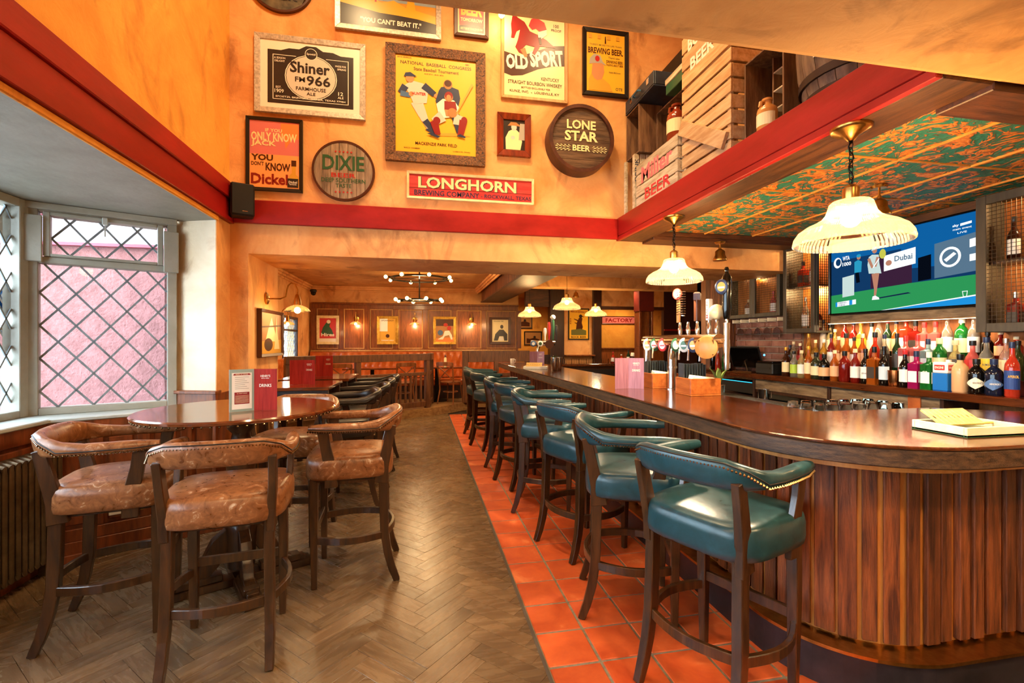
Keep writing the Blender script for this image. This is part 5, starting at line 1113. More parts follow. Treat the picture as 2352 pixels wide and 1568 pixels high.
ROWS = [
 ('front', 3.700, 1.100, [
  (4.223,0.296,'std','cognac','gold','cream'), (4.114,0.258,'std','clear','black','lime'), (4.020,0.268,'std','straw','cream','white'), (3.935,0.308,'std','amber','gold','cream'), (3.843,0.250,'squat','moss','black','cream'), (3.752,0.236,'squat','black','black','peach'), (3.641,0.275,'std','amber','cream','peach'), (3.538,0.269,'squat','ruby','black',''), (3.434,0.290,'std','ruby','cream','white'), (3.338,0.291,'std','black','black','white'), (3.260,0.310,'square','amber','black','char'), (3.175,0.315,'std','black','black','ice'), (3.008,0.286,'std','black','red','white'), (2.922,0.281,'square','magenta','navy','white'), (2.831,0.276,'square','green','white','white'), (2.626,0.265,'squat','clay','black',''), (2.528,0.235,'squat','black','black','diamond'), (2.429,0.238,'squat','navy','navy','bluediamond'), (2.332,0.350,'std','aperol','navy','blue')]),
 ('middle', 3.800, 1.200, [
  (4.280,0.218,'std','cognac','navy',''), (4.231,0.255,'std','clear','cream',''), (4.145,0.237,'std','ruby','cream','red'), (4.038,0.332,'cone','golden','gold',''), (3.957,0.271,'std','golden','cream','cream'), (3.861,0.275,'std','golden','white','red'), (3.775,0.324,'std','ruby','black','white'), (3.698,0.302,'std','amber','cream','peach'), (3.616,0.329,'round','amber','black','peach'), (3.537,0.293,'std','amber','black','white'), (3.457,0.322,'std','amber','cream','peach'), (3.341,0.332,'round','red','black',''), (3.257,0.312,'std','clear','navy','char'), (3.153,0.319,'std','bottlegreen','black','char'), (3.084,0.300,'square','pink','red','white'), (2.991,0.304,'square','pink','red','white'), (2.914,0.273,'square','iceblue','navy','ice'), (2.834,0.279,'squat','green','cream','cream'), (2.727,0.263,'round','straw','cream','char'), (2.620,0.259,'round','coral','black','red'), (2.537,0.283,'round','clear','navy','yellow'), (2.428,0.273,'std','rose','silver','cream'), (2.365,0.258,'std','olive','black','')]),
 ('back', 3.895, 1.330, [
  (3.962,0.339,'cone','frost','navy',''), (3.882,0.293,'std','straw','black','cream'), (3.828,0.241,'std','golden','cream',''), (3.722,0.332,'std','ruby','black','peach'), (3.632,0.312,'std','ruby','navy','cream'), (3.557,0.308,'round','golden','gold','yellow'), (3.457,0.285,'cone','cream','black','cream'), (3.387,0.361,'std','clear','silver',''), (3.312,0.312,'std','bottlegreen','red','cream'), (3.237,0.305,'std','amber','navy','peach'), (3.155,0.337,'square','red','black','white'), (3.082,0.291,'square','ruby','black','char'), (3.014,0.274,'square','coral','red','white'), (2.933,0.276,'square','coral','red','white'), (2.851,0.327,'std','clear','white','ice'), (2.753,0.305,'squat','green','white','cream'), (2.679,0.326,'std','clear','cream','white'), (2.594,0.187,'std','black','black',''), (2.518,0.194,'std','ruby','cream','peach'), (2.432,0.155,'std','red','cream','')]),
]
ORD = ['first', 'second', 'third', 'fourth', 'fifth', 'sixth', 'seventh', 'eighth', 'ninth', 'tenth', 'eleventh', 'twelfth', 'thirteenth', 'fourteenth', 'fifteenth', 'sixteenth', 'seventeenth', 'eighteenth', 'nineteenth', 'twentieth', 'twenty-first', 'twenty-second', 'twenty-third', 'twenty-fourth']
BT = {}
for rn, X, Z, L_ in ROWS:
    dz = {'front': 0, 'middle': 0, 'back': 0}[rn]
    for i, (y, h, sh_, gl, cap, lab) in enumerate(L_):
        lb = '%s bottle%s, %s from the till in the %s row' % (GN[gl], (' with ' + LN[lab] + ' label') if lab else ' with ' + cap + ' cap', ORD[i], rn)
        BT[(rn, i)] = bottle((X, y, Z), h, sh_, gl, cap, lab, lb, 'bottles on the back bar, %s row' % rn, 1.0 if rn != 'front' else 1.08)
def blabel(rn, i, txts):
    o = BT[(rn, i)]
    for s_, z, w_, h, mm, ang in txts:
        r = .0372 * 1.06 if rn == 'front' else .037; sh_ = [q for q in ROWS if q[0] == rn][0][3][i][2]
        r = PROF[sh_][1] * (1.08 if rn == 'front' else 1) * 1.03
        d = Vector((math.cos(ang), math.sin(ang), 0)); rx = Vector((d.y, -d.x, 0)) * -1
        MB().text(s_, d * r + Vector((0, 0, z)), rx, (0, 0, 1), w_, h, .012).build('lettering', pm[mm], o, 0)
A_ = PI * 1.22
blabel('front', 9, [('KRAKEN', .085, .048, .014, 'char', A_)]); blabel('front', 14, [('GB', .12, .04, .03, 'white', PI * 1.0)]); blabel('front', 16, [("HENDRICK'S", .075, .05, .012, 'char', A_)]); blabel('front', 17, [("HENDRICK'S", .075, .05, .012, 'white', A_)]); blabel('front', 18, [('APEROL', .13, .05, .017, 'yellow', A_)]); blabel('middle', 20, [('PLYMOUTH', .095, .05, .014, 'navy', A_)])
en = empty('gin_tin', (3.70, 2.73, 1.10), 0, 'square white and blue tin with a red panel between the bottles', 'tin', 'bottles on the back bar, front row')
MB().box(-.04, .04, -.05, .05, 0, .125).build('lower_body', mat('tin_blue', '#1c6ab8', rough=.25), en, 0, .004); MB().box(-.04, .04, -.05, .05, .126, .205).build('upper_body', LM['white'], en, 0, .006); MB().lathe([(.016, .205), (.016, .222), (.004, .222)], 12, (.015, -.02, 0)).build('cap', CM['white'], en)
MB().box(-.042, -.0405, -.034, .034, .148, .185).box(-.03, .03, -.0522, -.0505, .148, .185).build('red_panel', pm['red'], en, 0)
MB().text('ENGINE', (-.0424, 0, .1665), (0, -1, 0), (0, 0, 1), .058, .018, .02).text('ENGINE', (0, -.0526, .1665), (1, 0, 0), (0, 0, 1), .05, .018, .02).build('lettering', pm['white'], en, 0)
mg = empty('copper_cup', (3.71, 3.095, 1.10), 0, 'plain copper cup standing in the front row of bottles', 'cup'); MB().lathe([(.043, 0), (.046, .01), (.047, .12), (.044, .12), (.042, .012), (.004, .01)], 20).build('body', mat('copper', '#b06a3a', rough=.25, metal=1), mg); MB().lathe([(.046, .116), (.049, .118), (.049, .124), (.046, .124)], 20).build('rim', mat('copper', '#b06a3a'), mg)
# ================================================================== MESH CABINETS
m_cab = mat('grey_brown_cabinet', '#2c261e', '#3e362a', stretch=(6, 6, 1), scale=4, rough=.5); m_wire = mat('dark_wire', '#2a2018', rough=.4, metal=.7)
m_cabin = mat('cabinet_lining', '#a85c24', '#cc7a34', scale=5, stretch=(3, 3, 1), rough=.6)
def cabinet(name, label, x0, x1, y0, y1, z0, z1, doors, shelves, e, mesh_side=False, fr=.045):
    o = empty(name, ((x0 + x1) / 2, (y0 + y1) / 2, z0), 0, label, 'cabinet', 'wire mesh cabinets behind the bar'); hx, hy, H_ = (x1 - x0) / 2, (y1 - y0) / 2, z1 - z0
    MB().box(hx - .012, hx, -hy, hy, 0, H_).build('back_panel', m_cabin, o, 0)
    MB().box(-hx + .03, hx - .013, -hy, hy, H_ - .02, H_).build('top_panel', m_cab, o, 0); MB().box(-hx + .03, hx - .013, -hy, hy, 0, .02).build('bottom_panel', m_cab, o, 0)
    MB().box(-hx + .03, hx - .013, hy - .015, hy, .021, H_ - .021).build('side_panel', m_cab, o, 0)
    def grid(ya, yb, za, zb, x, nm, side=False):
        q = MB(); st = .026
        n1 = int((yb - ya) / st); n2 = int((zb - za) / st); t = .0016
        for i in range(1, n1 + 1):
            y = ya + (yb - ya) * i / (n1 + 1); q.box(*((x - t, x + t, y - t, y + t, za, zb) if not side else (y - t, y + t, x - t, x + t, za, zb)))
        for i in range(1, n2 + 1):
            z = za + (zb - za) * i / (n2 + 1); q.box(*((x - t * .8, x + t * .8, ya, yb, z - t, z + t) if not side else (ya, yb, x - t, x + t, z - t, z + t)))
        return q
    if mesh_side:
        for b in ((-hx + .03, -hx + .06, -hy, -hy + .02, .021, H_ - .021), (hx - .05, hx - .013, -hy, -hy + .02, .021, H_ - .021)): MB().box(*b).build('side_post', m_cab, o, 0, .002)
        q = grid(-hx + .06, hx - .05, .021, H_ - .021, -hy + .01, '', True).build('side_mesh', m_wire, o, 0); q['kind'] = 'stuff'
    else: MB().box(-hx + .03, hx - .013, -hy, -hy + .015, .021, H_ - .021).build('side_panel', m_cab, o, 0)
    dw = 2 * hy / doors
    for k in range(doors):
        a, b = -hy + k * dw, -hy + (k + 1) * dw; d = MB(); root = d.box(-hx, -hx + .029, a, a + fr, 0, H_).build('door', m_cab, o, 0, .003)
        for bb_ in ((b - fr, b, 0, H_), (a + fr + .0005, b - fr - .0005, 0, fr), (a + fr + .0005, b - fr - .0005, H_ - fr, H_)): MB().box(-hx, -hx + .0285, *bb_).build('door_rail', m_cab, root, 0, .003)
        w_ = grid(a + fr, b - fr, fr, H_ - fr, -hx + .014, '').build('wire_mesh', m_wire, root, 0); w_['kind'] = 'stuff'
    for s in shelves: MB().box(-hx + .05, hx - .013, -hy + .022, hy - .016, s - .008, s + .008).build('shelf', m_darkwood, o, 0)
    for s in [H_] + shelves:
        lamp('cabinet_strip_light', 'POINT', (hx - .05, 0, s - .04), e, (1, .66, .28), .02, parent=o)
    return o
cabinet('mesh_cabinet', 'tall wire mesh cabinet left of the television', 3.70, 3.945, 3.87, 4.265, 1.54, 2.425, 1, [.46], 9, True)
cabinet('mesh_cabinet', 'large wire mesh cabinet right of the television', 3.70, 3.945, 1.72, 2.535, 1.515, 2.425, 1, [.46], 12, False, .06)
cabinet('mesh_cabinet', 'low two-door wire mesh cabinet above the brick wall', 3.80, 3.945, 4.43, 5.29, 1.735, 2.235, 2, [], 9)
cb_ = [((3.84, 4.15, 2.01), .26, 'square', 'red', 'black', 'char', 'red square bottle on the upper shelf of the tall mesh cabinet'), ((3.84, 4.02, 2.01), .30, 'std', 'coral', 'red', 'white', 'coral bottle with white label on the upper shelf of the tall mesh cabinet'), ((3.84, 4.12, 1.562), .34, 'std', 'clear', 'silver', 'white', 'clear bottle with white label inside the tall mesh cabinet, lower shelf'), ((3.84, 3.98, 1.562), .22, 'squat', 'ruby', 'black', 'cream', 'short ruby bottle inside the tall mesh cabinet, lower shelf'),
       ((3.84, 2.41, 1.985), .29, 'std', 'cognac', 'black', 'white', 'dark bottle with white label on the upper shelf of the large mesh cabinet'), ((3.84, 2.27, 1.985), .20, 'round', 'coral', 'red', 'cream', 'round coral bottle on the upper shelf of the large mesh cabinet'), ((3.84, 2.40, 1.537), .24, 'square', 'ruby', 'silver', 'char', 'square ruby bottle on the lower shelf of the large mesh cabinet'), ((3.84, 2.27, 1.537), .34, 'std', 'amber', 'silver', 'white', 'tall amber bottle on the lower shelf of the large mesh cabinet'),
       ((3.87, 4.60, 1.757), .26, 'std', 'coral', 'red', 'white', 'coral bottle behind the right door of the low mesh cabinet'), ((3.87, 5.0, 1.757), .20, 'squat', 'rose', 'cream', 'white', 'rose bottle behind the left door of the low mesh cabinet')]
for l_, h, sh_, gl, cap, lab, lb in cb_: bottle(l_, h, sh_, gl, cap, lab, lb, 'bottles inside the mesh cabinets')
# hanging wine glasses under the low cabinet
m_glass = mat('clear_glassware', '#ffffff', rough=.02, trans=1.0, ior=1.2)
rk = empty('glass_rack', (3.87, 4.86, 1.72), 0, 'row of pale pegs holding stemmed glasses under the low cabinet', 'rack')
for k in range(6): MB().box(-.06, .06, -.40 + .15 * k, -.385 + .15 * k, -.04, .0).build('peg', m_cream, rk, 0, .002)
wg = MB().lathe([(.032, 0), (.032, -.003), (.004, -.006), (.0035, -.08), (.02, -.09), (.036, -.12), (.038, -.15), (.031, -.19)], 16, caps=False).mesh('glass', m_glass, 50)
for k in range(5):
    o = inst('wine_glass', wg, None, (3.865, 4.545 + .15 * k, 1.694)); tag(o, ORD[k] + ' stemmed glass hanging under the low mesh cabinet, counted from the tall cabinet', 'wine glass', 'hanging wine glasses')

# strip light added under the television surround to brighten the bottles
sl = empty('bottle_fill_strip', (3.80, 3.2, 1.628), 0, 'added slim warm strip light brightening the bottles under the television frame', 'strip light')
MB().box(-.012, .012, -.62, .62, -.008, 0).build('housing', m_steel, sl, 0); MB().box(-.009, .009, -.60, .60, -.011, -.0085).build('diffuser', emit('strip_emit', '#ffd9a0', 10), sl, 0)
l_ = lamp('bottle_fill_lamp', 'AREA', (0, 0, -.014), 8, (1, .74, .42), .02, parent=sl); l_.data.shape = 'RECTANGLE'; l_.data.size = .02; l_.data.size_y = 1.2
# ================================================================== ON THE BAR TOP
ZT = 1.0602
m_caddy = mat('cherry_caddy_wood', '#a8541c', '#c87030', stretch=(8, 1, 8), scale=4, rough=.4); m_nap = mat('napkin_paper', '#f0ead8', rough=.8); m_card = mat('black_card', '#1c2426', '#4a585c', scale=40, stretch=(1, 60, 1), rough=.45)
def caddy(loc, label):
    o = empty('napkin_caddy', loc, 0, label, 'caddy', 'wooden menu and napkin caddies on the bar')
    hx, hy = .12, .105
    for nm, b in (('base', (-hx, hx, -hy, hy, 0, .012)), ('side', (-hx, hx, -hy, -hy + .01, .013, .125)), ('side', (-hx, hx, hy - .01, hy, .013, .125)), ('side', (-hx, -hx + .01, -hy + .011, hy - .011, .013, .125)), ('side', (hx - .01, hx, -hy + .011, hy - .011, .013, .125)), ('divider', (-hx + .011, hx - .011, -.004, .004, .013, .12))): MB().box(*b).build(nm, m_caddy, o, 0, .002)
    nc = 9
    for i in range(nc): MB().box(-hx + .015 + i * .022, -hx + .019 + i * .022, .01, .088, .013, .225 + R.uniform(-.006, .006)).build('card', m_card, o, 0)
    f_ = MB(); f_.at((0, -.052, .072), (.2, .12, 0)); f_.box(-.1, .1, -.034, .034, -.05, .062); f_.build('napkins', m_nap, o, 0, .004)
caddy((2.02, 3.165, ZT), 'wooden caddy of black menus and napkins in front of the steel tap pipe'); caddy((2.02, 3.73, ZT), 'wooden caddy of black menus and napkins behind the steel tap pipe')
# beer font: steel pipe with lenses and handles
tp = empty('beer_font', (2.05, 3.47, ZT), 0, 'brushed steel beer font with oval lenses and assorted tap handles', 'beer tap')
MB().lathe([(.06, 0), (.06, .006), (.04, .01)], 24, (0, .11, 0)).build('flange', m_steel, tp, 40); 
MB().tube([(0, .11, .005), (0, .11, .25), (0, .105, .31), (0, .08, .36), (0, .035, .39), (0, -.02, .398)], .037, 16).build('upright', m_steel, tp, 60)
MB().lathe([(.036, .17), (.042, .172), (.042, .19), (.036, .192)], 20, (0, .11, 0)).build('collar', m_steel, tp, 30)
MB().tube([(.0, .56, .398), (0, .2, .398), (0, -.3, .398), (0, -.52, .398)], .05, 18).build('cross_pipe', mat('coppery_steel', '#c8a888', rough=.22, metal=1), tp, 60)
MB().tube([(0, .54, .398), (0, .545, .2), (0, .545, .0)], .034, 14).build('upright', m_steel, tp, 60)
LENS = [(.47, 'white', 'orange'), (.34, 'green', 'white'), (.20, 'crimson', 'white'), (-.015, 'green', 'cream'), (-.13, 'white', 'green'), (-.255, 'navy', 'gold')]
def oval(o, y, z, ry, rz, m1, m2, x=-.056, rot=.70):
    f_ = MB(); f_.at((x + .03, y, z), (0, 0, rot)); f_.loft([[(d - .03, ry * k * math.cos(2 * PI * i / 24), rz * k * math.sin(2 * PI * i / 24)) for i in range(24)] for d, k in ((.02, 1), (0, 1), (-.004, .9))]); a = f_.build('lens', m1, o, 40)
    f_ = MB(); f_.at((x + .03, y, z), (0, 0, rot)); f_.flat([(ry * .62 * math.cos(2 * PI * i / 20), rz * .62 * math.sin(2 * PI * i / 20)) for i in range(20)], (-.0346, 0, 0), (0, -1, 0), (0, 0, 1)); f_.build('badge', m2, a, 0)
    f_ = MB(); f_.at((x + .03, y, z), (0, 0, rot)); f_.flat([(-ry * .5, -rz * .12), (ry * .5, -rz * .12), (ry * .5, rz * .12), (-ry * .5, rz * .12)], (-.0352, 0, -rz * .1), (0, -1, 0), (0, 0, 1)); f_.build('badge_band', pm['white'] if m2 is not pm['white'] else pm['red'], a, 0)
for y, c1, c2 in LENS: oval(tp, y, .365, .040, .056, pm[c1], pm[c2])
f_ = MB(); f_.at((-.055, -.46, .35), (0, -PI / 2, .6)); f_.lathe([(.078, 0), (.08, .004), (.08, .02), (.075, .024)], 32); f_.build('wood_lens', mat('lens_wood', '#c8803a', '#dc9a50', scale=6, rough=.4), tp, 40)
for sy in (-1, 1):
    for sz in (-1, 1): MB().sphere((-.055 - .025 * math.cos(.6) - sy * .05 * math.sin(.6), -.46 + sy * .05 * math.cos(.6) - .025 * math.sin(.6), .35 + sz * .05), .006, 6).build('screw', m_brass, tp)
for y in (-.015, -.13, -.255, -.40, -.49, -.60): MB().lathe([(.013, .44), (.016, .455), (.016, .50), (.011, .51), (.011, .545)], 12, (0, y, 0)).build('tap_stem', m_steel, tp, 40)
for y in (.3, 0, -.12, -.25, -.4): MB().tube([(-.02, y, .36), (-.07, y, .33), (-.075, y, .25)], .008, 8).build('spout', m_steel, tp)
# handles
MB().bar([(0, .01, .545), (0, .01, .79)], .02, .03, up=(0, 1, 0)).build('spring_handle', pm['tan'], tp, 0, .003)
MB().tube([(.033 * math.cos(t * .62), -.028 + .033 * math.sin(t * .62), .60 + .19 * t / 100) for t in range(101)], .0035, 5).build('spring', m_steel, tp, 60); oval(tp, .015, .775, .036, .045, pm['red'], pm['cream'], -.03)
MB().box(-.02, .02, -.275, -.235, .545, .74).build('square_handle', m_fr_brown, tp, 0, .004); MB().lathe([(.028, .70), (.034, .705), (.034, .755), (.022, .765)], 4, (0, -.255, 0)).build('handle_cap', m_fr_brown, tp, 0)
MB().box(-.018, .018, -.42, -.385, .545, .70).build('paddle_handle', pm['white'], tp, 0, .004); MB().text('MADRI', (-.0185, -.4025, .62), (0, 0, 1), (0, 1, 0), .12, .022).build('lettering', pm['red'], tp, 0)
MB().sphere((0, -.49, .60), .055, 18).build('ball_handle', pm['cream'], tp, 60)
MB().lathe([(.018, .545), (.022, .56), (.03, .62), (.026, .70), (.034, .78), (.03, .83), (.014, .86), (.01, .875), (.016, .885), (.01, .90)], 18, (0, -.60, 0)).build('black_handle', m_blackg, tp, 50); oval(tp, -.585, .765, .042, .052, pm['navy'], pm['gold'], -.05)
MB().lathe([(.016, .20), (.02, .26), (.018, .3), (.024, .36), (.018, .42), (.022, .52)], 16, (0.0, -.60, 0)).build('handle_column', m_steel, tp, 50); MB().tube([(0, -.51, .398), (0, -.61, .398)], .02, 8).build('handle_branch', m_steel, tp)
# steel cups, game boxes, plants, bits and pieces
cup_me = MB().lathe([(.032, 0), (.034, .003), (.044, .17), (.041, .17), (.031, .006), (.004, .005)], 20).mesh('steel_cup', m_steel, 50); cup_rim = MB().lathe([(.043, .166), (.0465, .168), (.0465, .173), (.043, .173)], 20).mesh('rim', m_steel, 30)
for x, y, l in ((1.75, 6.05, 'nearer tall steel cocktail tin on the bar top'), (1.86, 6.2, 'farther tall steel cocktail tin on the bar top')):
    o = inst('cocktail_tin', cup_me, None, (x, y, ZT), scale=(1.1, 1.1, 1.05)); tag(o, l, 'cocktail tin', 'steel cocktail tins on the bar'); inst('rim', cup_rim, o)
def gamebox(loc, rz, label, dice=True):
    o = empty('dice_game_box', loc, rz, label, 'game', 'wooden number dice games on the bar'); hx, hy = .17, .11
    MB().box(-hx, hx, -hy, hy, 0, .008).build('base', pm['green'], o, 0)
    for b in ((-hx, hx, -hy, -hy + .012), (-hx, hx, hy - .012, hy), (-hx, -hx + .012, -hy + .0125, hy - .0125), (hx - .012, hx, -hy + .0125, hy - .0125)): MB().box(*b, 0, .040).build('side', m_cream, o, 0, .002)
    MB().cyl((-hx + .013, .02, .03), (hx - .013, .02, .03), .005, None, 8).build('rod', m_pine, o)
    for i in range(9):
        f_ = MB(); f_.at((-.135 + .026 * i, .02, .036), (.55, 0, 0)); f_.box(-.0125, .0125, -.02, .085, 0, .009); t_ = f_.build('number_tile', m_pine, o, 0, .001)
        g_ = MB(); g_.at((-.135 + .026 * i, .02, .036), (.55, 0, 0)); g_.text(str(i + 1), (0, .03, .0095), (1, 0, 0), (0, 1, 0), .008, .016); g_.build('number', m_ink_k, t_, 0)
    MB().box(-.1, .05, -.06, -.045, .009, .022).build('stick', m_pine, o, 0, .002)
    if dice:
        MB().box(.02, .042, -.085, -.063, .0085, .0305).build('die', m_cream, o, 0, .004)
        q = MB()
        for dx in (-.006, 0, .006):
            for dz in (-.005, .005): q.flat([(.002 * math.cos(t), .002 * math.sin(t)) for t in [k * PI / 4 for k in range(8)]], (.031 + dx, -.0852, .0195 + dz), (1, 0, 0), (0, 0, 1))
        q.build('pips', m_ink_k, o, 0)
    return o
gamebox((2.35, 1.632, ZT), 0, 'pale wooden number dice game on the rounded end of the bar')
gamebox((1.64, 6.62, ZT), math.radians(-20), 'pale wooden number dice game at the far end of the bar', False)
sp_ = empty('speed_rail', (2.29, 3.3, 1.02), 0, 'steel drip rail behind the bar counter', 'rail')
MB().box(-.10, .12, -.95, 1.8, -.02, 0).build('tray', m_steel, sp_, 0, .002)
for i in range(60): MB().box(-.09, .11, -.93 + .045 * i, -.922 + .045 * i, .001, .008).build('slot_bar', m_steel, sp_, 0)
MB().box(-.11, -.10, -.95, 1.8, -.02, .03).build('upstand', m_steel, sp_, 0); MB().box(.12, .13, -.95, 1.8, -.02, .02).build('upstand', m_steel, sp_, 0)
gt = empty('glass_shelf', (2.62, 2.53, .985), 0, 'dark shelf of upturned tumblers behind the bar end', 'shelf'); MB().box(-.34, .40, -.22, .22, -.03, 0).build('board', m_darkwood, gt, 0, .003)
for sx in (-.3, .36): MB().box(sx - .02, sx + .02, -.2, .2, -.985, -.031).build('leg', m_darkwood, gt, 0)
tum = MB().lathe([(.034, 0), (.036, .004), (.030, .085), (.026, .09), (.004, .09)], 16, caps=False).mesh('tumbler', m_glass, 50)
k = 0
for i in range(7):
    for j in range(3):
        o = inst('tumbler', tum, None, (2.33 + .095 * i, 2.40 + .10 * j, .9855)); tag(o, '%s upturned tumbler from the taps, %s row on the shelf behind the bar end' % (ORD[i], ('near', 'middle', 'far')[j]), 'tumbler', 'upturned tumblers behind the bar'); k += 1
tn = empty('steel_jug', (3.42, 4.2, .84), 0, 'steel mixing jug below the back bar', 'jug'); MB().lathe([(.045, 0), (.05, .004), (.055, .13), (.05, .13), (.045, .01), (.004, .008)], 18).build('body', m_steel, tn); MB().tube([(.052, 0, .11), (.09, 0, .1), (.09, 0, .04), (.05, 0, .03)], .006, 6).build('handle', m_steel, tn)
us = empty('under_shelf', (3.42, 4.2, .84), 0, 'dark low shelf in front of the back bar holding the steel jug', 'shelf'); MB().box(-.15, .18, -.5, .8, -.03, -.001).build('board', m_darkwood, us, 0); MB().box(-.14, .17, -.49, .79, -.84, -.031).build('cupboard', m_black, us, 0)
gp = empty('garnish_pot', (2.33, 3.36, 1.029), 0, 'small steel pot of long green leaves behind the wooden caddies', 'plant'); MB().lathe([(.04, 0), (.045, .004), (.05, .08), (.046, .08), (.004, .07)], 16).build('pot', m_steel, gp)
for k in range(6):
    a = k * 1.05; c, s = math.cos(a), math.sin(a); q = MB()
    q.loft([[(c * r - s * w_, s * r + c * w_, z), (c * (r + .004), s * (r + .004), z + .004), (c * r + s * w_, s * r - c * w_, z)] for r, w_, z in ((.005, .008, .07), (.02, .018, .13), (.045, .016, .18), (.075, .003, .21))]); q.build('leaf', mat('garnish_leaf', '#4a6a2a', '#8a9a4c', scale=12, rough=.45), gp, 60)
# till, card printer and bottles by it
tl = empty('till_screen', (3.78, 4.92, 1.10), math.radians(20), 'black touchscreen till tilted on its stand beside the brick wall', 'till')
f_ = MB(); f_.at((-.02, 0, .17), (0, math.radians(-24), 0)); f_.box(-.012, .012, -.19, .19, -.135, .135); f_.build('screen_body', m_black, tl, 0, .004)
f_ = MB(); f_.at((-.02, 0, .17), (0, math.radians(-24), 0)); f_.box(-.0135, -.0125, -.178, .178, -.122, .122); f_.build('screen_glass', m_blackg, tl, 0)
MB().bar([(.0, 0, .15), (.06, 0, .03), (.09, 0, .012)], .1, .014, up=(0, 1, 0)).build('stand', m_steel, tl, 0, .002); MB().box(-.10, .10, -.12, .12, 0, .010).build('foot', m_steel, tl, 0, .003)
MB().sphere((.02, -.2, .20), .012, 8).build('status_light', emit('blue_dot', '#4aa0ff', 4), tl)
pr2 = empty('receipt_printer', (3.78, 4.52, 1.10), 0, 'black receipt printer between the till and the bottles', 'printer'); MB().box(-.10, .10, -.13, .13, 0, .12).build('body', m_black, pr2, 0, .01); MB().box(-.105, -.101, -.10, .10, .06, .075).build('paper_slot', m_ctrl, pr2, 0); MB().box(-.09, .08, -.12, .12, .121, .14).build('lid', m_blackg, pr2, 0, .006)
for l_, h, sh_, gl, cap, lab, lb in (((3.74, 5.28, 1.10), .27, 'std', 'green', 'black', '', 'green bottle left of the till'), ((3.73, 5.40, 1.10), .24, 'cone', 'aperol', 'white', '', 'orange bottle left of the till'), ((3.70, 5.16, 1.10), .2, 'squat', 'black', 'red', 'white', 'small dark sauce bottle beside the till foot'), ((3.74, 5.52, 1.10), .26, 'std', 'black', 'black', '', 'black bottle farthest left of the till')): bottle(l_, h, sh_, gl, cap, lab, lb, 'bottles by the till', .9)
# ================================================================== TIMBER POST AND FAR BACK OF THE BAR
po = struct('wall_post', MB().box(3.80, 3.95, 5.32, 5.75, 1.1, 2.42), m_darkwood)
for i in range(4): MB().box(3.785, 3.80, 5.33 + .105 * i, 5.43 + .105 * i, 1.1, 2.42).build('board', m_slat, po, 0, .003)
for i in range(2): MB().box(3.80 + .075 * i, 3.872 + .075 * i, 5.305, 5.32, 1.1, 2.42).build('board', m_slat, po, 0, .003)
struct('wall_bar_far', MB().box(7.2, 7.35, 6.2, 15, 0, 2.75).box(3.95, 7.2, 6.1, 6.2, 0, 2.75), m_plaster)
# far cross wall at y = 10.6 with two openings
fw = empty('wall_far_right', kind='structure')
MB().box(2.95, 3.28, 10.5, 10.75, 0, 2.75).build('post', m_darkwood, fw, 0, .006); MB().box(3.28, 4.02, 10.6, 10.72, 0, 2.75).build('infill', m_plaster, fw, 0); MB().box(4.0, 4.2, 10.5, 10.75, 0, 2.75).build('post', m_darkwood, fw, 0, .006)
MB().box(2.38, 2.95, 10.6, 10.72, 2.27, 2.75).build('header', m_darkwood_x, fw, 0, .004); MB().box(2.38, 2.95, 10.6, 10.72, 0, 1.15).build('dado', m_darkwood, fw, 0); MB().box(4.2, 5.85, 10.6, 10.72, 2.3, 2.75).build('header', m_plaster, fw, 0); MB().box(4.2, 5.85, 10.6, 10.72, 0, 1.28).build('dado', m_oak, fw, 0)
MB().box(4.19, 5.85, 10.55, 10.77, 1.281, 1.31).build('ledge', m_oak, fw, 0, .004); MB().box(3.28, 4.0, 10.38, 10.6, 1.12, 1.15).build('shelf', m_oak, fw, 0, .004)
MB().box(4.2, 5.85, 10.56, 10.60, 2.22, 2.30).build('lintel', m_darkwood_x, fw, 0, .004)
struct('wall_beyond', MB().box(1.5, 7.3, 13.8, 13.9, 0, 2.75).box(1.4, 1.5, 11.66, 13.9, 0, 2.75).box(4.4, 7.2, 12.4, 12.5, 0, 2.75), m_plaster_y)
MB().box(5.85, 7.2, 10.6, 10.72, 0, 2.75).build('dark_void_sheet', mat('void_maroon', '#2a0e10', '#3a1416', scale=4, rough=.5), fw, 0)  # added dark sheet, the gloom of the void beyond put into its colour
MB().box(5.85, 7.2, 10.56, 10.6, 1.72, 1.76).build('red_stripe', m_red, fw, 0, .003)  # red stripe across the dark void
a = Art('framed_poster', 'bock beer poster with a rearing goat between the far timber posts', (3.40, 10.6, 1.50), X1, .52, .74, .028, m_fr_black, pm['yellow'])
a.t('AMERICAN BREWING CO', .5, .92, .9, .07, 'dred', .02, -.06).t('BOCK BEER', .5, .055, .8, .07, 'char', .02).t('BEER', .07, .6, .07, .2, 'dred').p([(.35, .3), (.4, .55), (.5, .7), (.6, .74), (.7, .7), (.66, .55), (.72, .4), (.65, .25), (.5, .28)], 'brown').limb((.45, .62), (.25, .68), .06, .03, 'brown').limb((.5, .5), (.28, .55), .06, .03, 'brown').e(.6, .77, .09, .06, 'char').limb((.6, .8), (.78, .74), .05, .02, 'char').p([(.1, .12), (.9, .12), (.9, .28), (.6, .34), (.1, .3)], 'olive'); a.done()
a = Art('name_board', 'pink board reading FACTORY above the far opening', (4.95, 12.4, 1.95), X1, 1.05, .22, .02, m_fr_brown, pm['pink'], .03, 'sign'); a.t('FACTORY', .5, .5, .8, .6, 'dred', .03); a.done()
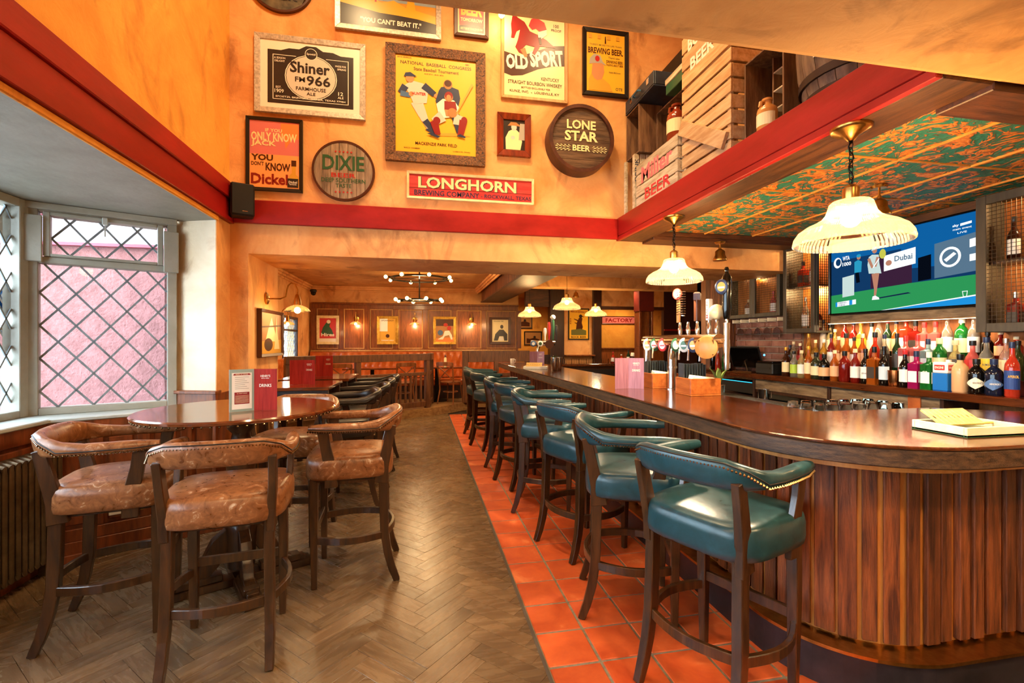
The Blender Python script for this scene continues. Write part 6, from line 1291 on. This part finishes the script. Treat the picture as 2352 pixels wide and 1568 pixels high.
for x, z, l in ((2.75, 1.85, 'upper small sepia picture in the room beyond the bar end'), (3.05, 1.35, 'lower small sepia picture in the room beyond the bar end')):
    a = Art('framed_photograph', l, (x, 13.8, z), X1, .55, .42, .03, m_fr_black, pm['tan'], .03, 'framed photograph'); a.p([(.1, .1), (.9, .1), (.9, .4), (.6, .55), (.3, .45), (.1, .5)], 'brown').e(.6, .6, .08, .1, 'char'); a.done()
# red and mesh partition cabinet
m_maroon = mat('maroon_paint', '#4e1612', '#661e18', scale=4, rough=.4)
rc = empty('red_partition', (4.72, 9.4, 0), 0, 'dark red partition post with wire mesh panel beyond the taps', 'partition')
for nm, b, m_ in (('lower_panel', (-.16, .16, -.12, .12, 0, 1.35), m_wains), ('frame_post', (-.16, -.12, -.12, .12, 1.351, 2.1), m_wains), ('frame_post', (.12, .16, -.12, .12, 1.351, 2.1), m_wains), ('mesh_back', (-.119, .119, .0, .01, 1.351, 2.1), m_cabin), ('upper_panel', (-.17, .17, -.13, .13, 2.101, 2.56), m_maroon), ('cornice', (-.20, .20, -.16, .16, 2.561, 2.62), m_maroon)): MB().box(*b).build(nm, m_, rc, 0, .004)
q = MB()
for i in range(8): q.box(-.12 + .03 * i, -.117 + .03 * i, -.11, -.105, 1.36, 2.1)
for i in range(24): q.box(-.12, .12, -.11, -.105, 1.37 + .03 * i, 1.373 + .03 * i)
q.build('wire_mesh', m_wire, rc, 0)['kind'] = 'stuff'
rcx = empty('far_back_counter', (3.75, 10.0, 0), 0, 'dark far counter behind the bar with glassware', 'counter'); MB().box(-1.15, 1.4, -.3, .3, .92, .97).build('worktop', m_bartop, rcx, 0, .004); MB().box(-1.1, 1.38, -.25, .28, 0, .919).build('cupboard', m_darkwood, rcx, 0)
MB().box(-1.0, 1.3, -.27, -.251, .55, .85).build('shelf_opening', m_ctrl, rcx, 0)
tum2 = MB().lathe([(.03, 0), (.034, .11), (.031, .11), (.027, .006), (.003, .005)], 10).mesh('tumbler', m_glass, 50)
for i in range(26):
    o = inst('pint_glass', tum2, None, (2.68 + .085 * i, 9.78 + .07 * (i % 2), .9705)); tag(o, 'small glass in the rows along the far back counter', 'glass', 'glasses on the far back counter')
for x, h, gl, cap, lb in ((4.25, .26, 'red', 'red', 'red bottle on the far back counter'), (4.45, .2, 'aperol', 'white', 'orange bottle on the far back counter'), (4.62, .3, 'bottlegreen', 'black', 'dark green wine bottle on the far back counter')): bottle((x, 9.95, .9705), h, 'std', gl, cap, 'white', lb, 'bottles on the far back counter', 1.2)
nb = empty('straw_box', (4.70, 9.75, .9705), 0, 'brown box of napkins and striped straws on the far counter', 'box'); MB().box(-.1, .1, -.08, .08, 0, .16).build('body', m_fr_brown, nb, 0, .004); f_ = MB(); f_.at((-.03, 0, .19), (0, .2, .2)); f_.box(-.07, .07, -.05, .05, -.04, .04); f_.build('napkins', m_nap, nb, 0, .006)
for i in range(8): MB().cyl((.04 + .008 * (i % 4), -.03 + .02 * (i // 4), .1), (.06 + .022 * (i % 4), -.04 + .03 * (i // 4), .30), .005, None, 5).build('straw', pm['crimson'] if i % 2 else pm['white'], nb)
# second beer font at the far end of the bar
tp2 = empty('beer_font', (1.95, 7.75, ZT), 0, 'small steel beer font with a white skull handle at the far bar end', 'beer tap')
MB().tube([(0, 0, 0), (0, 0, .26), (.02, 0, .32), (.08, 0, .36)], .03, 12).build('upright', m_steel, tp2, 60); MB().tube([(-.12, 0, .37), (.3, 0, .37)], .045, 14).build('cross_pipe', m_steel, tp2, 60)
for x, c1, c2 in ((-.09, 'blue', 'white'), (.03, 'white', 'green')):
    f_ = MB(); f_.at((x, -.05, .36), (PI / 2, 0, 0)); f_.lathe([(.05, 0), (.05, .012), (.045, .016)], 20); f_.build('lens', pm[c1], tp2, 40); f_ = MB(); f_.at((x, -.067, .36), (PI / 2, 0, 0)); f_.lathe([(.028, 0), (.028, .001)], 16); f_.build('badge', pm[c2], tp2)
f_ = MB(); f_.at((.19, -.05, .35), (PI / 2, 0, 0)); f_.lathe([(.075, 0), (.075, .02)], 22); f_.build('wood_lens', m_fr_brown, tp2, 40)
for x, m_, h in ((.13, pm['white'], .2), (.2, pm['red'], .3), (.27, pm['green'], .34), (.33, pm['char'], .25)): MB().lathe([(.012, .42), (.014, .48), (.02, .52), (.028, .42 + h * .7), (.022, .42 + h), (.004, .42 + h + .01)], 12, (x, 0, 0)).build('tap_handle', m_, tp2, 50)
MB().sphere((.27, 0, .81), .045, 12).build('skull_knob', pm['white'], tp2)
ht = empty('herb_pot', (2.0, 6.9, ZT), 0, 'small dark pot of green herbs beside the cocktail tins', 'plant'); MB().lathe([(.04, 0), (.05, .09), (.045, .09), (.004, .08)], 14).build('pot', m_black, ht)
q = MB()
for i in range(60):
    a, r, z = R.uniform(0, 2 * PI), R.uniform(0, .06), R.uniform(.09, .16); c = Vector((r * math.cos(a), r * math.sin(a), z)); d = Vector((R.uniform(-1, 1), R.uniform(-1, 1), R.uniform(-.3, 1))).normalized() * .02; e_ = d.cross(Vector((0, 0, 1))).normalized() * .008
    q.add([tuple(c), tuple(c + d + e_), tuple(c + d * 1.8), tuple(c + d - e_)], [(0, 1, 2, 3)])
q.build('leaves', mat('herb_green', '#2a5a1c', '#4a7a2c', scale=30, rough=.5), ht, 0)
# ================================================================== DINING ROOM BEYOND
pw = empty('wall_far_panelling', (-2.45, 11.45, 0), kind='structure'); stl = [-2.45, -1.86, -1.28, -.63, .06, .74, 1.47, 2.34]
MB().box(0, 4.82, 0, .04, 1.15, 2.35).build('backing', m_oak, pw, 0); MB().box(0, 4.82, -.03, 0, 2.22, 2.32).build('top_rail', m_oak, pw, 0, .004); MB().box(0, 4.84, -.06, 0, 2.321, 2.36).build('cornice_cap', m_oak, pw, 0, .008); MB().box(0, 4.82, -.03, 0, 1.15, 1.29).build('bottom_rail', m_oak, pw, 0, .004)
for x in stl: MB().box(x + 2.45 - .01, x + 2.45 + .115, -.028, 0, 1.291, 2.219).build('stile', m_oak, pw, 0, .004)
for x0, x1 in zip(stl, stl[1:]):
    for b in ((x0 + 2.45 + .116, x0 + 2.45 + .135, -.018, 0, 1.291, 2.219), (x1 + 2.45 - .03, x1 + 2.45 - .011, -.018, 0, 1.291, 2.219)): MB().box(*b).build('bead', m_fr_oak, pw, 0, .004)
    for z in (1.291, 2.2): MB().box(x0 + 2.45 + .136, x1 + 2.45 - .031, -.018, 0, z, z + .018).build('bead', m_fr_oak, pw, 0, .004)
FP = [(-2.33, .48, 'cream framed red soda poster on the far panelling', m_fr_cream, 'crimson'), (-1.0, .48, 'gilt framed yellow playbill on the far panelling', m_fr_gold, 'gold'), (.30, .54, 'gilt framed baseball painting on the far panelling', m_fr_gold, 'tan'), (1.66, .52, 'dark framed football player poster on the far panelling', m_fr_brown, 'cream')]
for i, (x, w_, l, fm, bg_) in enumerate(FP):
    a = Art('framed_poster', l, (x, 11.42, 1.395), X1, w_, .66, .06, fm, pm[bg_], .04)
    if i == 0: a.p([(.1, .35), (.2, .6), (.4, .8), (.7, .9), (.6, .65), (.75, .5), (.85, .3), (.5, .25)], 'green').e(.55, .85, .12, .08, 'white').t('Hires', .5, .3, .8, .14, 'white', .03).p([(0, 0), (1, 0), (1, .14), (0, .14)], 'white')
    elif i == 1: a.p([(0, .45), (.5, .45), (.5, 1), (0, 1)], 'white').t('SPEAKEASY', .5, .92, .8, .06, 'brown').e(.5, .25, .12, .08, 'brown').t('TONIGHT ONLY', .5, .06, .8, .05, 'white')
    elif i == 2: a.p([(0, .7), (1, .7), (1, 1), (0, 1)], 'brown').p([(0, 0), (1, 0), (1, .2), (0, .15)], 'orange').p([(.1, .1), (.4, .25), (.5, .48), (.75, .5), (.9, .3), (.95, .1), (.85, .1), (.75, .3), (.5, .25), (.4, .1)], 'white').e(.55, .75, .12, .08, 'red').e(.25, .4, .15, .12, 'blue').e(.75, .6, .12, .1, 'red')
    else: a.t('FOLLOW THE', .4, .93, .6, .05, 'char').p([(.1, .05), (.2, .35), (.45, .55), (.7, .55), (.95, .35), (.95, .05), (.75, .05), (.7, .25), (.45, .25), (.35, .05)], 'char').e(.6, .68, .1, .09, 'char').p([(.45, .05), (.7, .05), (.7, .22), (.45, .22)], 'white')
    a.done()
# tufted banquette along the far wall and a side run
m_tuft = mat('orange_tan_leather', '#a84a16', '#c8682a', scale=5, rough=.3, coat=.2)
def tufted(nm, parent, L_, z0, z1, t, dx, dz):
    nx = int(L_ / (dx / 4)); nz_ = int((z1 - z0) / (dz / 4)); vs = []; fs = []
    for j in range(nz_ + 1):
        for i in range(nx + 1):
            x = L_ * i / nx; z = z0 + (z1 - z0) * j / nz_; u = x / dx; v = (z - z0) / dz
            p1 = (abs(math.sin(PI * (u + v * .5)) ) * abs(math.sin(PI * (u - v * .5)))) ** .5
            vs.append((x, -t - .065 * p1, z))
    for j in range(nz_):
        for i in range(nx): a_ = j * (nx + 1) + i; fs.append((a_, a_ + 1, a_ + nx + 2, a_ + nx + 1))
    b = MB(); b.add(vs, fs); b.box(0, L_, -t + .0, 0, z0 - .02, z1 + .03); return b.build(nm, m_tuft, parent, 60)
bq = empty('banquette', (-2.45, 11.40, 0), 0, 'long buttoned orange leather banquette along the far panelled wall', 'bench'); PZ = .16
tufted('backrest', bq, 4.75, .62, 1.2, .08, .155, .22); MB().box(0, 4.75, -.62, -.13, .46, .60).build('seat', m_tuft, bq, 0, .03); MB().box(.02, 4.73, -.56, -.1, PZ, .459).build('base', m_darkwood, bq, 0); MB().box(0, 4.75, -.09, .0, 1.231, 1.26).build('top_rail', m_fr_oak, bq, 0, .006)
bq2 = empty('banquette', (-2.45, 8.28, 0), PI / 2, 'buttoned orange leather banquette along the window wall', 'bench')
tufted('backrest', bq2, 2.45, .62, 1.12, .08, .155, .22); MB().box(0, 2.45, -.62, -.13, .46, .60).build('seat', m_tuft, bq2, 0, .03); MB().box(.02, 2.43, -.56, -.1, PZ, .459).build('base', m_darkwood, bq2, 0)
struct('floor_platform', MB().prism([(-2.5, 7.85), (.28, 9.38), (.95, 10.0), (2.35, 10.0), (2.35, 11.45), (-2.5, 11.45)], 0, PZ), mat('platform_oak', '#7a5430', '#a07a4c', stretch=(1, 8, 8), scale=3, rough=.4))
# balustrade
m_bal = mat('brown_balustrade_wood', '#4a2c18', '#6e4628', stretch=(6, 6, 1), scale=4, rough=.4)
bs = empty('balustrade', (-2.1, 7.95, PZ), 0, 'dark wooden balustrade with square spindles round the raised dining area', 'balustrade')
d = Vector((.16 + 2.1, 9.42 - 7.95, 0)); Lb = d.length; an = math.atan2(d.y, d.x)
def bsp(nm, *b, ang=an, off=(0, 0, 0), bv=.004):
    f_ = MB(); f_.at(off, (0, 0, ang)); f_.box(*b); f_.build(nm, m_bal, bs, 0, bv)
bsp('top_rail', 0, Lb, -.05, .05, .93, 1.06); bsp('mid_rail', 0, Lb, -.025, .025, .64, .70); bsp('bottom_rail', 0, Lb, -.03, .03, .03, .13)
for x in (0.04, Lb * .45, Lb - .04): bsp('post', x - .045, x + .045, -.045, .045, 0, .929)
for i in range(22):
    x = .13 + i * (Lb - .2) / 22; bsp('spindle', x - .02, x + .02, -.015, .015, .131, .639)
e_ = d; bsp('top_rail', .06, .62, -.05, .05, .93, 1.06, ang=PI / 2 - .1, off=tuple(e_)); bsp('mid_rail', .06, .62, -.025, .025, .64, .70, ang=PI / 2 - .1, off=tuple(e_)); bsp('bottom_rail', .06, .62, -.03, .03, .03, .13, ang=PI / 2 - .1, off=tuple(e_)); bsp('post', .58, .67, -.045, .045, 0, .929, ang=PI / 2 - .1, off=tuple(e_))
for i in range(4): bsp('spindle', .14 + .11 * i, .17 + .11 * i, -.015, .015, .131, .639, ang=PI / 2 - .1, off=tuple(e_))
pt_ = empty('low_partition', (.93, 10.0, PZ), 0, 'dark timber partition with square post at the end of the platform step', 'partition')
for nm, b in (('post', (-.06, .06, -.06, .06, 0, 1.1)), ('post', (.62, .72, -.05, .05, 0, 1.1)), ('top_panel', (.061, 1.4, -.04, .04, .86, 1.1)), ('rail', (.061, 1.4, -.03, .03, .55, .62)), ('bottom_rail', (.061, 1.4, -.03, .03, 0.0, .12))): MB().box(*b).build(nm, m_bal, pt_, 0, .004)
# dining tables and bentwood chairs on the platform
m_bent = mat('bentwood', '#6a3a1c', '#8a5228', stretch=(6, 6, 1), scale=4, rough=.35)
def dining_table(x, y, label):
    o = empty('dining_table', (x, y, PZ), 0, label, 'table', 'dining tables on the platform'); MB().box(-.55, .55, -.35, .35, .72, .75).build('tabletop', m_tabletop, o, 0, .004); MB().cyl((0, 0, .03), (0, 0, .719), .04, .04, 12).build('column', m_iron, o); MB().lathe([(.25, 0), (.25, .015), (.06, .035)], 20).build('foot', m_iron, o)
    return o
dining_table(-1.0, 10.3, 'dark dining table left of the bentwood chair'); dining_table(.35, 10.45, 'dark dining table before the buttoned banquette with a sauce bottle')
def chair(x, y, rz, label):
    o = empty('bentwood_chair', (x, y, PZ), rz, label, 'chair', 'bentwood chairs on the platform')
    MB().lathe([(.02, .44), (.2, .44), (.21, .455), (.2, .47), (.02, .475)], 24).build('seat', m_bent, o, 40)
    for sx in (-1, 1):
        MB().cyl((sx * .15, .14, .44), (sx * .19, .19, 0), .017, .013, 8).build('leg', m_bent, o); MB().tube([(sx * .19, -.22, 0), (sx * .16, -.16, .3), (sx * .165, -.17, .5), (sx * .19, -.24, .85)], [.013, .017, .017, .015], 8).build('leg', m_bent, o)
    MB().bar([(-.19, -.24, .83), (-.1, -.275, .84), (0, -.285, .84), (.1, -.275, .84), (.19, -.24, .83)], .02, .08).build('back_rail', m_bent, o, 0, .004)
    for sx in (-1, 1): MB().bar([(sx * .17, -.18, .5), (0, -.235, .66), (-sx * .17, -.245, .80)], .015, .02).build('cross_back', m_bent, o, 0, .002)
    MB().tube([(.15 * math.cos(2 * PI * i / 20), .15 * math.sin(2 * PI * i / 20), .25) for i in range(20)], .01, 6, True).build('stretcher_ring', m_bent, o)
chair(-.35, 9.85, .3, 'bentwood cross-back chair seen through the balustrade spindles'); chair(.62, 9.95, -.6, 'bentwood chair beside the balustrade corner post'); chair(-1.5, 9.6, .1, 'bentwood chair farther left behind the balustrade')
sb_ = empty('sauce_bottle', (.53, 10.35, PZ + .7505), 0, 'cream squeezy sauce bottle on the platform dining table', 'bottle'); MB().lathe([(.03, 0), (.032, .01), (.032, .18), (.02, .2), (.02, .205)], 14).build('body', pm['cream'], sb_, 50); MB().lathe([(.018, .205), (.016, .22), (.005, .26), (.002, .262)], 10).build('nozzle', pm['char'], sb_, 50)
mgc = empty('mug', (1.62, 8.3, ZT), 0, 'small white mug at the far end of the bar top', 'mug'); MB().lathe([(.035, 0), (.038, .004), (.038, .09), (.034, .09), (.033, .008), (.004, .006)], 16).build('body', pm['white'], mgc, 50); MB().tube([(.036, 0, .075), (.06, 0, .07), (.06, 0, .03), (.036, 0, .02)], .005, 6).build('handle', pm['white'], mgc)
# far leaded window
w4 = empty('window_4', kind='structure')
for b in ((-2.56, -2.49, 9.3, 9.36, 1.0, 1.95), (-2.56, -2.49, 10.34, 10.4, 1.0, 1.95), (-2.56, -2.49, 9.361, 10.339, 1.9, 1.95), (-2.56, -2.49, 9.361, 10.339, 1.0, 1.05), (-2.55, -2.50, 9.361, 10.339, 1.66, 1.70)): MB().box(*b).build('window_frame', m_darkwood, w4, 0, .003)
lattice(w4, (-2.53, 9.36, 0), (0, 1, 0), .98, 1.05, 1.66, .13, .2, False, .008); lattice(w4, (-2.53, 9.36, 0), (0, 1, 0), .98, 1.70, 1.90, .13, .2, False, .008)
# ================================================================== BAY FITTINGS
rd = empty('radiator', (-2.30, 2.62, 0), 0, 'bronze column radiator under the bay window', 'radiator')
for i in range(20):
    y = .045 * i; q = MB()
    for x in (-.05, 0, .05): q.tube([(x, y, .10), (x, y, .14), (x, y, .72), (x, y, .76)], [.012, .0165, .0165, .012], 8)
    q.tube([(-.055, y, .745), (0, y, .765), (.055, y, .745)], .02, 8); q.tube([(-.055, y, .115), (0, y, .10), (.055, y, .115)], .02, 8); q.build('section', m_bronze, rd, 60)
MB().cyl((0, -.02, .74), (0, .88, .74), .016, None, 8).cyl((0, -.02, .12), (0, .88, .12), .016, None, 8).build('manifold', m_bronze, rd)
for y in (.05, .8): MB().box(-.02, .02, y - .01, y + .01, 0, .1).build('foot', m_bronze, rd, 0)
dx_, dy_ = .8736, .4866   # along the angled panelling
def plate(t, label, m_, kind):
    c = Vector((-2.38 + dx_ * t, 3.55 + dy_ * t, .31)) + Vector((dy_, -dx_, 0)) * .024; o = empty('wall_socket', tuple(c), math.atan2(dy_, dx_), label, 'socket')
    MB().box(-.046, .046, -.012, 0, -.046, .046).build('plate', m_, o, 0, .003)
    if kind == 'round': f_ = MB(); f_.at((0, -.012, 0), (PI / 2, 0, 0)); f_.lathe([(.018, 0), (.018, .006), (.01, .008)], 16); f_.build('connector', m_black, o)
    else:
        for x, z in ((-.018, -.02), (.006, -.02), (-.006, .004)): MB().box(x - .004, x + .004, -.0128, -.0121, z - .006, z + .006).build('pin_hole', m_ctrl, o, 0)
        MB().box(.018, .034, -.017, -.0121, .008, .03).build('switch', m_black, o, 0, .002)
    for x in (-.037, .037): MB().sphere((x, -.0125, 0), .003, 6).build('screw', m_steel, o)
plate(.36, 'white wall plate with a round black connector below the bay window', m_white, 'round'); plate(.46, 'brass switched power socket below the bay window', m_brass, 'power')
# ================================================================== OUTSIDE
pkw = mat('pink_roughcast', '#6e4644', '#825654', scale=12, rough=.9, bump=1.0, bscale=45)
ow = struct('exterior_wall', MB().box(-4.6, -1.78, 4.88, 5.04, -.6, 3.4), pkw)
MB().box(-4.62, -1.99, 4.83, 4.88, 2.33, 2.56).build('fascia', mat('white_pink_fascia', '#8a8084', rough=.7), ow, 0, .004); MB().box(-4.64, -1.99, 4.80, 4.88, 2.562, 2.59).build('drip', mat('dark_pink_edge', '#8a3c48', rough=.7), ow, 0); MB().box(-4.62, -1.99, 4.82, 4.88, 2.305, 2.329).build('drip', mat('dark_pink_edge', '#b0505a'), ow, 0)
MB().cyl((-3.9, 4.82, -.5), (-3.9, 4.82, 3.3), .05, None, 10).build('downpipe', mat('pale_blue_pipe', '#b8ccd4', rough=.5), ow)
struct('exterior_wall_return', MB().box(-1.98, -1.77, 4.16, 4.88, -.6, 3.4), pkw)
struct('exterior_ground', MB().box(-14, -2.75, -4, 14, -.7, -.6), mat('pale_pavement', '#8a8884', '#9a9894', scale=3, rough=.9))
m_leaf = mat('leaf_green', '#3c5a2a', '#6a8a48', scale=2, rough=.6); m_trunk = mat('bark', '#4a3a2a', rough=.9)
for n_, (x, y, r, z, lb) in enumerate(((-7.2, 7.6, 1.3, 2.2, 'leafy green tree outside, nearest the bay window'), (-10.6, 11.2, 1.7, 2.6, 'taller leafy tree outside beyond the pavement'), (-5.2, 12.0, 1.4, 1.8, 'leafy bush outside the small dining room window'))):
    o = empty('tree', (x, y, -.6), 0, lb, 'tree', 'trees outside the windows'); MB().tube([(0, 0, 0), (.05, .03, z * .5), (0, 0, z)], [.12, .09, .05], 8).build('trunk', m_trunk, o); q = MB()
    for i in range(1600):
        v = Vector((R.gauss(0, 1), R.gauss(0, 1), R.gauss(0, 1))).normalized() * r * R.uniform(.3, 1) ** .5; c = v + Vector((0, 0, z)); d_ = Vector((R.uniform(-1, 1), R.uniform(-1, 1), R.uniform(-1, 1))).normalized() * .12; e2 = d_.orthogonal().normalized() * .06
        q.add([tuple(c), tuple(c + d_ + e2), tuple(c + d_ * 2), tuple(c + d_ - e2)], [(0, 1, 2, 3)])
    q.build('foliage', m_leaf, o, 0)
